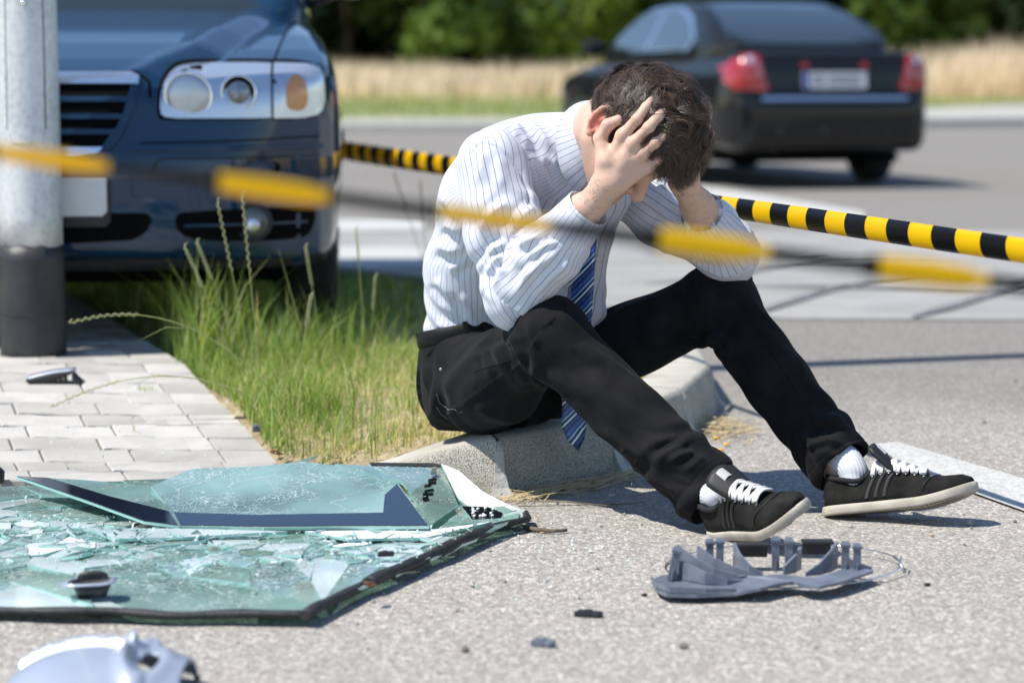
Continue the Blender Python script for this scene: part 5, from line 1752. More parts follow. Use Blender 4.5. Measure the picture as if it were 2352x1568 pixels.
def fold(P, c, d, amp, wid, length, cut):
    """one crease: a ridge that runs from c along d, narrow across"""
    q = P - c; d = unit(d); t = q @ d
    o = q - t[:, None] * d
    r = np.sqrt((o ** 2).sum(1))
    return amp * np.exp(-(r / wid) ** 2) * sstep(-0.2 * length, 0.1 * length, t) * (1 - sstep(0.6 * length, length, t))


def to_pix(V):
    q = np.asarray(V, float) - np.array((0, 0, CAM_H))
    f_, u_ = np.array(_FW), np.array(_UP)
    dep = q @ f_
    return np.stack([CPX + FPX * q[:, 0] / dep, CPY - FPX * (q @ u_) / dep], 1)


def creases(V, N, lines):
    """cloth creases: each line is (points, height, width) with a ridge and the hollow beside it; lines are laid on the side of the cloth that faces the road"""
    P = to_pix(V); face = sstep(0.15, -0.35, N[:, 1]); out = np.zeros(len(V))
    for pts, amp, w in lines:
        pts = np.asarray(pts, float)
        best = np.full(len(V), 1e9); sgn = np.zeros(len(V)); tt = np.zeros(len(V)); tot = np.sum(np.linalg.norm(np.diff(pts, axis=0), axis=1)); acc = 0
        for a, b_ in zip(pts[:-1], pts[1:]):
            L = np.linalg.norm(b_ - a); d = (b_ - a) / L
            t = np.clip((P - a) @ d, 0, L); o = P - a - t[:, None] * d; r = np.linalg.norm(o, axis=1)
            m = r < best
            sg = d[0] * (P[:, 1] - a[1]) - d[1] * (P[:, 0] - a[0])
            best = np.where(m, r, best); sgn = np.where(m, np.sign(sg), sgn); tt = np.where(m, (acc + t) / tot, tt); acc += L
        x = best * sgn / w
        env = sstep(0, 0.25, tt) * sstep(1.0, 0.6, tt) if amp > 0 else 1.0
        end = best < 4 * w
        prof = np.exp(-np.abs(x) ** 1.6) - 0.75 * np.exp(-np.abs(x - 1.9) ** 1.6) if amp > 0 else np.exp(-x * x)
        out += np.where(end, amp * env * prof, 0) * face
    return out


def sleeve(name, ops, pts, up, parent, seed, folds=()):
    lo = np.min([p for p in pts], 0) - 0.13; hi = np.max([p for p in pts], 0) + 0.13
    V, F = surface(ops, lo, hi, 0.0032, newton=1)
    Nn = vnormals(V, F)
    dist, s, o, seg = seg_param(V, pts)
    fr = frames(pts, up)
    U_ = np.stack([f_[1] for f_ in fr]); W_ = np.stack([f_[2] for f_ in fr])
    ang = np.arctan2((o * W_[seg]).sum(1), (o * U_[seg]).sum(1))
    L1 = np.linalg.norm(pts[1] - pts[0]); Lt = L1 + np.linalg.norm(pts[2] - pts[1])
    near = np.exp(-((s - L1) / 0.085) ** 2)
    disp = 0.0035 * near * np.sin(s * 120 + 2.4 * np.sin(ang * 2 + seed) + 3 * vnoise(V, 16, seed)) * (0.55 + 0.45 * np.cos(ang + 0.5))
    disp += 0.0018 * np.sin(3 * ang + 42 * s + 4.5 * vnoise(V, 9, seed + 1)) * (1 - 0.6 * near)
    disp += 0.0045 * vnoise(np.stack([s * 7, ang * 1.3, ang * 0 + seed], -1), 1.6, seed + 2)
    endw = sstep(Lt - 0.10, Lt - 0.01, s)
    disp += 0.0022 * np.sin(8 * ang + seed) * endw
    disp += creases(V, Nn, folds)
    V = V + Nn * disp[:, None]
    me = fast_mesh(name, V, F)
    wrap_uv(me, F, ang, s, 0.062)
    return link(name, me, M_SHIRT, parent)


M_SHIRT = mat('pinstripe_cotton', (0.80, 0.82, 0.88), 0.75, spec=0.25, sheen=0.15); _n = NT(M_SHIRT)
_uv = _n.new('ShaderNodeUVMap', uv_map='cloth').outputs[0]
_sx = _n.new('ShaderNodeSeparateXYZ'); _n.l.new(_uv, _sx.inputs[0])
PITCH_S = 0.0125
_t = _n.math('PINGPONG', _n.math('DIVIDE', _sx.outputs[0], PITCH_S), 0.5)
_line = _n.ramp(_t, [(0.022, 1.0), (0.062, 0.0)])
_co = _n.coord()
_weave = _n.ramp(_n.noise(_co, 900, 2), [(0.35, 0.75), (0.6, 1.0)])
_n.to(_n.mix(_n.math('MULTIPLY', _line, _weave), (0.70, 0.72, 0.795), (0.05, 0.06, 0.17)), 'Base Color')
_n.to(_n.bump(_n.noise(_co, 60, 5, 0.6), 0.16, 0.006, _n.bump(_n.noise(_co, 1500, 2), 0.06, 0.0006)), 'Normal')
_tr = _n.new('ShaderNodeBsdfTranslucent'); _tr.inputs[0].default_value = (0.70, 0.72, 0.80, 1)
_mx = _n.new('ShaderNodeMixShader'); _mx.inputs[0].default_value = 0.16
_n.l.new(_n.b.outputs[0], _mx.inputs[1]); _n.l.new(_tr.outputs[0], _mx.inputs[2]); _n.l.new(_mx.outputs[0], _n.out.inputs[0])

V, F = surface(torso_ops + hole, (-0.32, 4.86, 0.2), (0.5, 5.5, 0.95), 0.0034, newton=1, slack=3.2)
# leave the bottom open under the belt line
Nn = vnormals(V, F)
spine = [A(1110, 800, 5.26), A(1118, 610, 5.24), A(1165, 450, 5.14), neckB]
dist, s, o, seg = seg_param(V, spine)
AXF = np.array((AXL[1], -AXL[0], 0))
sz = np.array([q[2] for q in spine]); cen_ = np.stack([np.interp(V[:, 2], sz, [q[a_] for q in spine]) for a_ in (0, 1)] + [V[:, 2] * 0], 1)
oo = (V - cen_) * np.array((1, 1, 0))
ang = np.arctan2(oo @ AXL, oo @ AXF)
s = V[:, 2] * 1.0
lat = V @ AXL
disp = 0.0032 * vnoise(V, 9, 3) + 0.0016 * np.sin(26 * V[:, 2] + 30 * lat + 5 * vnoise(V, 6, 4)) * sstep(0.75, 0.45, V[:, 2])
disp += 0.007 * np.exp(-((V[:, 2] - 0.325) / 0.03) ** 2)                       # blouses over the belt
disp += 0.0035 * np.sin(95 * V[:, 2] + 8 * ang + 4 * vnoise(V, 7, 6)) * np.exp(-((V[:, 2] - 0.36) / 0.07) ** 2)
def zz2(*pts): return [((1600 + x / 1.5675) / 1.7415, (400 + y / 1.5675) / 1.7415) for x, y in pts]


SEAM_R = zz2((455, 330), (470, 290), (510, 258), (600, 285), (700, 375), (760, 450), (800, 560), (812, 660))
disp += creases(V, Nn, [(zz2((690, 135), (760, 200), (835, 310)), 0.0085, 11), (zz2((775, 120), (870, 200), (965, 330)), 0.0085, 11), (zz2((640, 150), (700, 190), (760, 260)), 0.005, 10), (zz2((560, 170), (640, 260)), 0.004, 10),
    (zz2((815, 330), (850, 470), (850, 650)), 0.009, 12), (zz2((870, 330), (930, 470), (960, 620)), 0.008, 11), (zz2((940, 340), (1000, 450), (1010, 560)), 0.006, 10), (zz2((745, 400), (790, 480), (810, 620)), -0.007, 8),
    (zz2((260, 770), (330, 800), (400, 850)), 0.009, 11), (zz2((215, 905), (320, 940), (430, 925)), 0.008, 13), (zz2((215, 1110), (270, 1170), (340, 1270)), 0.007, 12), (zz2((300, 1070), (380, 1020), (440, 960)), 0.007, 11),
    (zz2((130, 1300), (165, 1400), (210, 1480)), 0.007, 11), (zz2((230, 1390), (330, 1420), (450, 1410)), 0.006, 11), (zz2((380, 1200), (430, 1320), (470, 1450)), 0.006, 12), (zz2((250, 600), (300, 660), (360, 770)), 0.006, 9), (zz2((330, 480), (300, 580), (280, 700)), 0.005, 11)])
V = V + Nn * disp[:, None]
shirt = None
me = fast_mesh('shirt', V, F)
# cloth directions: the yoke's stripes run across the shoulders, the rest run up the back and front
yl = A(1105, 335, 5.0); yoke = ((V - neckB) @ np.array((0, 0, 1)) > -0.075) & ((V[:, 2] > 0.70))
fy = yoke[F].mean(1) > 0.5
a = ang[F]
a = np.where(a - a[:, :1] > np.pi, a - 2 * np.pi, np.where(a - a[:, :1] < -np.pi, a + 2 * np.pi, a))
uvt = np.stack([a * 0.135, s[F]], -1)
dyk = unit(np.array((0.25, -0.45, 0.05)))
uvy = np.stack([((V @ AXF) * 1.0 - V[:, 2] * 0.35)[F], (V @ AXL)[F]], -1)
uv = np.where(fy[:, None, None], uvy, uvt)
l = me.uv_layers.new(name='cloth'); l.data.foreach_set('uv', uv.reshape(-1).astype(np.float32))
shirt = link('shirt', me, M_SHIRT, person)
slR = sleeve('sleeve', sleeveR, [shR + unit(shR - elR) * 0.05, elR, cuffR_end], (0, -1, 0.3), shirt, 5, [
    (SEAM_R, -0.0045, 3.5), (zz2((690, 625), (600, 700), (520, 790), (490, 900)), 0.010, 12), (zz2((850, 650), (740, 760), (650, 900)), 0.008, 12), (zz2((520, 300), (510, 420), (470, 560)), 0.004, 12), (zz2((620, 330), (640, 480), (600, 620)), 0.004, 13),
    (zz2((690, 880), (590, 930), (530, 1030), (520, 1110)), 0.009, 9), (zz2((660, 960), (590, 1010), (555, 1100), (560, 1190)), 0.009, 8), (zz2((670, 1040), (620, 1100), (600, 1200)), 0.008, 8), (zz2((720, 930), (820, 880), (930, 850)), 0.008, 10),
    (zz2((1010, 880), (900, 920), (780, 1000)), 0.008, 9), (zz2((1045, 920), (900, 1020), (790, 1110), (690, 1290)), 0.008, 11), (zz2((1085, 985), (960, 1100), (830, 1220)), 0.007, 11), (zz2((1090, 1050), (1000, 1170), (900, 1280)), 0.005, 10), (zz2((500, 1090), (540, 1200), (600, 1290)), 0.006, 11), (zz2((420, 760), (450, 900), (490, 1030)), 0.006, 12)])
slL = sleeve('sleeve', sleeveL, [shL + unit(shL - elL) * 0.05, elL, cuffL_end], (0, -1, 0.3), shirt, 9, [
    ([(1500, 460), (1550, 520), (1570, 590)], 0.008, 10), ([(1530, 450), (1580, 500), (1600, 560)], 0.007, 9), ([(1480, 520), (1530, 580), (1590, 620)], 0.007, 9), ([(1625, 505), (1660, 540), (1700, 590)], 0.007, 9), ([(1600, 540), (1640, 580), (1670, 615)], 0.006, 8), ([(1650, 500), (1690, 540), (1712, 580)], 0.005, 8)])


def cuff(name, a, b, ra, rb, parent, up, ell_=(1.0, 1.0)):
    d = unit(b - a); u = np.asarray(up, float); u = unit(u - d * (u @ d)); w = np.cross(d, u); L = np.linalg.norm(b - a)
    n = 48; prof = [(0.0, ra - 0.006), (0.0, ra), (0.10 * L, ra + 0.0004), (0.12 * L, ra - 0.0010), (0.14 * L, ra + 0.0004), (0.5 * L, (ra + rb) / 2 + 0.0006), (0.88 * L, rb + 0.0009), (0.90 * L, rb - 0.0006), (0.92 * L, rb + 0.0007), (L - 0.001, rb), (L, rb - 0.001), (L - 0.001, rb - 0.0025), (0.4 * L, rb - 0.004)]
    V = []; uvs = []
    for h_, r_ in prof:
        for j in range(n):
            th = 2 * math.pi * j / n
            rr = r_ + 0.0012 * math.sin(3 * th + 1) * (h_ / L)
            V.append(a + d * h_ + u * rr * ell_[0] * math.cos(th) + w * rr * ell_[1] * math.sin(th)); uvs.append((th * 0.5 * (ra + rb) + 0.0055 + 0.12 * h_, h_))
    V = np.array(V); F = []; UV = []
    for i in range(len(prof) - 1):
        for j in range(n):
            q = [i * n + j, i * n + (j + 1) % n, (i + 1) * n + (j + 1) % n, (i + 1) * n + j]
            F.append(q)
            for k_, vi in enumerate(q):
                th, h_ = uvs[vi]
                if (j == n - 1) and k_ in (1, 2): th += 2 * math.pi * 0.5 * (ra + rb)
                UV.append((th, h_))
    me = fast_mesh(name, V, np.array(F))
    l = me.uv_layers.new(name='cloth'); l.data.foreach_set('uv', np.array(UV, np.float32).ravel())
    return link(name, me, M_SHIRT, parent)


dR = unit(cuffR_end - elR); cuff('cuff', cuffR_end - dR * 0.082, cuffR_end + dR * 0.004, 0.0560, 0.0465, shirt, (0, -1, 0))
dL = unit(cuffL_end - elL); cuff('cuff', cuffL_end - dL * 0.070, cuffL_end + dL * 0.004, 0.0540, 0.0475, shirt, (0, -1, 0))
M_BUTTON = mat('button', (0.62, 0.60, 0.50), 0.3)
bp = A(1337, 592, 4.715) if False else cuffR_end - dR * 0.045
sd = unit(np.cross(dR, (0, 1, 0)))
b = MB(); bq = Vector((0, 0, 1)).rotation_difference(V3(unit(np.array((0.55, -0.75, -0.4))))).to_matrix().to_4x4()
b.lathe([(0.001, 0.0022), (0.0042, 0.0022), (0.0052, 0.0014), (0.0052, 0.0)], 16, M=Matrix.Translation(V3(cuffR_end - dR * 0.055 + 0.0482 * unit(np.array((0.55, -0.75, -0.4)) - dR * (np.array((0.55, -0.75, -0.4)) @ dR)))) @ bq)
b.build('button', M_BUTTON, shirt)

# collar: a fold-over band round the neck with a pointed front
CT = A(1394, 314, 4.935); CB = A(1352, 336, 5.005)
cax = unit(CT - CB); CH = np.linalg.norm(CT - CB)
cu = unit(AXL - cax * (AXL @ cax)); cw = np.cross(cax, cu)              # cu: his left, cw: the front of the neck
if cw @ np.array((0.3, -0.5, -0.6)) < 0: cw = -cw
n = 72; V = []; UVv = []
prof = [(0.0635, CH - 0.020, 0), (0.0665, CH - 0.004, 0.01), (0.0695, CH, 0.014), (0.0725, CH - 0.004, 0.018), (0.080, CH - 0.026, 0.040), (0.0885, CH - 0.052, 0.066)]
for (r_, h_, v_) in prof:
    vv = max(0.0, (v_ - 0.014) / 0.052)
    op_ = 0.30 + 0.22 * vv                                              # opens at the front, leaves cut on a slant
    for j in range(n + 1):
        th = math.pi + op_ + (2 * math.pi - 2 * op_) * j / n - math.pi
        fr_ = 0.5 + 0.5 * math.cos(th)                                  # 1 at the front
        tip_ = max(0.0, (fr_ - 0.55) / 0.45) ** 1.3 * vv
        p = CB + cax * (h_ - 0.010 * fr_ * vv) + (r_ + 0.030 * tip_) * (cu * math.sin(th) + cw * math.cos(th))
        V.append(p); UVv.append((th * 0.08, v_))
V = np.array(V); F = []; UV = []
for i in range(len(prof) - 1):
    for j in range(n):
        q = [i * (n + 1) + j, i * (n + 1) + j + 1, (i + 1) * (n + 1) + j + 1, (i + 1) * (n + 1) + j]
        F.append(q); UV += [UVv[k_] for k_ in q]
me = fast_mesh('collar', V, np.array(F))
l = me.uv_layers.new(name='cloth'); l.data.foreach_set('uv', np.array(UV, np.float32).ravel())
col_o = link('collar', me, M_SHIRT, shirt)
sm_ = col_o.modifiers.new('thick', 'SOLIDIFY'); sm_.thickness = 0.0022; sm_.offset = 0

# ------------------------------------------------ trousers
hemR = lerp(kneeR, ankR, 0.985); hemL = lerp(kneeL, ankL, 0.955)
dsR = unit(ankR - kneeR); dsL = unit(ankL - kneeL)
troup = [
    (U, cone(pelv + np.array((-0.02, 0.015, 0.005)), pelv + np.array((-0.045, 0.03, 0.085)), 0.108, 0.116, AXL, 1.32), 0.0),
    (U, cone(hipR + np.array((-0.03, 0.03, -0.005)), hipR + np.array((0.05, -0.15, 0.03)), 0.097, 0.090), 0.05),
    (U, cone(hipR, kneeR, 0.092, 0.071), 0.04), (U, cone(hipL, kneeL, 0.092, 0.072), 0.04),
    (U, ball(kneeR + np.array((0.004, -0.006, 0.012)), 0.066), 0.03), (U, ball(kneeL + np.array((0.008, -0.004, 0.010)), 0.066), 0.03),
    (U, cone(kneeR, lerp(kneeR, ankR, 0.5), 0.072, 0.066), 0.03), (U, cone(lerp(kneeR, ankR, 0.5), hemR, 0.066, 0.071), 0.02),
    (U, cone(kneeL, lerp(kneeL, ankL, 0.5), 0.073, 0.067), 0.03), (U, cone(lerp(kneeL, ankL, 0.5), hemL, 0.067, 0.069), 0.02),
]
def plane_cut(c, d):
    c = np.asarray(c, float); d = unit(d)
    return (lambda P: -((P - c) @ d)), c, 0.35


def local_cut(c, d, r):
    """everything beyond the plane, near c only"""
    c = np.asarray(c, float); d = unit(d)
    return (lambda P: np.maximum(-((P - c) @ d), np.sqrt(((P - c) ** 2).sum(1)) - r)), c, r


hemdR = unit(dsR + np.array((0.12, -0.1, 0.12))); hemdL = unit(dsL + np.array((0.10, -0.05, 0.10)))
troup += [(SUB, local_cut(hemR + hemdR * 0.018, hemdR, 0.16), 0.004), (SUB, local_cut(hemL + hemdL * 0.018, hemdL, 0.16), 0.004),
          (SUB, cone(lerp(kneeR, ankR, 0.72), hemR + dsR * 0.15, 0.056, 0.066), 0.004), (SUB, cone(lerp(kneeL, ankL, 0.74), hemL + dsL * 0.15, 0.056, 0.064), 0.004),
          (SUB, local_cut(pelv + np.array((-0.06, 0.03, 0.122)), np.array((-0.18, 0.12, 1)), 0.26), 0.006)]
V, F = surface(troup, (-0.4, 4.45, 0.0), (0.95, 5.65, 0.6), 0.0034, newton=1)
Nn = vnormals(V, F)
disp = 0.003 * vnoise(V, 10, 21)
for hp, kn, an, sd in ((hipR, kneeR, ankR, 1), (hipL, kneeL, ankL, 2)):
    dist, s, o, seg = seg_param(V, [hp, kn, an])
    L1 = np.linalg.norm(kn - hp); Lt = L1 + np.linalg.norm(an - kn)
    w = dist < 0.13
    fr = frames([hp, kn, an], (0, -1, 0.2))
    ang = np.arctan2((o * np.stack([f_[2] for f_ in fr])[seg]).sum(1), (o * np.stack([f_[1] for f_ in fr])[seg]).sum(1))
    side = 0.5 - 0.5 * np.cos(ang - np.pi * 0)          # stronger at the back of the knee
    bk = 0.5 + 0.5 * (o @ unit(-(unit(hp - kn) + unit(an - kn)) * -1.0)) / np.maximum(dist, 1e-6)
    d1 = 0.0065 * np.clip(bk, 0, 1) ** 1.5 * np.exp(-((s - L1) / 0.08) ** 2) * np.sin(s * 130 + 2 * np.sin(2 * ang) + 3 * vnoise(V, 14, sd))
    d1 += 0.0042 * sstep(Lt - 0.22, Lt - 0.05, s) * np.sin(s * 95 + 3.2 * np.sin(ang + sd) + 4 * vnoise(V, 12, sd + 3))
    d1 += 0.0065 * sstep(0.13, 0.0, s) * np.sin(80 * s + 3 * ang + 3 * vnoise(V, 9, sd + 5))
    d1 += 0.0022 * np.sin(5 * ang + 30 * s + 4 * vnoise(V, 8, sd + 7))
    disp += np.where(w, d1, 0)
    # seam down the outside, hem stitching
    seamang = np.angle(np.exp(1j * (ang - 0.25)))
    disp += np.where(w & (np.abs(seamang) * 0.07 < 0.0032), 0.0016, 0)
    disp += np.where(w & (np.abs(s - (Lt - 0.022)) < 0.0022), -0.0012, 0)
def zz3(*pts): return [((1600 + x / 1.68) / 1.7415, (1200 + y / 1.68) / 1.7415) for x, y in pts]


disp += creases(V, Nn, [(zz3((860, 240), (770, 270), (650, 320), (400, 430)), 0.004, 8), (zz3((860, 310), (900, 400), (930, 520), (1000, 660)), 0.009, 12), (zz3((745, 170), (780, 320), (880, 500)), 0.008, 11), (zz3((860, 100), (880, 220), (930, 340)), 0.006, 11),
    (zz3((640, 300), (680, 400), (730, 500)), 0.006, 10), (zz3((560, 340), (590, 430), (640, 520)), 0.005, 10), (zz3((480, 700), (620, 780), (760, 800)), 0.006, 12), (zz3((300, 520), (330, 640), (400, 740)), 0.005, 12), (zz3((1200, 280), (1290, 380), (1380, 430)), 0.006, 12),
    (zz3((1340, 850), (1500, 960), (1620, 1030), (1700, 1130)), 0.007, 11), (zz3((1480, 970), (1560, 1070), (1660, 1160)), 0.007, 10), (zz3((1980, 930), (1850, 990), (1740, 1060), (1640, 1090)), 0.008, 10), (zz3((1990, 1010), (1880, 1050), (1790, 1100)), 0.008, 9), (zz3((2060, 1040), (1960, 1120), (1880, 1160)), 0.006, 9),
    (zz3((1640, 1140), (1760, 1230), (1900, 1330)), 0.007, 9), (zz3((1700, 1270), (1780, 1330), (1830, 1400)), 0.006, 9), (zz3((1130, 700), (1250, 830), (1400, 930)), 0.004, 12),
    ([(1600, 800), (1650, 770), (1690, 700)], 0.008, 9), ([(1560, 790), (1620, 740), (1650, 690)], 0.006, 9), ([(1640, 640), (1700, 660), (1740, 720)], 0.005, 12), ([(1850, 980), (1920, 960), (1975, 985)], 0.007, 9), ([(1840, 1030), (1900, 1010), (1960, 1025)], 0.006, 8), ([(1820, 960), (1880, 1040), (1890, 1100)], 0.006, 9), ([(1400, 720), (1500, 690), (1580, 680)], 0.005, 11), ([(1790, 860), (1850, 940), (1900, 1000)], 0.004, 9)])
V = V + Nn * np.clip(disp, -0.014, 0.014)[:, None]
V[:, 2] = np.where((V[:, 2] < 0.122) & (V[:, 1] > 5.0), np.maximum(V[:, 2], 0.1205), V[:, 2])      # sits flat on the stone
M_TROU = mat('black_denim', (0.010, 0.010, 0.011), 0.9, spec=0.10, sheen=0.06); _n = NT(M_TROU)
_n.b.inputs['Sheen Roughness'].default_value = 0.4
_n.b.inputs['Sheen Tint'].default_value = (0.5, 0.5, 0.52, 1)
_co = _n.coord()
_n.to(_n.mix(_n.ramp(_n.noise(_co, 14, 5), [(0.4, 0.0), (0.75, 0.7)]), (0.009, 0.009, 0.0095), (0.024, 0.023, 0.0232)), 'Base Color')
_n.to(_n.bump(_n.noise(_co, 38, 5, 0.6), 0.22, 0.006, _n.bump(_n.noise(_n.mapping(_co, (900, 900, 900)), 1, 2), 0.15, 0.0006)), 'Normal')
trousers = link('trousers', fast_mesh('trousers', V, F), M_TROU, person)

# belt
M_BELT = mat('belt_leather', (0.006, 0.0055, 0.005), 0.55, spec=0.2)
bc = pelv + np.array((-0.052, 0.032, 0.120)); bn = unit(np.array((-0.18, 0.12, 1)))
b1 = unit(AXL - bn * (AXL @ bn)); b2 = np.cross(bn, b1)
n = 64
rg = []
for (k_, h_) in ((0.116, -0.017), (0.1185, -0.015), (0.1185, 0.015), (0.116, 0.017)):
    rg.append([bc + bn * h_ + b1 * (k_ * 1.31) * math.cos(2 * math.pi * j / n) + b2 * k_ * math.sin(2 * math.pi * j / n) for j in range(n)])
b = MB(); b.rings(rg, cap0=False, cap1=False); belt = b.build('belt', M_BELT, person)
for j in (40, 46, 52):
    a = 2 * math.pi * j / n
    c0 = bc + b1 * 0.1185 * 1.31 * math.cos(a) + b2 * 0.1185 * math.sin(a)
    nn = unit(b1 * math.cos(a) / 1.31 + b2 * math.sin(a)); tt = np.cross(bn, nn)
    Mx = Matrix(((tt[0], nn[0], bn[0], c0[0]), (tt[1], nn[1], bn[1], c0[1]), (tt[2], nn[2], bn[2], c0[2]), (0, 0, 0, 1)))
    b = MB(); b.box((-0.005, -0.002, -0.021), (0.005, 0.0025, 0.021), M=Mx); b.build('belt_loop', M_TROU, trousers)

# pale stitching and rivet on the back pocket
M_THREAD = mat('grey_thread', (0.16, 0.155, 0.15), 0.8)
M_THREADD = mat('dark_thread', (0.018, 0.0175, 0.0175), 0.9, spec=0.1)
M_RIVET = mat('rivet', (0.5, 0.5, 0.5), 0.3, metal=1.0)
TB = BVHTree.FromPolygons([Vector(v) for v in V], [tuple(map(int, f)) for f in F])


def on_cloth(px, py, off=0.0008):
    d = ray(px, py).normalized()
    h = TB.ray_cast(Vector((0, 0, CAM_H)), d)
    return None if h[0] is None else np.array(h[0] - d * off)


def stitch(line, n=60, r=0.0009, dash=True, parent=None, m=None):
    pts = []
    for (x0, y0), (x1, y1) in zip(line[:-1], line[1:]):
        L = max(2, int(math.hypot(x1 - x0, y1 - y0) / 2.2))
        pts += [(x0 + (x1 - x0) * t / L, y0 + (y1 - y0) * t / L) for t in range(L)]
    b = MB(); k = 0
    P = [on_cloth(*p) for p in pts]
    for i in range(0, len(P) - 2, 3 if dash else 1):
        q = P[i:i + 3]
        if any(v is None for v in q) or max(np.linalg.norm(q[0] - q[1]), np.linalg.norm(q[1] - q[2])) > 0.02: continue
        b.tube(q, r, 4); k += 1
    return b.build('stitching', m or M_THREAD, parent) if k else None


stitch([(1003, 905), (1010, 925), (1027, 938), (1032, 945)], parent=trousers)
stitch([(1003, 935), (1012, 950), (1030, 963)], parent=trousers, dash=False)
stitch([(1030, 940), (1045, 940), (1055, 948), (1068, 942)], parent=trousers)
stitch([(1250, 800), (1330, 905), (1430, 990), (1540, 1110)], parent=trousers, r=0.0007, m=M_THREADD, dash=False)
stitch([(1700, 690), (1760, 790), (1830, 900), (1900, 1010)], parent=trousers, r=0.0007, m=M_THREADD, dash=False)
stitch([(1085, 855), (1130, 840), (1175, 826)], parent=trousers, r=0.0007, m=M_THREADD, dash=False)
p = on_cloth(1013, 848, 0.001)
if p is not None:
    b = MB(); b.lathe([(0.0005, 0.0022), (0.003, 0.0018), (0.0045, 0.0)], 12, M=Matrix.Translation(V3(p)) @ Matrix.Rotation(R(90), 4, 'X')); b.build('rivet', M_RIVET, trousers)

# ------------------------------------------------ tie
M_TIE = mat('striped_silk', (0.02, 0.04, 0.12), 0.38, spec=0.5, sheen=0.2); _n = NT(M_TIE)
_uv = _n.new('ShaderNodeUVMap', uv_map='cloth').outputs[0]
_sx = _n.new('ShaderNodeSeparateXYZ'); _n.l.new(_uv, _sx.inputs[0])
_d = _n.math('DIVIDE', _n.math('ADD', _sx.outputs[1], _n.math('MULTIPLY', _sx.outputs[0], 1.15)), 0.052)
_f = _n.math('FRACT', _d)
NAVY = (0.012, 0.030, 0.090); ROY = (0.030, 0.10, 0.44); SKY = (0.26, 0.46, 0.78); PALE = (0.56, 0.72, 0.88)
_n.to(_n.ramp(_f, [(0.0, NAVY), (0.17, ROY), (0.33, NAVY), (0.44, SKY), (0.52, NAVY), (0.68, PALE), (0.78, NAVY), (0.93, ROY)], 'CONSTANT'), 'Base Color')
_n.to(_n.bump(_n.noise(_n.mapping(_n.coord(), (1, 1, 1)), 900, 2), 0.12, 0.0006), 'Normal')
tie_c = [A(1352, 470, 5.015), A(1345, 560, 4.985), A(1334, 660, 4.975), A(1327, 760, 4.99), A(1322, 880, 5.02), A(1319, 985, 5.035), A(1322, 1012, 5.035)]
wid = [0.042, 0.047, 0.053, 0.057, 0.058, 0.051, 0.033]
tv = []; tuv = []
NS = 44
acc = 0; prev = None
tdir = unit(np.array((0.97, -0.24, 0)))
for i in range(NS):
    t = i / (NS - 1) * 6; k = min(5, int(t)); f_ = t - k
    c = lerp(tie_c[k], tie_c[k + 1], f_); w_ = wid[k] * (1 - f_) + wid[k + 1] * f_
    if prev is not None: acc += np.linalg.norm(c - prev)
    prev = c
    for j in range(7):
        q = -1 + 2 * j / 6
        p = c + tdir * q * w_ * 0.5 + np.array((0.25, -0.95, 0)) * (0.005 * (1 - q * q) + 0.002 * math.sin(i * 0.5 + q))
        tv.append(p); tuv.append((q * w_ * 0.5, acc))
F = []; UV = []
for i in range(NS - 1):
    for j in range(6):
        q = [i * 7 + j, i * 7 + j + 1, (i + 1) * 7 + j + 1, (i + 1) * 7 + j]; F.append(q); UV += [tuv[k_] for k_ in q]
tip = len(tv); tv.append(A(1329, 1037, 5.035)); 
for j in range(6):
    q = [(NS - 1) * 7 + j, (NS - 1) * 7 + j + 1, tip, tip]
    F.append(q); UV += [tuv[q[0]], tuv[q[1]], (0, acc + 0.022), (0, acc + 0.022)]
me = bpy.data.meshes.new('tie')
me.from_pydata([tuple(map(float, p)) for p in tv], [], [tuple(dict.fromkeys(q)) for q in F])
l = me.uv_layers.new(name='cloth')
uvd = {}
flat = []
for q, k_ in zip(F, range(len(F))):
    n_ = len(dict.fromkeys(q)); flat += UV[k_ * 4:k_ * 4 + n_]
l.data.foreach_set('uv', np.array(flat, np.float32).ravel())
me.polygons.foreach_set('use_smooth', [True] * len(me.polygons))
tie = link('tie', me, M_TIE, person)
sm_ = tie.modifiers.new('thick', 'SOLIDIFY'); sm_.thickness = 0.003; sm_.offset = 0

# ------------------------------------------------ hair
M_HAIR = mat('hair', (0.026, 0.017, 0.012), 0.42, spec=0.35); _n = NT(M_HAIR)
_n.to(_n.attr('tint'), 'Base Color')
M_SCALP = mat('hair_base', (0.012, 0.008, 0.006), 0.8)


def hairline(L):
    """L: points in head frame; true where hair grows"""
    r, f, u = L[:, 0], L[:, 1], L[:, 2]
    a = np.abs(r)
    line = np.where(f > 0.03, 0.028 + 0.25 * np.maximum(0.05 - a, -0.03), 0.0)
    line = np.interp(f, [-0.12, -0.07, -0.03, -0.005, 0.02, 0.045, 0.07, 0.12], [-0.082, -0.080, -0.060, -0.012, -0.030, 0.008, 0.034, 0.040])
    return u > line


hair_ops = [(U, hell((0, -0.004, 0.006), (0.078, 0.101, 0.091)), 0.0), (U, hell((0, -0.045, -0.03), (0.063, 0.056, 0.055)), 0.02)]
V, F = surface(hair_ops, HC - 0.18, HC + 0.18, 0.005)
L = ((V - HC) @ HM.T) / HS
k = hairline(L)
fk = k[F].all(1)
Nn = vnormals(V, F)
V2 = V + Nn * (0.002 * vnoise(V, 60, 2))[:, None] - Nn * 0.002
hair = link('hair', fast_mesh('hair', V2, F[fk]), M_SCALP, person)
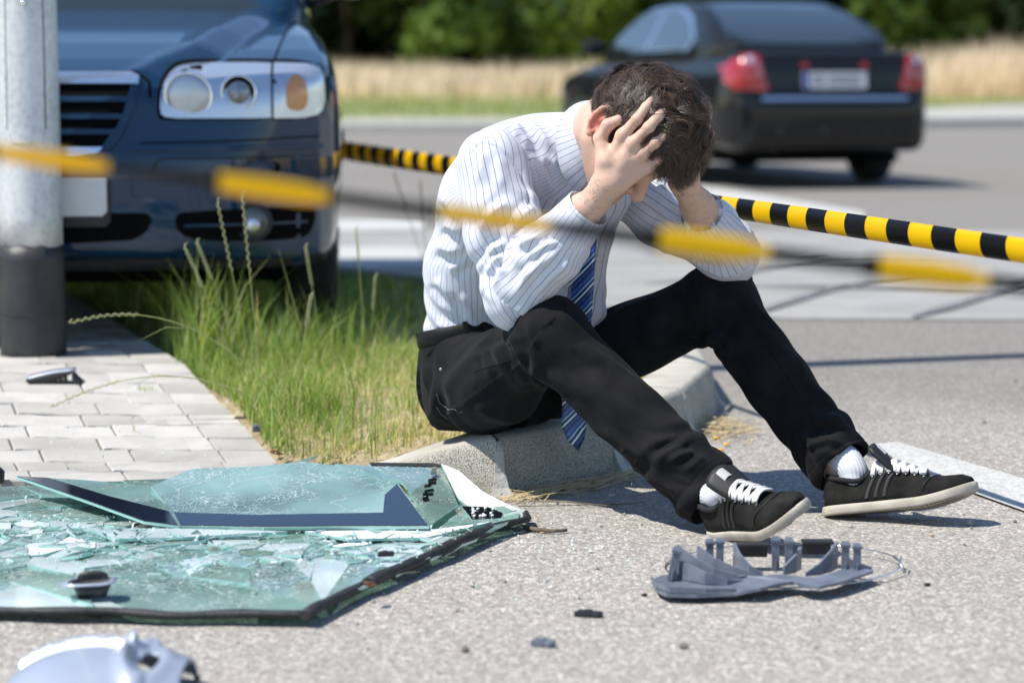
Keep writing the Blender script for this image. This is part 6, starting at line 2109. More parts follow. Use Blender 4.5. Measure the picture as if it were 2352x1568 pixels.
# locks: swirl out from the whorl and fall forward over the brow
whorl = np.array((0.018, -0.072, 0.052))
cand = np.nonzero(k)[0]
NSTR = 34000
root_i = rng.choice(cand, NSTR)
P0 = V[root_i] + rng.normal(0, 0.002, (NSTR, 3)); N0 = Nn[root_i]
L0 = ((P0 - HC) @ HM.T) / HS
wv = L0 - whorl
NL = N0 @ HM.T
wv -= NL * (wv * NL).sum(1)[:, None]
wd = np.linalg.norm(wv, axis=1)[:, None] + 1e-6
rad_ = wv / wd
tang = np.cross(NL, rad_)
swirl = np.exp(-(wd / 0.05) ** 2)
clump = np.stack([vnoise(L0, 55, 31), vnoise(L0, 55, 32), vnoise(L0, 55, 33)], 1)
flow = rad_ * (1 - 0.45 * swirl) + tang * (0.75 * swirl + 0.15) + 0.75 * clump + rng.normal(0, 0.12, (NSTR, 3))
flow -= NL * (flow * NL).sum(1)[:, None]
flow /= np.linalg.norm(flow, axis=1)[:, None]
short = sstep(0.0, -0.06, L0[:, 2]) * sstep(0.03, -0.02, L0[:, 1])                # cropped at the nape and sides
length = (0.036 + 0.022 * rng.uniform(0, 1, NSTR) + 0.026 * sstep(-0.01, 0.07, L0[:, 1]) * sstep(0, 0.05, L0[:, 2])) * (1 - 0.62 * short)
FW_ = flow @ HM
lift = (0.42 + 0.26 * rng.uniform(0, 1, NSTR) + 0.45 * vnoise(L0, 42, 7)) * (1 - 0.5 * short)
NG = 1500
gsel = rng.choice(NSTR, NG, replace=False)
gid = np.concatenate([((P0[c_][:, None, :] - P0[gsel][None]) ** 2).sum(2).argmin(1) for c_ in np.array_split(np.arange(NSTR), 60)])
gl = rng.normal(0, 0.22, NG); ga = rng.normal(0, 0.30, NG)
lift = lift + gl[gid]
fly = rng.uniform(0, 1, NSTR) < 0.015
lift = np.where(fly, lift + 0.35, lift) * (1 - 0.75 * swirl[:, 0])
curl = np.cross(FW_, N0)
ph = vnoise(L0, 45, 12) * 6
FW_ = FW_ + np.cross(FW_, N0) * ga[gid][:, None]
FW_ /= np.linalg.norm(FW_, axis=1)[:, None]
curl = np.cross(FW_, N0)
rings = []
nst = 6
for q in range(nst + 1):
    t = q / nst
    c = P0 + FW_ * (length * (t - 0.10 * t * t))[:, None] + N0 * (length * (lift * t * (1.25 - t) * 1.2))[:, None] + curl * (length * 0.30 * np.sin(4.2 * t + ph))[:, None]
    c[:, 2] -= length * 0.12 * t * t
    gc = c[gsel][gid]
    wgt = np.where(fly, 0.0, 0.55 * t ** 1.3)[:, None]
    c = c * (1 - wgt) + gc * wgt
    w_ = 0.00058 * (1 - 0.75 * t)
    rings.append((c - curl * w_, c + curl * w_))
i = np.arange(NSTR)
VV = np.concatenate([v for pr in rings for v in pr])
FF = np.concatenate([np.stack([i + 2 * q * NSTR, i + (2 * q + 1) * NSTR, i + (2 * q + 3) * NSTR, i + (2 * q + 2) * NSTR], 1) for q in range(nst)])
me = fast_mesh('strand', VV, FF)
tint = np.array((0.058, 0.036, 0.0235)) * rng.uniform(0.6, 1.5, (NSTR, 1)) * rng.uniform(0.55, 1.5, NG)[gid][:, None]
set_color(me, 'tint', np.tile(tint, (2 * (nst + 1), 1)))
st = link('strand', me, M_HAIR, hair); st['kind'] = 'stuff'

# ------------------------------------------------ shoes and socks
M_SUEDE = noisy('black_suede', (0.010, 0.0095, 0.009), (0.026, 0.025, 0.023), 26, 0.95, 0.35, 300, 0.002, spec=0.15)
M_SUEDE_D = noisy('black_leather_stripe', (0.006, 0.006, 0.006), (0.011, 0.011, 0.011), 30, 0.6, 0.2, 400, 0.001)
M_SOLE = noisy('worn_white_rubber', (0.33, 0.295, 0.235), (0.50, 0.46, 0.385), 22, 0.7, 0.2, 120, 0.002)
M_TREAD = noisy('outsole', (0.36, 0.31, 0.24), (0.46, 0.41, 0.33), 20, 0.8)
M_LACE = noisy('white_lace', (0.66, 0.62, 0.64), (0.78, 0.75, 0.76), 60, 0.85, 0.5, 700, 0.001)
M_SOCK = noisy('white_sock', (0.56, 0.57, 0.62), (0.66, 0.67, 0.71), 30, 0.95, 0.4, 500, 0.001)
M_LINING = mat('shoe_lining', (0.012, 0.012, 0.014), 0.9)
SL = 0.285
SHS = 1.07


def sole_w(x):
    """half widths (outer, inner) of the sole at x along the shoe"""
    t = x / SL
    o = np.interp(t, [0, 0.04, 0.15, 0.35, 0.55, 0.72, 0.85, 0.95, 1.0], [0.008, 0.026, 0.034, 0.035, 0.043, 0.050, 0.046, 0.028, 0.006])
    i = np.interp(t, [0, 0.04, 0.15, 0.35, 0.55, 0.72, 0.85, 0.95, 1.0], [0.008, 0.026, 0.033, 0.029, 0.036, 0.044, 0.040, 0.026, 0.006])
    return o, i


def spring(x):
    t = x / SL
    return 0.022 * max(0, (t - 0.62) / 0.38) ** 1.7


def shoe(heel, yaw, pitch, roll, side, lab, ankle):
    """side: +1 right foot, -1 left; built along +x with the heel at the origin"""
    root = empty('shoe', V3(heel)); root.parent = person
    root.rotation_mode = 'ZYX'
    Mr = Matrix.Rotation(yaw, 4, 'Z') @ Matrix.Rotation(-pitch, 4, 'Y') @ Matrix.Rotation(roll, 4, 'X')
    root.matrix_world = Matrix.Translation(V3(heel)) @ Mr @ Matrix.Scale(SHS, 4)
    if lab: root['label'] = lab
    xs = np.concatenate([[0.0005, 0.003, 0.008], np.linspace(0.016, SL - 0.02, 22), [SL - 0.012, SL - 0.006, SL - 0.002, SL - 0.0003]])
    def ol(x, sgn):                                   # lateral position of the sole's edge; outer is -y for a right foot
        o, i = sole_w(x)
        return (-o if side > 0 else -i) if sgn < 0 else (i if side > 0 else o)
    # outsole + foxing
    def band(h0, h1, grow, name, m, parent, bulge=0.0):
        loop = [(x, ol(x, -1)) for x in xs] + [(x, ol(x, 1)) for x in xs[::-1]]
        rg = []
        for h_, g_ in ((h0, grow - 0.004), (h0, grow - 0.0008), (h0 + 0.003, grow), ((h0 + h1) / 2, grow + bulge), (h1 - 0.002, grow), (h1, grow - 0.0012), (h1, grow - 0.006)):
            r_ = []
            for x, y in loop:
                cx = SL * 0.5
                dx = (x - cx) / cx
                r_.append((x + g_ * np.sign(dx) * abs(dx) ** 6, y + g_ * np.sign(y) * (1 - abs(dx) ** 8 * 0.6), h_ + spring(x)))
            rg.append(r_)
        b = MB(); b.rings(rg, cap0=True, cap1=True)
        return b.build(name, m, parent)
    band(0.0, 0.0175, 0.004, 'sole', M_SOLE, root, 0.0012)
    # tread ribs on the underside
    b = MB()
    for k_ in range(15):
        x = 0.15 + k_ * 0.0075; o, i_ = sole_w(x); z_ = spring(x)
        for sg in (-1, 1):
            y0 = 0.008; y1 = 0.034
            b.tube([(x, sg * y0, z_ - 0.0005), (x + 0.005, sg * (y0 + y1) / 2, z_ - 0.0005), (x, sg * y1, z_ - 0.0005)], 0.0014, 5)
    b.build('tread', M_TREAD, root)
    # upper
    def up_h(x):
        t = x / SL
        return np.interp(t, [0, 0.03, 0.12, 0.25, 0.36, 0.46, 0.60, 0.72, 0.84, 0.93, 0.98, 1.0], [0.062, 0.078, 0.074, 0.066, 0.082, 0.086, 0.069, 0.054, 0.046, 0.039, 0.029, 0.02])
    rg = []; openk = []
    ux = np.concatenate([[0.001, 0.004, 0.010], np.linspace(0.02, SL - 0.03, 34), [SL - 0.02, SL - 0.012, SL - 0.006, SL - 0.002]])
    NJ = 28
    for x in ux:
        h_ = up_h(x); t = x / SL
        e = 0.80 if t > 0.55 else 0.55
        r_ = []
        for j in range(NJ + 1):
            th = math.pi * j / NJ
            c_, s_ = math.cos(th), math.sin(th)
            y0 = ol(x, 1 if c_ >= 0 else -1)
            topw = np.interp(t, [0, 0.1, 0.3, 0.45, 0.6, 0.8, 1], [0.75, 0.72, 0.70, 0.62, 0.72, 0.9, 1.0])
            sh = abs(s_) ** e
            y = y0 * (abs(c_) ** (0.55 if t > 0.5 else 0.42)) * (1 - (1 - topw) * sh)
            r_.append((x, y, 0.017 + spring(x) + (h_ - 0.017) * sh))
        rg.append(r_)
    b = MB(); b.rings(rg, closed=False, cap0=False, cap1=False)
    # ankle opening: drop the faces on top near the heel
    nF = []; nm = []; ns_ = []
    for f_, m_, s2 in zip(b.f, b.m, b.sm):
        c = np.mean([b.v[q] for q in f_], 0)
        nF.append(f_); nm.append(m_); ns_.append(s2)
    b.f, b.m, b.sm = nF, nm, ns_
    upo = b.build('upper', M_SUEDE, root)
    sm = upo.modifiers.new('thick', 'SOLIDIFY'); sm.thickness = 0.003; sm.offset = -1
    # padded collar edge
    b = MB(); pr = []
    for k_ in range(25):
        a = 2 * math.pi * k_ / 24
        x = 0.052 + 0.043 * math.cos(a); y = 0.0265 * math.sin(a)
        pr.append((x, y, 0.0 + up_h(max(x, 0.004)) - 0.003 - 0.006 * abs(math.sin(a)) + spring(x)))
    b.tube(pr, 0.0052, 8); b.build('collar', M_LINING, root)
    # tongue
    b = MB(); rg = []
    for k_ in range(9):
        t = k_ / 8
        x = 0.152 - 0.050 * t; z_ = up_h(0.152) - 0.006 + 0.060 * t - 0.004 * t * t; w_ = 0.024 + 0.010 * math.sin(t * math.pi * 0.55)
        if k_ == 8: w_ *= 0.72
        rg.append([(x - 0.006 * (q * q), w_ * q, z_ - 0.010 * q * q) for q in np.linspace(-1, 1, 9)])
    b.rings(rg, closed=False, cap0=False, cap1=False)
    tg = b.build('tongue', M_SUEDE_D, root); sm = tg.modifiers.new('thick', 'SOLIDIFY'); sm.thickness = 0.006; sm.offset = 0
    b = MB(); rg = []
    for t in (0.60, 0.70, 0.80, 0.90):
        x = 0.152 - 0.050 * t + 0.003; z_ = up_h(0.152) - 0.006 + 0.060 * t - 0.004 * t * t + 0.002
        rg.append([(x - 0.006 * q * q + 0.002, 0.028 * q * 0.62, z_ - 0.010 * q * q + 0.001) for q in np.linspace(-1, 1, 7)])
    b.rings(rg, closed=False, cap0=False, cap1=False); b.build('tongue_label', mat('pale_label', (0.45, 0.44, 0.43), 0.6), tg)
    # facing (eyelet strips), laces, eyelets
    ex = np.linspace(0.100, 0.196, 7)
    def top_at(x, y):
        h_ = up_h(x); o = abs(ol(x, 1 if y > 0 else -1))
        return 0.017 + spring(x) + (h_ - 0.017) * (max(0.0, 1 - (abs(y) / (o * 0.98)) ** 2.4)) ** 0.42
    for sg in (-1, 1):
        for k_ in range(7):
            b = MB()
            x = ex[k_]; y = sg * min(0.0290 - 0.0014 * k_, 0.74 * min(abs(ol(x, 1)), abs(ol(x, -1))))
            b.lathe([(0.0016, 0.0012), (0.0032, 0.0015), (0.0036, 0.0)], 10, M=Matrix.Translation((x, y, top_at(x, y) + 0.001)) @ Matrix.Rotation(-sg * 0.6, 4, 'X'))
            b.build('eyelet', M_RIVET, upo)
    for k_ in range(7):
        b = MB()
        x = ex[k_]
        for dx, sg in ((0.014, 1), (0.014, -1)) if k_ < 6 else ((0.0, 1),):
            wy = min(0.0295 - 0.0014 * k_, 0.76 * min(abs(ol(x, 1)), abs(ol(x, -1)))); y0 = sg * wy; y1 = -y0
            pts = []
            for t in np.linspace(0, 1, 9):
                yy = y0 + (y1 - y0) * t; xx = x + (dx * t)
                zz = top_at(xx, min(abs(yy), wy) * (1 if yy > 0 else -1)) + 0.004 + 0.006 * math.sin(math.pi * t) + (0.0015 if sg > 0 else 0)
                pts.append((xx, yy, zz))
            b.tube(pts, 0.0054, 8, flat=0.5)
        b.build('lace', M_LACE, root)
    # toe cap seam and side stripes
    for sg in (-1, 1):
        for x0 in (0.098, 0.115, 0.132):
            b = MB()
            rgs = []
            for t in np.linspace(0.02, 0.86, 10):
                x = x0 - 0.012 + 0.030 * t * 1.0
                th = t * math.pi / 2 * 0.62
                o = ol(x, sg); h_ = up_h(x)
                y = o * math.cos(th) ** 0.42 * (1 - 0.36 * math.sin(th) ** 0.55) * 1.0 + sg * 0.0012
                z_ = 0.018 + spring(x) + (h_ - 0.017) * math.sin(th) ** 0.55
                rgs.append([(x - 0.0042, y, z_), (x - 0.003, y + sg * 0.0012, z_), (x + 0.003, y + sg * 0.0012, z_), (x + 0.0042, y, z_)])
            b.rings(rgs, closed=False, cap0=False, cap1=False)
            b.build('side_stripe', M_SUEDE_D, upo)
    b = MB()
    for x0, bow in ((0.222, 0.03),):
        pts = []
        for q in np.linspace(-1, 1, 25):
            x = x0 - bow * q * q * 0.9; y = ol(x, 1 if q > 0 else -1) * abs(q) * 0.97 * (1 if True else 0)
            pts.append((x, y, top_at(x, y) + 0.0008 + 0.001))
        b.tube(pts, 0.0013, 6)
    b.build('toe_seam', M_SUEDE_D, upo)
    # sock
    inv = root.matrix_world.inverted()
    a = inv @ V3(ankle)
    b = MB()
    pts = [Vector((0.06, 0, 0.045)), Vector((0.060, 0, 0.075)), Vector((0.06, 0, 0.09)).lerp(a, 0.5), a]
    return root, pts


def sock(path, radii, parent):
    """ribbed tube with slack folds round the ankle"""
    P = []
    for i in range(len(path) - 1):
        for t in np.linspace(0, 1, 26, endpoint=False): P.append(lerp(path[i], path[i + 1], t))
    P.append(np.asarray(path[-1], float))
    P = np.array(P)
    for _ in range(14): P[1:-1] = (P[:-2] + P[1:-1] * 2 + P[2:]) / 4
    rr = np.interp(np.linspace(0, 1, len(P)), np.linspace(0, 1, len(radii)), radii)
    rings = []; N = np.array((0, -1.0, 0.2)); nn = 96
    for i, p in enumerate(P):
        t = unit(P[min(i + 1, len(P) - 1)] - P[max(i - 1, 0)]); u = unit(N - t * (N @ t)); w = np.cross(t, u); N = u
        ring = []
        for j in range(nn):
            th = 2 * math.pi * j / nn
            f = 1 + 0.016 * math.cos(24 * th) + 0.028 * math.sin(i * 0.62 + 1.7 * math.sin(th * 2 + 0.4)) * (0.5 + 0.5 * math.sin(th + 0.8))
            ring.append(p + rr[i] * f * (w * math.cos(th) + u * math.sin(th)))
        rings.append(ring)
    b = MB(); b.rings(rings)
    return b.build('sock', M_SOCK, parent)


yawR = math.atan2(-0.26, 0.15); yawL = math.atan2(-0.10, 0.27)
heelR = PZ(1648, 1222, 0.0) ; heelR[2] = 0.0
heelL = PZ(1898, 1186, 0.0)
shR_, _ = shoe(heelR + np.array((0, 0, 0.0)), yawR, R(13), R(27), 1, None, ankR)
shL_, _ = shoe(heelL, yawL, R(9), R(-13), -1, None, ankL)
bpy.context.view_layer.update()


def sw(root, p):
    return np.array(root.matrix_world @ Vector(p))


sock([sw(shR_, (0.062, 0, 0.03)), sw(shR_, (0.054, 0, 0.075)), lerp(sw(shR_, (0.054, 0, 0.075)), ankR, 0.30)], [0.016, 0.021, 0.026, 0.0305], person)
sock([sw(shL_, (0.062, 0, 0.03)), sw(shL_, (0.058, 0, 0.085)), lerp(kneeL, ankL, 0.80)], [0.018, 0.025, 0.029, 0.0315, 0.034, 0.037, 0.040], person)
# ================================================================== BROKEN GLASS AND OTHER WRECKAGE
def glass_mat(name, milk, crack, tint=(0.70, 0.86, 0.83), body=(0.36, 0.52, 0.49)):
    m = mat(name, body, 0.35, spec=0.5); n = NT(m)
    co = n.coord()
    tr = n.new('ShaderNodeBsdfTransparent'); tr.inputs[0].default_value = (*tint, 1)
    df = n.b
    st = n.noise(co, 4.5, 3, 0.5)
    milkm = n.ramp(st, [(0.35, max(0.0, milk - 0.12)), (0.68, min(1.0, milk + 0.14))])
    wob = n.new('ShaderNodeMix', data_type='VECTOR'); wob.inputs[0].default_value = 0.08; n.l.new(co, wob.inputs[4]); nn_ = n.new('ShaderNodeTexNoise'); nn_.inputs['Scale'].default_value = 14; n.l.new(co, nn_.inputs['Vector']); n.l.new(nn_.outputs['Color'], wob.inputs[5])
    v1 = n.vor(n.mapping(wob.outputs[1], (1, 0.6, 1)), 11, 'DISTANCE_TO_EDGE'); v2 = n.vor(n.mapping(wob.outputs[1], (1, 0.7, 1)), 70, 'DISTANCE_TO_EDGE')
    msk = n.ramp(n.noise(co, 6, 3), [(0.34, 0.15), (0.60, 1.0)])
    c1 = n.math('MULTIPLY', n.ramp(v1, [(0.0, 1.0), (0.016, 0.0)]), msk)
    c2 = n.math('MULTIPLY', n.ramp(v2, [(0.0, 1.0), (0.07, 0.0)]), n.ramp(n.noise(n.mapping(co, (1, 1, 1), loc=(3, 1, 0)), 8, 3), [(0.54 - 0.20 * crack, 0.0), (0.66 - 0.14 * crack, 1.0)]))
    ck = n.math('MAXIMUM', n.math('MULTIPLY', c1, crack), n.math('MULTIPLY', c2, crack))
    n.to(n.mix(ck, n.mix(st, body, tuple(min(1, c * 1.5) for c in body)), (0.82, 0.90, 0.88)), 'Base Color')
    n.to(n.bump(n.math('ADD', st, n.math('MULTIPLY', n.ramp(v2, [(0.0, 0.0), (0.3, 1.0)]), 0.25)), 0.10, 0.01), 'Normal')
    mx = n.new('ShaderNodeMixShader')
    n.l.new(n.math('MAXIMUM', milkm, ck), mx.inputs[0]); n.l.new(tr.outputs[0], mx.inputs[1]); n.l.new(df.outputs[0], mx.inputs[2])
    gl = n.new('ShaderNodeBsdfGlossy'); gl.inputs['Roughness'].default_value = 0.025
    fr = n.new('ShaderNodeFresnel'); fr.inputs['IOR'].default_value = 1.52
    m2 = n.new('ShaderNodeMixShader')
    n.l.new(fr.outputs[0], m2.inputs[0]); n.l.new(mx.outputs[0], m2.inputs[1]); n.l.new(gl.outputs[0], m2.inputs[2])
    n.l.new(m2.outputs[0], n.out.inputs[0])
    return m


M_G1 = glass_mat('laminated_glass', 0.42, 1.0, (0.64, 0.87, 0.80), (0.38, 0.60, 0.53))
M_G2 = glass_mat('clear_glass', 0.36, 0.8, (0.66, 0.88, 0.84), (0.40, 0.64, 0.59))
M_G3 = glass_mat('crazed_glass', 0.75, 1.0, body=(0.60, 0.76, 0.73))
M_GW = mat('powdered_glass', (0.80, 0.83, 0.82), 0.6)
M_GE = mat('glass_edge', (0.30, 0.55, 0.49), 0.12, spec=0.8, coat=0.6)
M_FRIT = mat('black_enamel', (0.010, 0.012, 0.018), 0.06, spec=0.7, coat=0.7)
M_SEAL = noisy('rubber_seal', (0.012, 0.012, 0.013), (0.030, 0.030, 0.031), 30, 0.6, 0.4, 90, 0.004)

ws = tag(empty('broken_windscreen', (-0.6, 4.6, 0.0)), 'shattered greenish windscreen with black rubber edge lying on the road', 'windscreen')
WI = Matrix.Translation((0.6, -4.6, 0.0))
SHEET = [PZ(-330, 1400, .015)[:2], PZ(0, 1404, .015)[:2], PZ(400, 1414, .015)[:2], PZ(705, 1416, .015)[:2], PZ(845, 1330, .015)[:2], PZ(1010, 1270, .015)[:2], PZ(1190, 1198, .02)[:2], PZ(1195, 1176, .03)[:2],
         PZ(1060, 1110, .03)[:2], PZ(1000, 1082, .03)[:2], PZ(600, 1092, .03)[:2], PZ(40, 1105, .04)[:2], PZ(-330, 1130, .03)[:2]]


def clip_half(poly, m, nrm):
    out = []
    for i in range(len(poly)):
        a, b = poly[i], poly[(i + 1) % len(poly)]
        da, db = (a - m) @ nrm, (b - m) @ nrm
        if da <= 0: out.append(a)
        if (da < 0) != (db < 0) and abs(da - db) > 1e-12: out.append(a + (b - a) * da / (da - db))
    return out


def convexish(poly):
    """sheet as convex hull"""
    P = sorted(map(tuple, poly)); lo = []; up = []
    cr = lambda o, a, b: (a[0] - o[0]) * (b[1] - o[1]) - (a[1] - o[1]) * (b[0] - o[0])
    for p in P:
        while len(lo) > 1 and cr(lo[-2], lo[-1], p) <= 0: lo.pop()
        lo.append(p)
    for p in P[::-1]:
        while len(up) > 1 and cr(up[-2], up[-1], p) <= 0: up.pop()
        up.append(p)
    return [np.array(p) for p in lo[:-1] + up[:-1]]


HULL = convexish(SHEET)
gr_ = np.random.default_rng(5)
pts = []
cz = PZ(620, 1255, .015)[:2]
while len(pts) < 235:
    p = np.array((gr_.uniform(-1.55, 0.1), gr_.uniform(3.85, 5.3)))
    if not inside([tuple(q) for q in HULL], p[0:1], p[1:2])[0]: continue
    # finest along the fracture band, whole towards the near edge
    fb = math.exp(-((p[1] - 4.42 - 0.12 * math.sin(p[0] * 4)) / 0.20) ** 2)
    near = p[1] < 4.22 + 0.1 * p[0]
    w = 0.10 + 0.9 * fb
    if near: w *= 0.30
    if gr_.uniform() < w: pts.append(p)
pts = np.array(pts)
for i, p in enumerate(pts):
    poly = list(HULL)
    dd = ((pts - p) ** 2).sum(1); o_ = np.argsort(dd)[1:28]
    for j in o_:
        m = (p + pts[j]) / 2; nrm = pts[j] - p
        poly = clip_half(poly, m, nrm / np.linalg.norm(nrm))
        if len(poly) < 3: break
    if len(poly) < 3: continue
    poly = np.array(poly)
    c = poly.mean(0); rel = poly - c
    area = 0.5 * abs(np.sum(rel[:, 0] * np.roll(rel[:, 1], -1) - rel[:, 1] * np.roll(rel[:, 0], -1)))
    size = math.sqrt(area)
    if size < 0.012: continue
    k = (size - 0.0013) / size
    rel = rel * k
    if 0.5 * np.sum(rel[:, 0] * np.roll(rel[:, 1], -1) - rel[:, 1] * np.roll(rel[:, 0], -1)) < 0: rel = rel[::-1]
    fb = math.exp(-((c[1] - 4.42 - 0.12 * math.sin(c[0] * 4)) / 0.22) ** 2)
    tilt = 0.008 + 0.065 * fb * min(1.0, 0.08 / max(size, 0.03))
    b = MB(); b.prism([tuple(q) for q in rel], -0.0025, 0.0025)
    top = len(b.f) - 1
    for q in range(len(b.m)): b.m[q] = 1
    b.m[-1] = 0; b.m[-2] = 0
    white = gr_.uniform() < 0.07 * fb + 0.01
    mt = M_GW if white and size < 0.07 else (M_G3 if gr_.uniform() < 0.38 * fb + 0.10 else (M_G1 if c[1] < 4.9 else M_G2))
    o = b.build('glass_shard', [mt, M_GE], ws)
    lift = 0.020 + 0.005 * fb * gr_.uniform() + 0.012 * max(0, (c[1] - 4.5) / 0.7)
    o.location = (c[0] + 0.6, c[1] - 4.6, lift)
    o.rotation_euler = (gr_.normal(0, tilt), gr_.normal(0, tilt), 0)


n = 260                                                # slivers too fine to pick apart
x = gr_.uniform(-1.5, 0.02, n * 3); y = np.minimum(gr_.normal(0, 0.13, n * 3), 0.12) + 4.38 + 0.10 * np.sin(x * 4)
k = inside([tuple(q) for q in HULL], x, y); x, y = x[k][:n], y[k][:n]; n = len(x)
c = np.stack([x, y, 0.034 + 0.014 * gr_.uniform(0, 1, n)], 1)
a = gr_.uniform(0, 6.283, n); l = gr_.uniform(0.006, 0.040, n)[:, None]; w = gr_.uniform(0.0015, 0.008, n)[:, None]
d = np.stack([np.cos(a), np.sin(a), gr_.normal(0, 0.18, n)], 1); e = np.stack([-np.sin(a), np.cos(a), gr_.normal(0, 0.5, n)], 1)
tri = [c - d * l * 0.5, c + d * l * 0.5, c + e * w + d * l * gr_.uniform(-0.3, 0.3, (n, 1))]
up = np.array((0, 0, 0.0022))
V = np.concatenate(tri + [t + up for t in tri]); i = np.arange(n)
F = np.concatenate([np.stack([i, i + 2 * n, i + n], 1), np.stack([i + 3 * n, i + 4 * n, i + 5 * n], 1), np.stack([i, i + n, i + 4 * n], 1), np.stack([i, i + 4 * n, i + 3 * n], 1), np.stack([i + n, i + 2 * n, i + 5 * n], 1), np.stack([i + n, i + 5 * n, i + 4 * n], 1), np.stack([i + 2 * n, i, i + 3 * n], 1), np.stack([i + 2 * n, i + 3 * n, i + 5 * n], 1)])
V = V + np.array((0.6, -4.6, 0))
sv_ = link('glass_slivers', fast_mesh('glass_slivers', V, F, False), [M_G3, M_GW, M_G1], ws)
sv_.data.polygons.foreach_set('material_index', np.tile(gr_.choice(3, n, p=[0.36, 0.05, 0.59]), 8).astype(np.int32))
tag(sv_, kind='stuff')


KD = 0.987                                             # the big panes ride on the broken ones


def on_plane(pix, x, y):
    P = np.array([PY(x_, y_, d_ * KD) for x_, y_, d_ in pix]); c = P.mean(0); u, s, vt = np.linalg.svd(P - c); nrm = vt[2]
    d = ray(x, y); d = np.array((d.x, d.y, d.z)); o = np.array((0, 0, CAM_H))
    return o + d * (((c - o) @ nrm) / (d @ nrm))


def pane(name, pix, m, parent=ws, t=0.005, off=0.0, edge=True):
    P = np.array([on_plane(pix, x, y) for x, y, d in pix])
    c = P.mean(0)
    nrm = np.zeros(3)
    for i in range(len(P)): nrm += np.cross(P[i] - c, P[(i + 1) % len(P)] - c)
    nrm = unit(nrm)
    if nrm[2] < 0: nrm = -nrm; P = P[::-1]
    n = len(P)
    V = np.concatenate([P + nrm * (off - t / 2), P + nrm * (off + t / 2)])
    b = MB(); b.add(V, [tuple(range(n))[::-1]], 0, False)
    b.f.append([n + j for j in range(n)]); b.m.append(0); b.sm.append(False)
    for j in range(n): b.f.append([j, (j + 1) % n, n + (j + 1) % n, n + j]); b.m.append(1 if edge else 0); b.sm.append(False)
    return b.build(name, [m, M_GE], parent, M=WI)


PANE_L = [(38, 1096, 4.95), (200, 1153, 4.72), (330, 1200, 4.60), (412, 1211, 4.57), (380, 1160, 4.72), (345, 1119, 4.86), (190, 1104, 4.94)]
PANE_R = [(414, 1211, 4.57), (600, 1214, 4.56), (985, 1211, 4.56), (915, 1113, 4.80), (820, 1076, 4.93), (690, 1062, 4.98), (610, 1072, 4.96), (440, 1079, 4.95), (347, 1119, 4.86), (382, 1160, 4.72)]
pl_ = pane('glass_pane', PANE_L, M_G2); pr_ = pane('glass_pane', PANE_R, M_G2)
def band(pixplane, pix, m, parent, off=0.0042, t=0.0016, name='enamel_band'):
    P = np.array([on_plane(pixplane, x, y) for x, y in pix]); P2 = np.array([PY(x_, y_, d_ * KD) for x_, y_, d_ in pixplane]); c = P2.mean(0); nrm = np.linalg.svd(P2 - c)[2][2]
    if nrm[2] < 0: nrm = -nrm
    n = len(P); V = np.concatenate([P + nrm * (off - t), P + nrm * off])
    b = MB(); b.add(V, [tuple(range(n))], 0, False); b.f.append([n + j for j in range(n)]); b.m.append(0); b.sm.append(False)
    for j in range(n): b.f.append([j, (j + 1) % n, n + (j + 1) % n, n + j]); b.m.append(0); b.sm.append(False)
    o = b.build(name, m, parent, M=WI); bm_fix(o); return o


band(PANE_L, [(40, 1097), (112, 1101), (250, 1143), (388, 1178), (408, 1209), (330, 1199), (200, 1152)], M_FRIT, pl_)
band(PANE_R, [(400, 1180), (585, 1186), (880, 1181), (884, 1140), (912, 1115), (982, 1209), (600, 1212), (414, 1209)], M_FRIT, pr_)
PANE_B = [(848, 1066, 5.16), (1010, 1067, 5.16), (1030, 1110, 5.00), (1052, 1160, 4.84), (990, 1205, 4.62), (925, 1110, 4.86), (880, 1085, 5.02)]
pb_ = pane('glass_pane', PANE_B, M_G1)
band(PANE_B, [(848, 1066), (1010, 1067), (1013, 1075), (852, 1072)], M_SEAL, pb_)
for k in range(16):
    t = k / 15; x = 1003 - 26 * t + gr_.uniform(-7, 7); y = 1080 + 72 * t + gr_.uniform(-4, 4); w = gr_.uniform(3, 9)
    band(PANE_B, [(x - w, y - 1.5), (x + w, y - 4), (x + w, y + 2), (x - w, y + 4)], M_FRIT, pb_, name='enamel_flake')
PANE_W = [(1013, 1067, 5.14), (1052, 1082, 5.08), (1110, 1132, 4.98), (1165, 1160, 4.88), (1208, 1176, 4.80), (1150, 1194, 4.74), (1080, 1168, 4.82), (1052, 1146, 4.90)]
pw_ = pane('crazed_flap', PANE_W, M_GW)
PANE_D = [(1060, 1164, 4.80), (1120, 1166, 4.80), (1155, 1180, 4.75), (1150, 1192, 4.71), (1085, 1196, 4.70)]
pd_ = pane('glass_pane', PANE_D, M_FRIT)
for k in range(14):
    x = gr_.uniform(1075, 1140); y = gr_.uniform(1170, 1190)
    band(PANE_D, [(x - 3, y), (x, y - 2), (x + 4, y), (x, y + 2)], M_GW, pd_, off=0.0055, t=0.002, name='glass_crumb')
for pix, m in (([(1155, 1185, 4.74), (1200, 1170, 4.80), (1216, 1180, 4.78), (1212, 1192, 4.74), (1170, 1200, 4.70)], M_G3), ([(640, 1072, 5.0), (690, 1060, 5.05), (730, 1047, 5.10), (690, 1066, 5.0)], M_G2), ([(770, 1068, 5.02), (850, 1072, 5.02), (925, 1108, 4.88), (880, 1100, 4.9), (820, 1080, 4.96)], M_G2),
               ([(200, 1215, 4.56), (420, 1216, 4.55), (660, 1222, 4.53), (420, 1236, 4.48), (260, 1240, 4.47)], M_G3), ([(700, 1222, 4.53), (1000, 1218, 4.54), (1130, 1200, 4.66), (980, 1236, 4.50), (800, 1240, 4.48)], M_GW)):
    pane('glass_pane', pix, m)
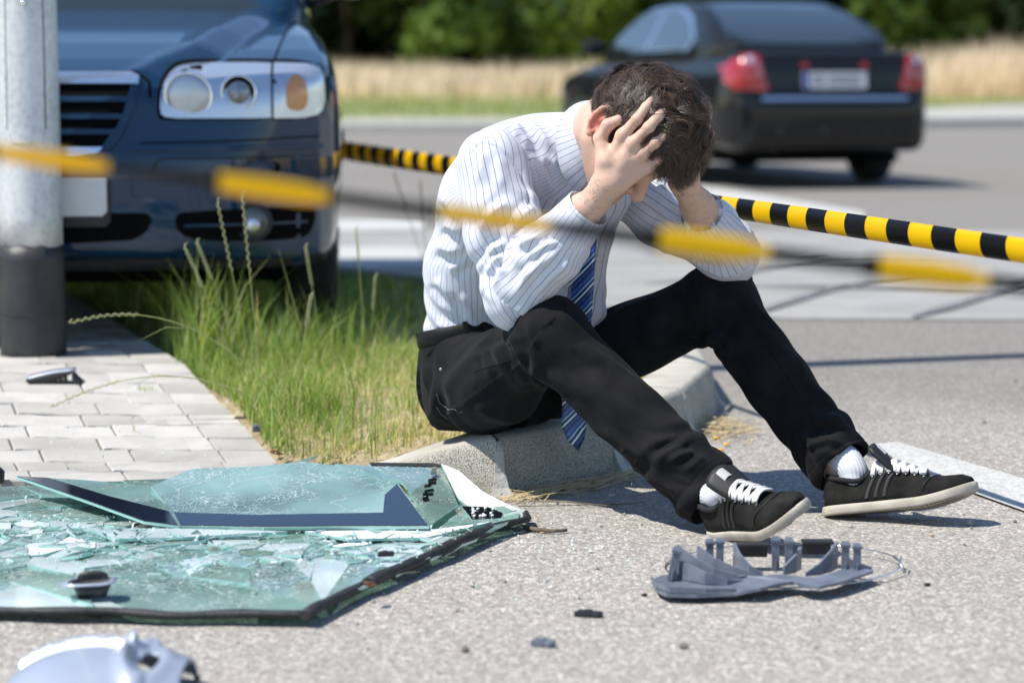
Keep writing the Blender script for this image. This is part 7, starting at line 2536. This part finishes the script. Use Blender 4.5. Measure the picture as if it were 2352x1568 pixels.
# rubber seal along the near and the right-hand edges
def seal(pix, r, z):
    P = [PZ(x, y, z) for x, y in pix]; Q = []
    for i in range(len(P) - 1):
        L = np.linalg.norm(P[i + 1] - P[i]); k = max(2, int(L / 0.02))
        for t in range(k): Q.append(lerp(P[i], P[i + 1], t / k))
    Q.append(P[-1]); Q = [q + np.array((0, 0.0035 * math.sin(i * 0.7), 0.002 * math.sin(i * 0.43))) for i, q in enumerate(Q)]
    b = MB(); b.tube(Q, [r * (1 + 0.10 * math.sin(i * 0.9)) for i in range(len(Q))], 8, flat=0.72)
    return b.build('rubber_seal', M_SEAL, ws, M=WI)


seal([(-330, 1398), (0, 1400), (400, 1409), (712, 1411)], 0.0100, 0.019)
seal([(700, 1412), (790, 1364), (846, 1336)], 0.0115, 0.022)
seal([(846, 1338), (960, 1286), (1080, 1234), (1125, 1212)], 0.0135, 0.024)
seal([(1120, 1213), (1190, 1199), (1212, 1190), (1205, 1176), (1180, 1176)], 0.0085, 0.022)

# loose crumbs of glass round the sheet
n = 2600
x = gr_.uniform(-1.5, 0.25, n); y = gr_.uniform(3.95, 5.35, n)
fb = np.exp(-((y - 4.42 - 0.12 * np.sin(x * 4)) / 0.22) ** 2)
k = gr_.uniform(0, 1, n) < 0.08 + 0.8 * fb; x, y = x[k], y[k]; n = len(x)
x = np.concatenate([x, gr_.uniform(-1.3, -0.5, 70), gr_.normal(0.0, 0.10, 60)]); y = np.concatenate([y, gr_.uniform(5.3, 6.0, 70), gr_.normal(4.62, 0.14, 60)]); n = len(x)
ins_ = inside([tuple(q) for q in HULL], x, y)
z = np.where(ins_, 0.030 + 0.012 * gr_.uniform(0, 1, n), np.where(y > 5.3, 0.03 + 0.09 * (y - 5.3), 0.003))
s = gr_.uniform(0.0016, 0.0046, n)[:, None]
dirs = gr_.normal(0, 1, (4, n, 3)); dirs /= np.linalg.norm(dirs, axis=2)[..., None]
c = np.stack([x, y, z], 1)
V = np.concatenate([c + d * s for d in dirs]); i = np.arange(n)
F = np.concatenate([np.stack([i, i + n, i + 2 * n], 1), np.stack([i, i + 2 * n, i + 3 * n], 1), np.stack([i, i + 3 * n, i + n], 1), np.stack([i + n, i + 3 * n, i + 2 * n], 1)])
M_CRUMB = mat('glass_crumbs', (0.66, 0.80, 0.77), 0.08, spec=0.9, coat=1.0)
tag(link('glass_crumbs', fast_mesh('glass_crumbs', V, F, False), M_CRUMB), kind='stuff')

M_GREYP = noisy('grey_plastic', (0.085, 0.105, 0.145), (0.185, 0.205, 0.245), 30, 0.42, 0.1, 100, 0.002)
M_SILVP = noisy('silver_paint', (0.36, 0.40, 0.48), (0.42, 0.46, 0.54), 12, 0.35, metal=0.25, coat=0.4)
M_BITS = noisy('black_bits', (0.014, 0.014, 0.016), (0.030, 0.030, 0.033), 30, 0.5)

# cup-shaped plastic holder lying on the glass
p = PZ(212, 1370, 0.028)
cup = tag(empty('lamp_socket', p, R(6)), 'small black plastic cup with a pale rim lying on the shattered glass', 'car part')
b = MB()
b.rings([[(a * (abs(math.cos(t)) ** 0.7 * (1 if math.cos(t) > 0 else -1)), c_ * (abs(math.sin(t)) ** 0.7 * (1 if math.sin(t) > 0 else -1)), h_) for t in np.linspace(0, 2 * math.pi, 32, endpoint=False)] for a, c_, h_ in ((0.020, 0.014, 0.0), (0.024, 0.018, 0.002), (0.033, 0.025, 0.024), (0.031, 0.023, 0.024), (0.021, 0.015, 0.004))])
b.build('cup', M_BITS, cup)
b = MB()
b.rings([[(a * (abs(math.cos(t)) ** 0.6 * (1 if math.cos(t) > 0 else -1)) * (1.25 if math.cos(t) < 0 else 1.0), c_ * (abs(math.sin(t)) ** 0.6 * (1 if math.sin(t) > 0 else -1)), h_ + a * math.cos(t) * 0.06) for t in np.linspace(0, 2 * math.pi, 32, endpoint=False)] for a, c_, h_ in ((0.031, 0.023, 0.0235), (0.040, 0.031, 0.024), (0.041, 0.032, 0.0265), (0.031, 0.023, 0.0275))], cap0=False, cap1=False)
b.build('rim', M_SILVP, cup)
b = MB()
rg = []
for k_ in range(8):
    t = math.pi * k_ / 7
    c_ = 0.026 * math.cos(t); h_ = 0.026 + 0.013 * math.sin(t) ** 0.7
    rg.append([(c_, 0.024, 0.025), (c_, 0.024, h_), (c_, 0.029, h_), (c_, 0.029, 0.025)])
b.rings(rg); b.build('back_shell', M_BITS, cup)


def bit(name, px, py, z, dims, rz, m, lab, tilt=0.0, notch=True):
    p = PZ(px, py, z)
    root = tag(empty(name, p, rz), lab, 'debris')
    b = MB(); l, w, h = dims
    prof = [(-l / 2, -w / 2), (l * 0.35, -w / 2), (l / 2, -w * 0.2), (l / 2, w / 2), (-l * 0.4, w / 2)]
    b.prism(prof, 0, h, bevel=min(h, w) * 0.2); o = b.build('body', m, root); o.rotation_euler = (tilt, tilt * 0.6, 0)
    if notch:
        b = MB(); b.box((-l * 0.15, -w * 0.6, h * 0.35), (l * 0.1, w * 0.62, h * 1.12)); b.build('rib', m, root)
    return root


bit('plastic_clip', 886, 1276, 0.036, (0.030, 0.014, 0.008), R(8), M_BITS, 'tiny black clip lying on the glass near the rubber seal')
bit('plastic_fragment', 1352, 1416, 0.0, (0.046, 0.016, 0.010), R(-14), M_BITS, 'dark plastic fragment on the asphalt below the grey wheel cover', 0.05)
bit('plastic_fragment', 1248, 1484, 0.0, (0.036, 0.016, 0.011), R(-24), M_GREYP, 'small blue grey plastic fragment nearest the lower edge on asphalt', 0.08)
bit('plastic_fragment', 588, 990, 0.055, (0.021, 0.018, 0.014), R(20), M_GREYP, 'small grey blue plastic stub where the paving meets the turf', 0.1)
bit('plastic_fragment', -8, 1106, 0.02, (0.03, 0.03, 0.03), R(30), M_BITS, 'dark plastic chunk at the far end of the broken glass', 0.1)
bit('plastic_fragment', 1480, 1290 + 78, 0.0, (0.010, 0.008, 0.004), R(30), M_BITS, 'tiny dark speck of plastic just ahead of the grey wheel cover', 0.0, False)
bit('plastic_fragment', 2130, 1345, 0.0, (0.010, 0.008, 0.005), R(30), M_BITS, 'tiny dark speck of plastic beside the thin wire ring', 0.0, False)

# bracket on the paving
p = PZ(132, 897, pave_z(5.95))
br = tag(empty('trim_bracket', p), 'curved dark grey trim bracket on two pegs lying on the pale paving', 'car part')
b = MB(); rg = []
for t in np.linspace(0, 1, 12):
    x = -0.078 + 0.122 * t; z = 0.030 + 0.022 * t - 0.004 * math.sin(math.pi * t) * -1
    low = z - 0.006 - 0.020 * math.sin(math.pi * min(1, t * 1.05)) ** 0.8 * (1 - 0.3 * t)
    rg.append([(x, -0.012, low), (x, -0.016, z - 0.002), (x, -0.012, z), (x, 0.030, z + 0.004), (x, 0.030, z)])
b.rings(rg, smooth=True); b.build('shell', M_BITS, br)
b = MB(); rg = []
for t in np.linspace(0, 1, 12):
    x = -0.078 + 0.122 * t; z = 0.0305 + 0.022 * t - 0.004 * math.sin(math.pi * t) * -1
    rg.append([(x, -0.014, z), (x, -0.014, z + 0.0022), (x, 0.028, z + 0.0064), (x, 0.028, z + 0.004)])
b.rings(rg); b.build('top_plate', M_SILVP, br)
for x in (-0.006, 0.010, 0.022):
    b = MB(); b.box((x - 0.0045, -0.008, -0.001), (x + 0.0045, 0.004, 0.038)); bevel(b.build('peg', M_BITS, br), 0.001)
b = MB(); rg = []
for t in np.linspace(0, 1, 8):
    x = 0.040 + 0.040 * t; z = 0.052 - 0.040 * t ** 0.7
    rg.append([(x, -0.014, z - 0.016 * (1 - t) - 0.005), (x, -0.016, z), (x, 0.020, z + 0.002), (x, 0.020, z - 0.004)])
b.rings(rg); b.build('hook', M_BITS, br)

# grey wheel cover, back uppermost, with its wire ring
hc = tag(empty('wheel_cover', (0.477, 4.29, 0.0)), 'broken grey wheel cover lying face down with upright clips and thin wire ring', 'wheel cover')
HI = Matrix.Translation((-0.477, -4.29, 0.0))
base_px = [(1496, 1332), (1506, 1352), (1530, 1364), (1600, 1366), (1685, 1362), (1745, 1350), (1790, 1338), (1822, 1334), (1850, 1344), (1880, 1346), (1925, 1337), (1965, 1324), (2006, 1309), (1985, 1303), (1935, 1306), (1900, 1318), (1868, 1324), (1830, 1322), (1790, 1318), (1740, 1322), (1690, 1324), (1630, 1318), (1570, 1314), (1520, 1320)]
P = [PZ(x, y, 0.026 - 0.010 * (x < 1700) ) for x, y in base_px]
b = MB(); n = len(P)
b.add([q - np.array((0, 0, 0.005)) for q in P] + P, [tuple(range(n))[::-1]], 0, False); b.f.append([n + j for j in range(n)]); b.m.append(0); b.sm.append(False)
for j in range(n): b.f.append([j, (j + 1) % n, n + (j + 1) % n, n + j]); b.m.append(0); b.sm.append(False)
o = b.build('face_plate', M_GREYP, hc, M=HI); bm_fix(o)


def fin(pix, h, name='fin', r=0.0022, m=M_GREYP):
    """curved upright wall: pix gives (x, y, height scale) along its foot"""
    P = [PZ(x, y, 0.018) for x, y, _ in pix]; hs = [q[2] * h for q in pix]; Q = []; Hh = []
    for i in range(len(P) - 1):
        for t in np.linspace(0, 1, 5, endpoint=False): Q.append(lerp(P[i], P[i + 1], t)); Hh.append(hs[i] * (1 - t) + hs[i + 1] * t)
    Q.append(P[-1]); Hh.append(hs[-1]); rg = []
    for i, q in enumerate(Q):
        t = unit(Q[min(i + 1, len(Q) - 1)] - Q[max(i - 1, 0)]); s_ = np.array((-t[1], t[0], 0)) * r
        rg.append([q - s_, q - s_ + np.array((0, 0, Hh[i])), q + s_ + np.array((0, 0, Hh[i])), q + s_])
    b = MB(); b.rings(rg, smooth=False)
    return b.build(name, m, hc, M=HI)


fin([(1542, 1322, 0.55), (1570, 1330, 0.52), (1620, 1340, 0.34), (1670, 1342, 0.16), (1705, 1336, 0.05)], 0.060)
fin([(1556, 1316, 0.85), (1590, 1322, 0.60), (1640, 1330, 0.34), (1700, 1332, 0.14), (1735, 1326, 0.06)], 0.060)
fin([(1602, 1305, 0.75), (1640, 1312, 0.45), (1690, 1318, 0.22), (1740, 1322, 0.06)], 0.055)
fin([(1497, 1330, 0.1), (1510, 1349, 0.22), (1540, 1360, 0.26), (1620, 1362, 0.22), (1690, 1356, 0.10)], 0.040)
fin([(1686, 1302, 0.9), (1698, 1312, 0.65), (1722, 1320, 0.35), (1752, 1322, 0.12)], 0.050)
fin([(1838, 1306, 0.9), (1826, 1314, 0.7), (1800, 1320, 0.35)], 0.045)
fin([(1922, 1304, 1.0), (1908, 1312, 0.8), (1880, 1320, 0.42), (1850, 1322, 0.12)], 0.048)
fin([(1935, 1306, 0.9), (1965, 1308, 0.5), (2002, 1307, 0.15)], 0.030)
for x0, x1, yb in ((1690, 1762, 1306), (1842, 1908, 1300)):
    a = PZ(x0, yb, 0.0); c_ = PZ(x1, yb, 0.0)
    b = MB(); w = c_[0] - a[0]
    M0 = Matrix.Translation(V3(a) - Vector((0.477, 4.29, 0)))
    b.box((0, 0, 0.022), (w, 0.003, 0.048), M=M0); b.box((-0.002, -0.028, 0.046), (w + 0.002, 0.005, 0.050), M=M0)
    b.build('window_frame', M_BITS, hc)
for x, y, h, lean in ((1541, 1330, 0.058, 0.10), (1630, 1303, 0.052, 0.0), (1653, 1305, 0.055, 0.0), (1781, 1310, 0.062, 0.0), (1811, 1312, 0.061, 0.0), (1941, 1314, 0.056, 0.0), (1968, 1316, 0.054, 0.0)):
    p = PZ(x, y, 0.018); root = p - np.array((0.477, 4.29, 0))
    b = MB(); w = 0.0065
    M0 = Matrix.Translation(V3(root)) @ Matrix.Rotation(lean * 2, 4, 'Y')
    b.box((-w, -0.004, 0), (w, 0.004, h * 0.80), M=M0)
    b.rings([[M0 @ Vector(q) for q in ((-w - s_, -0.004 - s_, z), (w + s_, -0.004 - s_, z), (w + s_, 0.004, z), (-w - s_, 0.004, z))] for z, s_ in ((h * 0.80, 0), (h * 0.82, 0.002), (h * 0.90, 0.0022), (h, -0.001))], smooth=False)
    b.box((-0.0012, -0.012, 0), (0.0012, 0.012, h * 0.35), M=M0)
    o = b.build('clip', M_GREYP, hc)
b = MB(); Q = []
for t in np.linspace(0, 2 * math.pi, 73):
    Q.append((0.012 + 0.212 * math.cos(t), 0.003 + 0.178 * math.sin(t), 0.008 + 0.007 * math.cos(t - 0.4) + (0.012 if abs(t - 6.1) < 0.12 else 0)))
b.tube(Q, 0.0016, 8); b.build('wire_ring', M_CHROME, hc)
b = MB(); b.tube([(0.215, 0.02, 0.02), (0.222, 0.0, 0.016), (0.226, -0.03, 0.002)], 0.0026, 8); b.build('wire_end', M_RIM, hc)

# silver wheel trim at the near edge
sv = tag(empty('silver_trim', (-0.590, 3.36, 0.0)), 'silver wheel trim fragment with a dark slot, nearest the camera, cut by the lower edge', 'wheel cover')
def dome(x, y):
    return 0.080 * np.sqrt(np.maximum(0.0, 1 - (np.where(x < 0, x / 0.145, x / 0.19)) ** 2 - (y / 0.175) ** 2))
gx, gy = np.meshgrid(np.linspace(-0.120, 0.128, 60), np.linspace(-0.16, 0.165, 60), indexing='ij')
zz = dome(gx, gy)
ridge = np.abs(np.hypot(gx + 0.03, gy + 0.16) - 0.225)
zz = zz + 0.013 * np.exp(-(ridge / 0.007) ** 2) * (gx < 0.05) - 0.008 * np.exp(-((ridge - 0.02) / 0.012) ** 2) * (gx < 0.06)
er = np.sqrt(((gx - 0.072) / 0.020) ** 2 + ((gy + 0.005) / 0.062) ** 2)
slot = np.exp(-er ** 4)
lip = np.exp(-((er - 1.55) / 0.40) ** 2)
zz = zz - 0.012 * slot + 0.009 * lip * (gx < 0.078) + 0.004 * lip
idx = np.arange(3600).reshape(60, 60)
okk = (zz > 0.004)
kk = okk[:-1, :-1] & okk[1:, :-1] & okk[1:, 1:] & okk[:-1, 1:]
hole_ = er < 0.72
kk &= ~hole_[:-1, :-1]
Fq = np.stack([idx[:-1, :-1], idx[1:, :-1], idx[1:, 1:], idx[:-1, 1:]], -1)[kk]
o = link('shell', fast_mesh('shell', np.stack([gx, gy, zz], -1).reshape(-1, 3), Fq), M_SILVP, sv)
sm_ = o.modifiers.new('thick', 'SOLIDIFY'); sm_.thickness = 0.005; sm_.offset = -1
b = MB(); b.box((0.045, -0.03, 0.012), (0.090, 0.10, 0.020)); b.build('slot_back', M_BITS, sv)
b = MB(); b.box((0.128, -0.10, 0.0), (0.136, 0.09, 0.020)); b.build('side_tab', M_BITS, sv)

# dead leaves, twigs, straw and grit
M_LEAFB = noisy('dead_leaf', (0.20, 0.085, 0.035), (0.34, 0.17, 0.08), 40, 0.8)
def dead_leaf(px, py, z, l, rz, lab):
    p = PZ(px, py, z); b = MB(); rg = []
    for t in np.linspace(0, 1, 9):
        w = l * 0.32 * math.sin(math.pi * (0.04 + 0.92 * t)) ** 0.8
        rg.append([(l * (t - 0.5), w * q, 0.002 + l * 0.30 * abs(q) ** 1.5 * (0.6 + 0.4 * math.sin(5 * t)) + l * 0.16 * (t - 0.5) ** 2 * 4 * 0.6) for q in np.linspace(-1, 1, 7)])
    b.rings(rg, closed=False, cap0=False, cap1=False)
    o = b.build('dead_leaf', M_LEAFB); o.location = V3(p); o.rotation_euler = (rnd.uniform(-.2, .2), rnd.uniform(-.2, .2), rz)
    sm_ = o.modifiers.new('thick', 'SOLIDIFY'); sm_.thickness = 0.0006
    tag(o, lab, 'leaf', 'dead leaves on the ground')


dead_leaf(636, 1046, 0.03, 0.034, 0.3, 'curled brown leaf on the paving in front of the turf')
dead_leaf(560, 935, 0.06, 0.030, 1.2, 'brown leaf tucked along the paving edge beside the turf')
dead_leaf(702, 925, 0.07, 0.024, 2.0, 'small brown leaf inside the round grass tuft')
dead_leaf(850, 1350, 0.034, 0.030, 0.9, 'orange brown leaf lying on the rubber seal of the windscreen')
dead_leaf(520, 905, 0.07, 0.020, 0.4, 'tiny leaf on the paving edge behind the others')
M_TWIG = noisy('twig_bark', (0.10, 0.075, 0.05), (0.20, 0.16, 0.11), 60, 0.9)
def twig(pix, r, lab, z=0.006):
    P = [PZ(x, y, z) for x, y in pix]; b = MB(); b.tube(P, [r * (1 - 0.12 * i) for i in range(len(P))], 7)
    o = b.build('twig', M_TWIG); tag(o, lab, 'twig', 'twigs on the road')


twig([(1205, 1212), (1235, 1216), (1270, 1219), (1302, 1217)], 0.0052, 'thick short twig on the asphalt beside the windscreen tip')
twig([(1215, 1150), (1300, 1152), (1390, 1160), (1480, 1153)], 0.0016, 'thin curved twig in the shadow of the leg')
twig([(1190, 1162), (1300, 1160), (1440, 1156)], 0.0012, 'pale straight straw twig lying by the kerb')
n = 260                                                # straw swept against the kerb
t = gr_.uniform(0, 1, n)
A0, A1 = PZ(1135, 1146, 0.003), PZ(1440, 1088, 0.003)
c = A0 + (A1 - A0) * t[:, None] + np.stack([gr_.normal(0.02, 0.025, n), gr_.normal(-0.02, 0.02, n), gr_.uniform(0, 0.008, n)], 1)
n2 = 420
B0 = PZ(1652, 985, 0.0)
c2 = B0 + np.stack([gr_.normal(0.0, 0.045, n2), gr_.normal(-0.02, 0.10, n2), gr_.uniform(0, 0.022, n2)], 1)
c = np.concatenate([c, c2]); n = len(c)
ang = np.concatenate([gr_.normal(0.9, 0.5, n - n2), gr_.uniform(0, 3.14, n2)])
L = np.concatenate([gr_.uniform(0.03, 0.14, n - n2), gr_.uniform(0.02, 0.06, n2)])[:, None]
d = np.stack([np.cos(ang), np.sin(ang), gr_.normal(0, 0.12, n)], 1) * L * 0.5
sd = np.stack([-np.sin(ang), np.cos(ang), np.full(n, 0.5)], 1) * 0.0009
V = np.concatenate([c - d - sd, c + d - sd, c + d + sd, c - d + sd]); V[:, 2] = np.maximum(V[:, 2], 0.002); i = np.arange(n)
M_STRAW = noisy('straw', (0.42, 0.33, 0.17), (0.62, 0.51, 0.30), 30, 0.8)
tag(link('straw', fast_mesh('straw', V, np.stack([i, i + n, i + 2 * n, i + 3 * n], 1), False), M_STRAW), kind='stuff')
M_PETAL = mat('yellow_petal', (0.75, 0.45, 0.06), 0.7)
for k, (px, py) in enumerate(((1668, 1020), (1645, 1005), (1655, 1033))):
    p = PZ(px, py, 0.006); b = MB(); b.lathe([(0.001, 0.006), (0.007, 0.005), (0.010, 0.0), (0.006, -0.003)], 9, cap=False)
    o = b.build('fallen_petal', M_PETAL); o.location = V3(p); o.scale = (1, 0.7, 0.6)
    tag(o, ('largest yellow petal in the straw by the kerb corner', 'yellow petal deep in the straw by the kerb corner', 'yellow petal on bare asphalt just off the straw')[k], 'petal', 'yellow petals in the straw')

# loose grit on the road, rounded chips of stone
n = 1500
x = gr_.uniform(-1.3, 1.6, n); y = 3.5 + 4.0 * gr_.uniform(0, 1, n) ** 1.3
keep = ~inside(isl_poly, x, y) & ~((y > 5.2) & (x < 0.2)) & ~inside([tuple(q) for q in HULL], x, y)
near = gr_.uniform(0, 1, n) < 0.25 + np.exp(-((y - (5.0 - 0.2 * x)) / 0.25) ** 2)
keep &= near; x, y = x[keep], y[keep]; n = len(x)
ico_v = np.array([(0, 0, 1), (0.9, 0, 0.25), (0.28, 0.85, 0.3), (-0.72, 0.53, 0.25), (-0.72, -0.53, 0.3), (0.28, -0.85, 0.25), (0, 0, -0.6)])
ico_f = np.array([(0, 1, 2), (0, 2, 3), (0, 3, 4), (0, 4, 5), (0, 5, 1), (6, 2, 1), (6, 3, 2), (6, 4, 3), (6, 5, 4), (6, 1, 5)])
s = gr_.gamma(2.2, 0.0013, n)
V = (ico_v[None] * (s[:, None, None] * gr_.uniform(0.6, 1.3, (n, 7, 3))) + np.stack([x, y, s * 0.3], 1)[:, None, :]).reshape(-1, 3)
F = (ico_f[None] + np.arange(n)[:, None, None] * 7).reshape(-1, 3)
me = fast_mesh('gravel', V, F, False)
set_color(me, 'tint', np.repeat(np.array((0.36, 0.33, 0.29)) * gr_.uniform(0.35, 1.5, (n, 1)), 7, 0))
M_GRIT = mat('grit', (0.3, 0.3, 0.3), 0.9); _n = NT(M_GRIT); _n.to(_n.attr('tint'), 'Base Color')
tag(link('gravel', me, M_GRIT), kind='stuff')
for k, (px, py, s_, lab) in enumerate(((1405, 1143, 0.012, 'pale pebble in the shadow of the trouser leg'), (1245, 1228, 0.008, 'reddish pebble by the windscreen tip'), (1605, 1015 + 95, 0.006, 'small pale pebble near the trouser hem'), (2140, 1232, 0.008, 'tan pebble on the asphalt under the raised shoe'))):
    p = PZ(px, py, 0.0); b = MB(); b.add(ico_v * np.array((1.3, 1, 0.7)) * s_ + np.array((0, 0, s_ * 0.35)), ico_f, 0, True)
    o = b.build('pebble', mat('pebble_stone', ((0.42, 0.40, 0.36), (0.36, 0.22, 0.17), (0.45, 0.42, 0.38), (0.5, 0.38, 0.24))[k], 0.9)); o.location = V3(p)
    m_ = o.modifiers.new('round', 'SUBSURF'); m_.levels = 1; m_.render_levels = 2
    tag(o, lab, 'pebble', 'pebbles on the road')

# small weeds in the paving joints
X, Y = [], []
for px, py, num in ((585 + 0, 845, 10), (330, 900, 14), (690 * 0 + 300, 960, 4), (470, 880, 12), (150, 1015, 6), (520, 1040, 8), (420, 860, 8)):
    q = PZ(px, py, 0.08); X.append(gr_.normal(q[0], 0.012, num)); Y.append(gr_.normal(q[1], 0.012, num))
x = np.concatenate(X); y = np.concatenate(Y); n = len(x)
blades('grass', np.stack([x, y, np.array([pave_z(v) for v in y]) - 0.003], 1), gr_.uniform(0.015, 0.05, n), gr_.uniform(0.0015, 0.003, n), gr_.uniform(0.3, 1.2, n), pick(n, [0.3, 0.2, 0.1, 0.2, 0.1, 0.1]), M_GRASS)
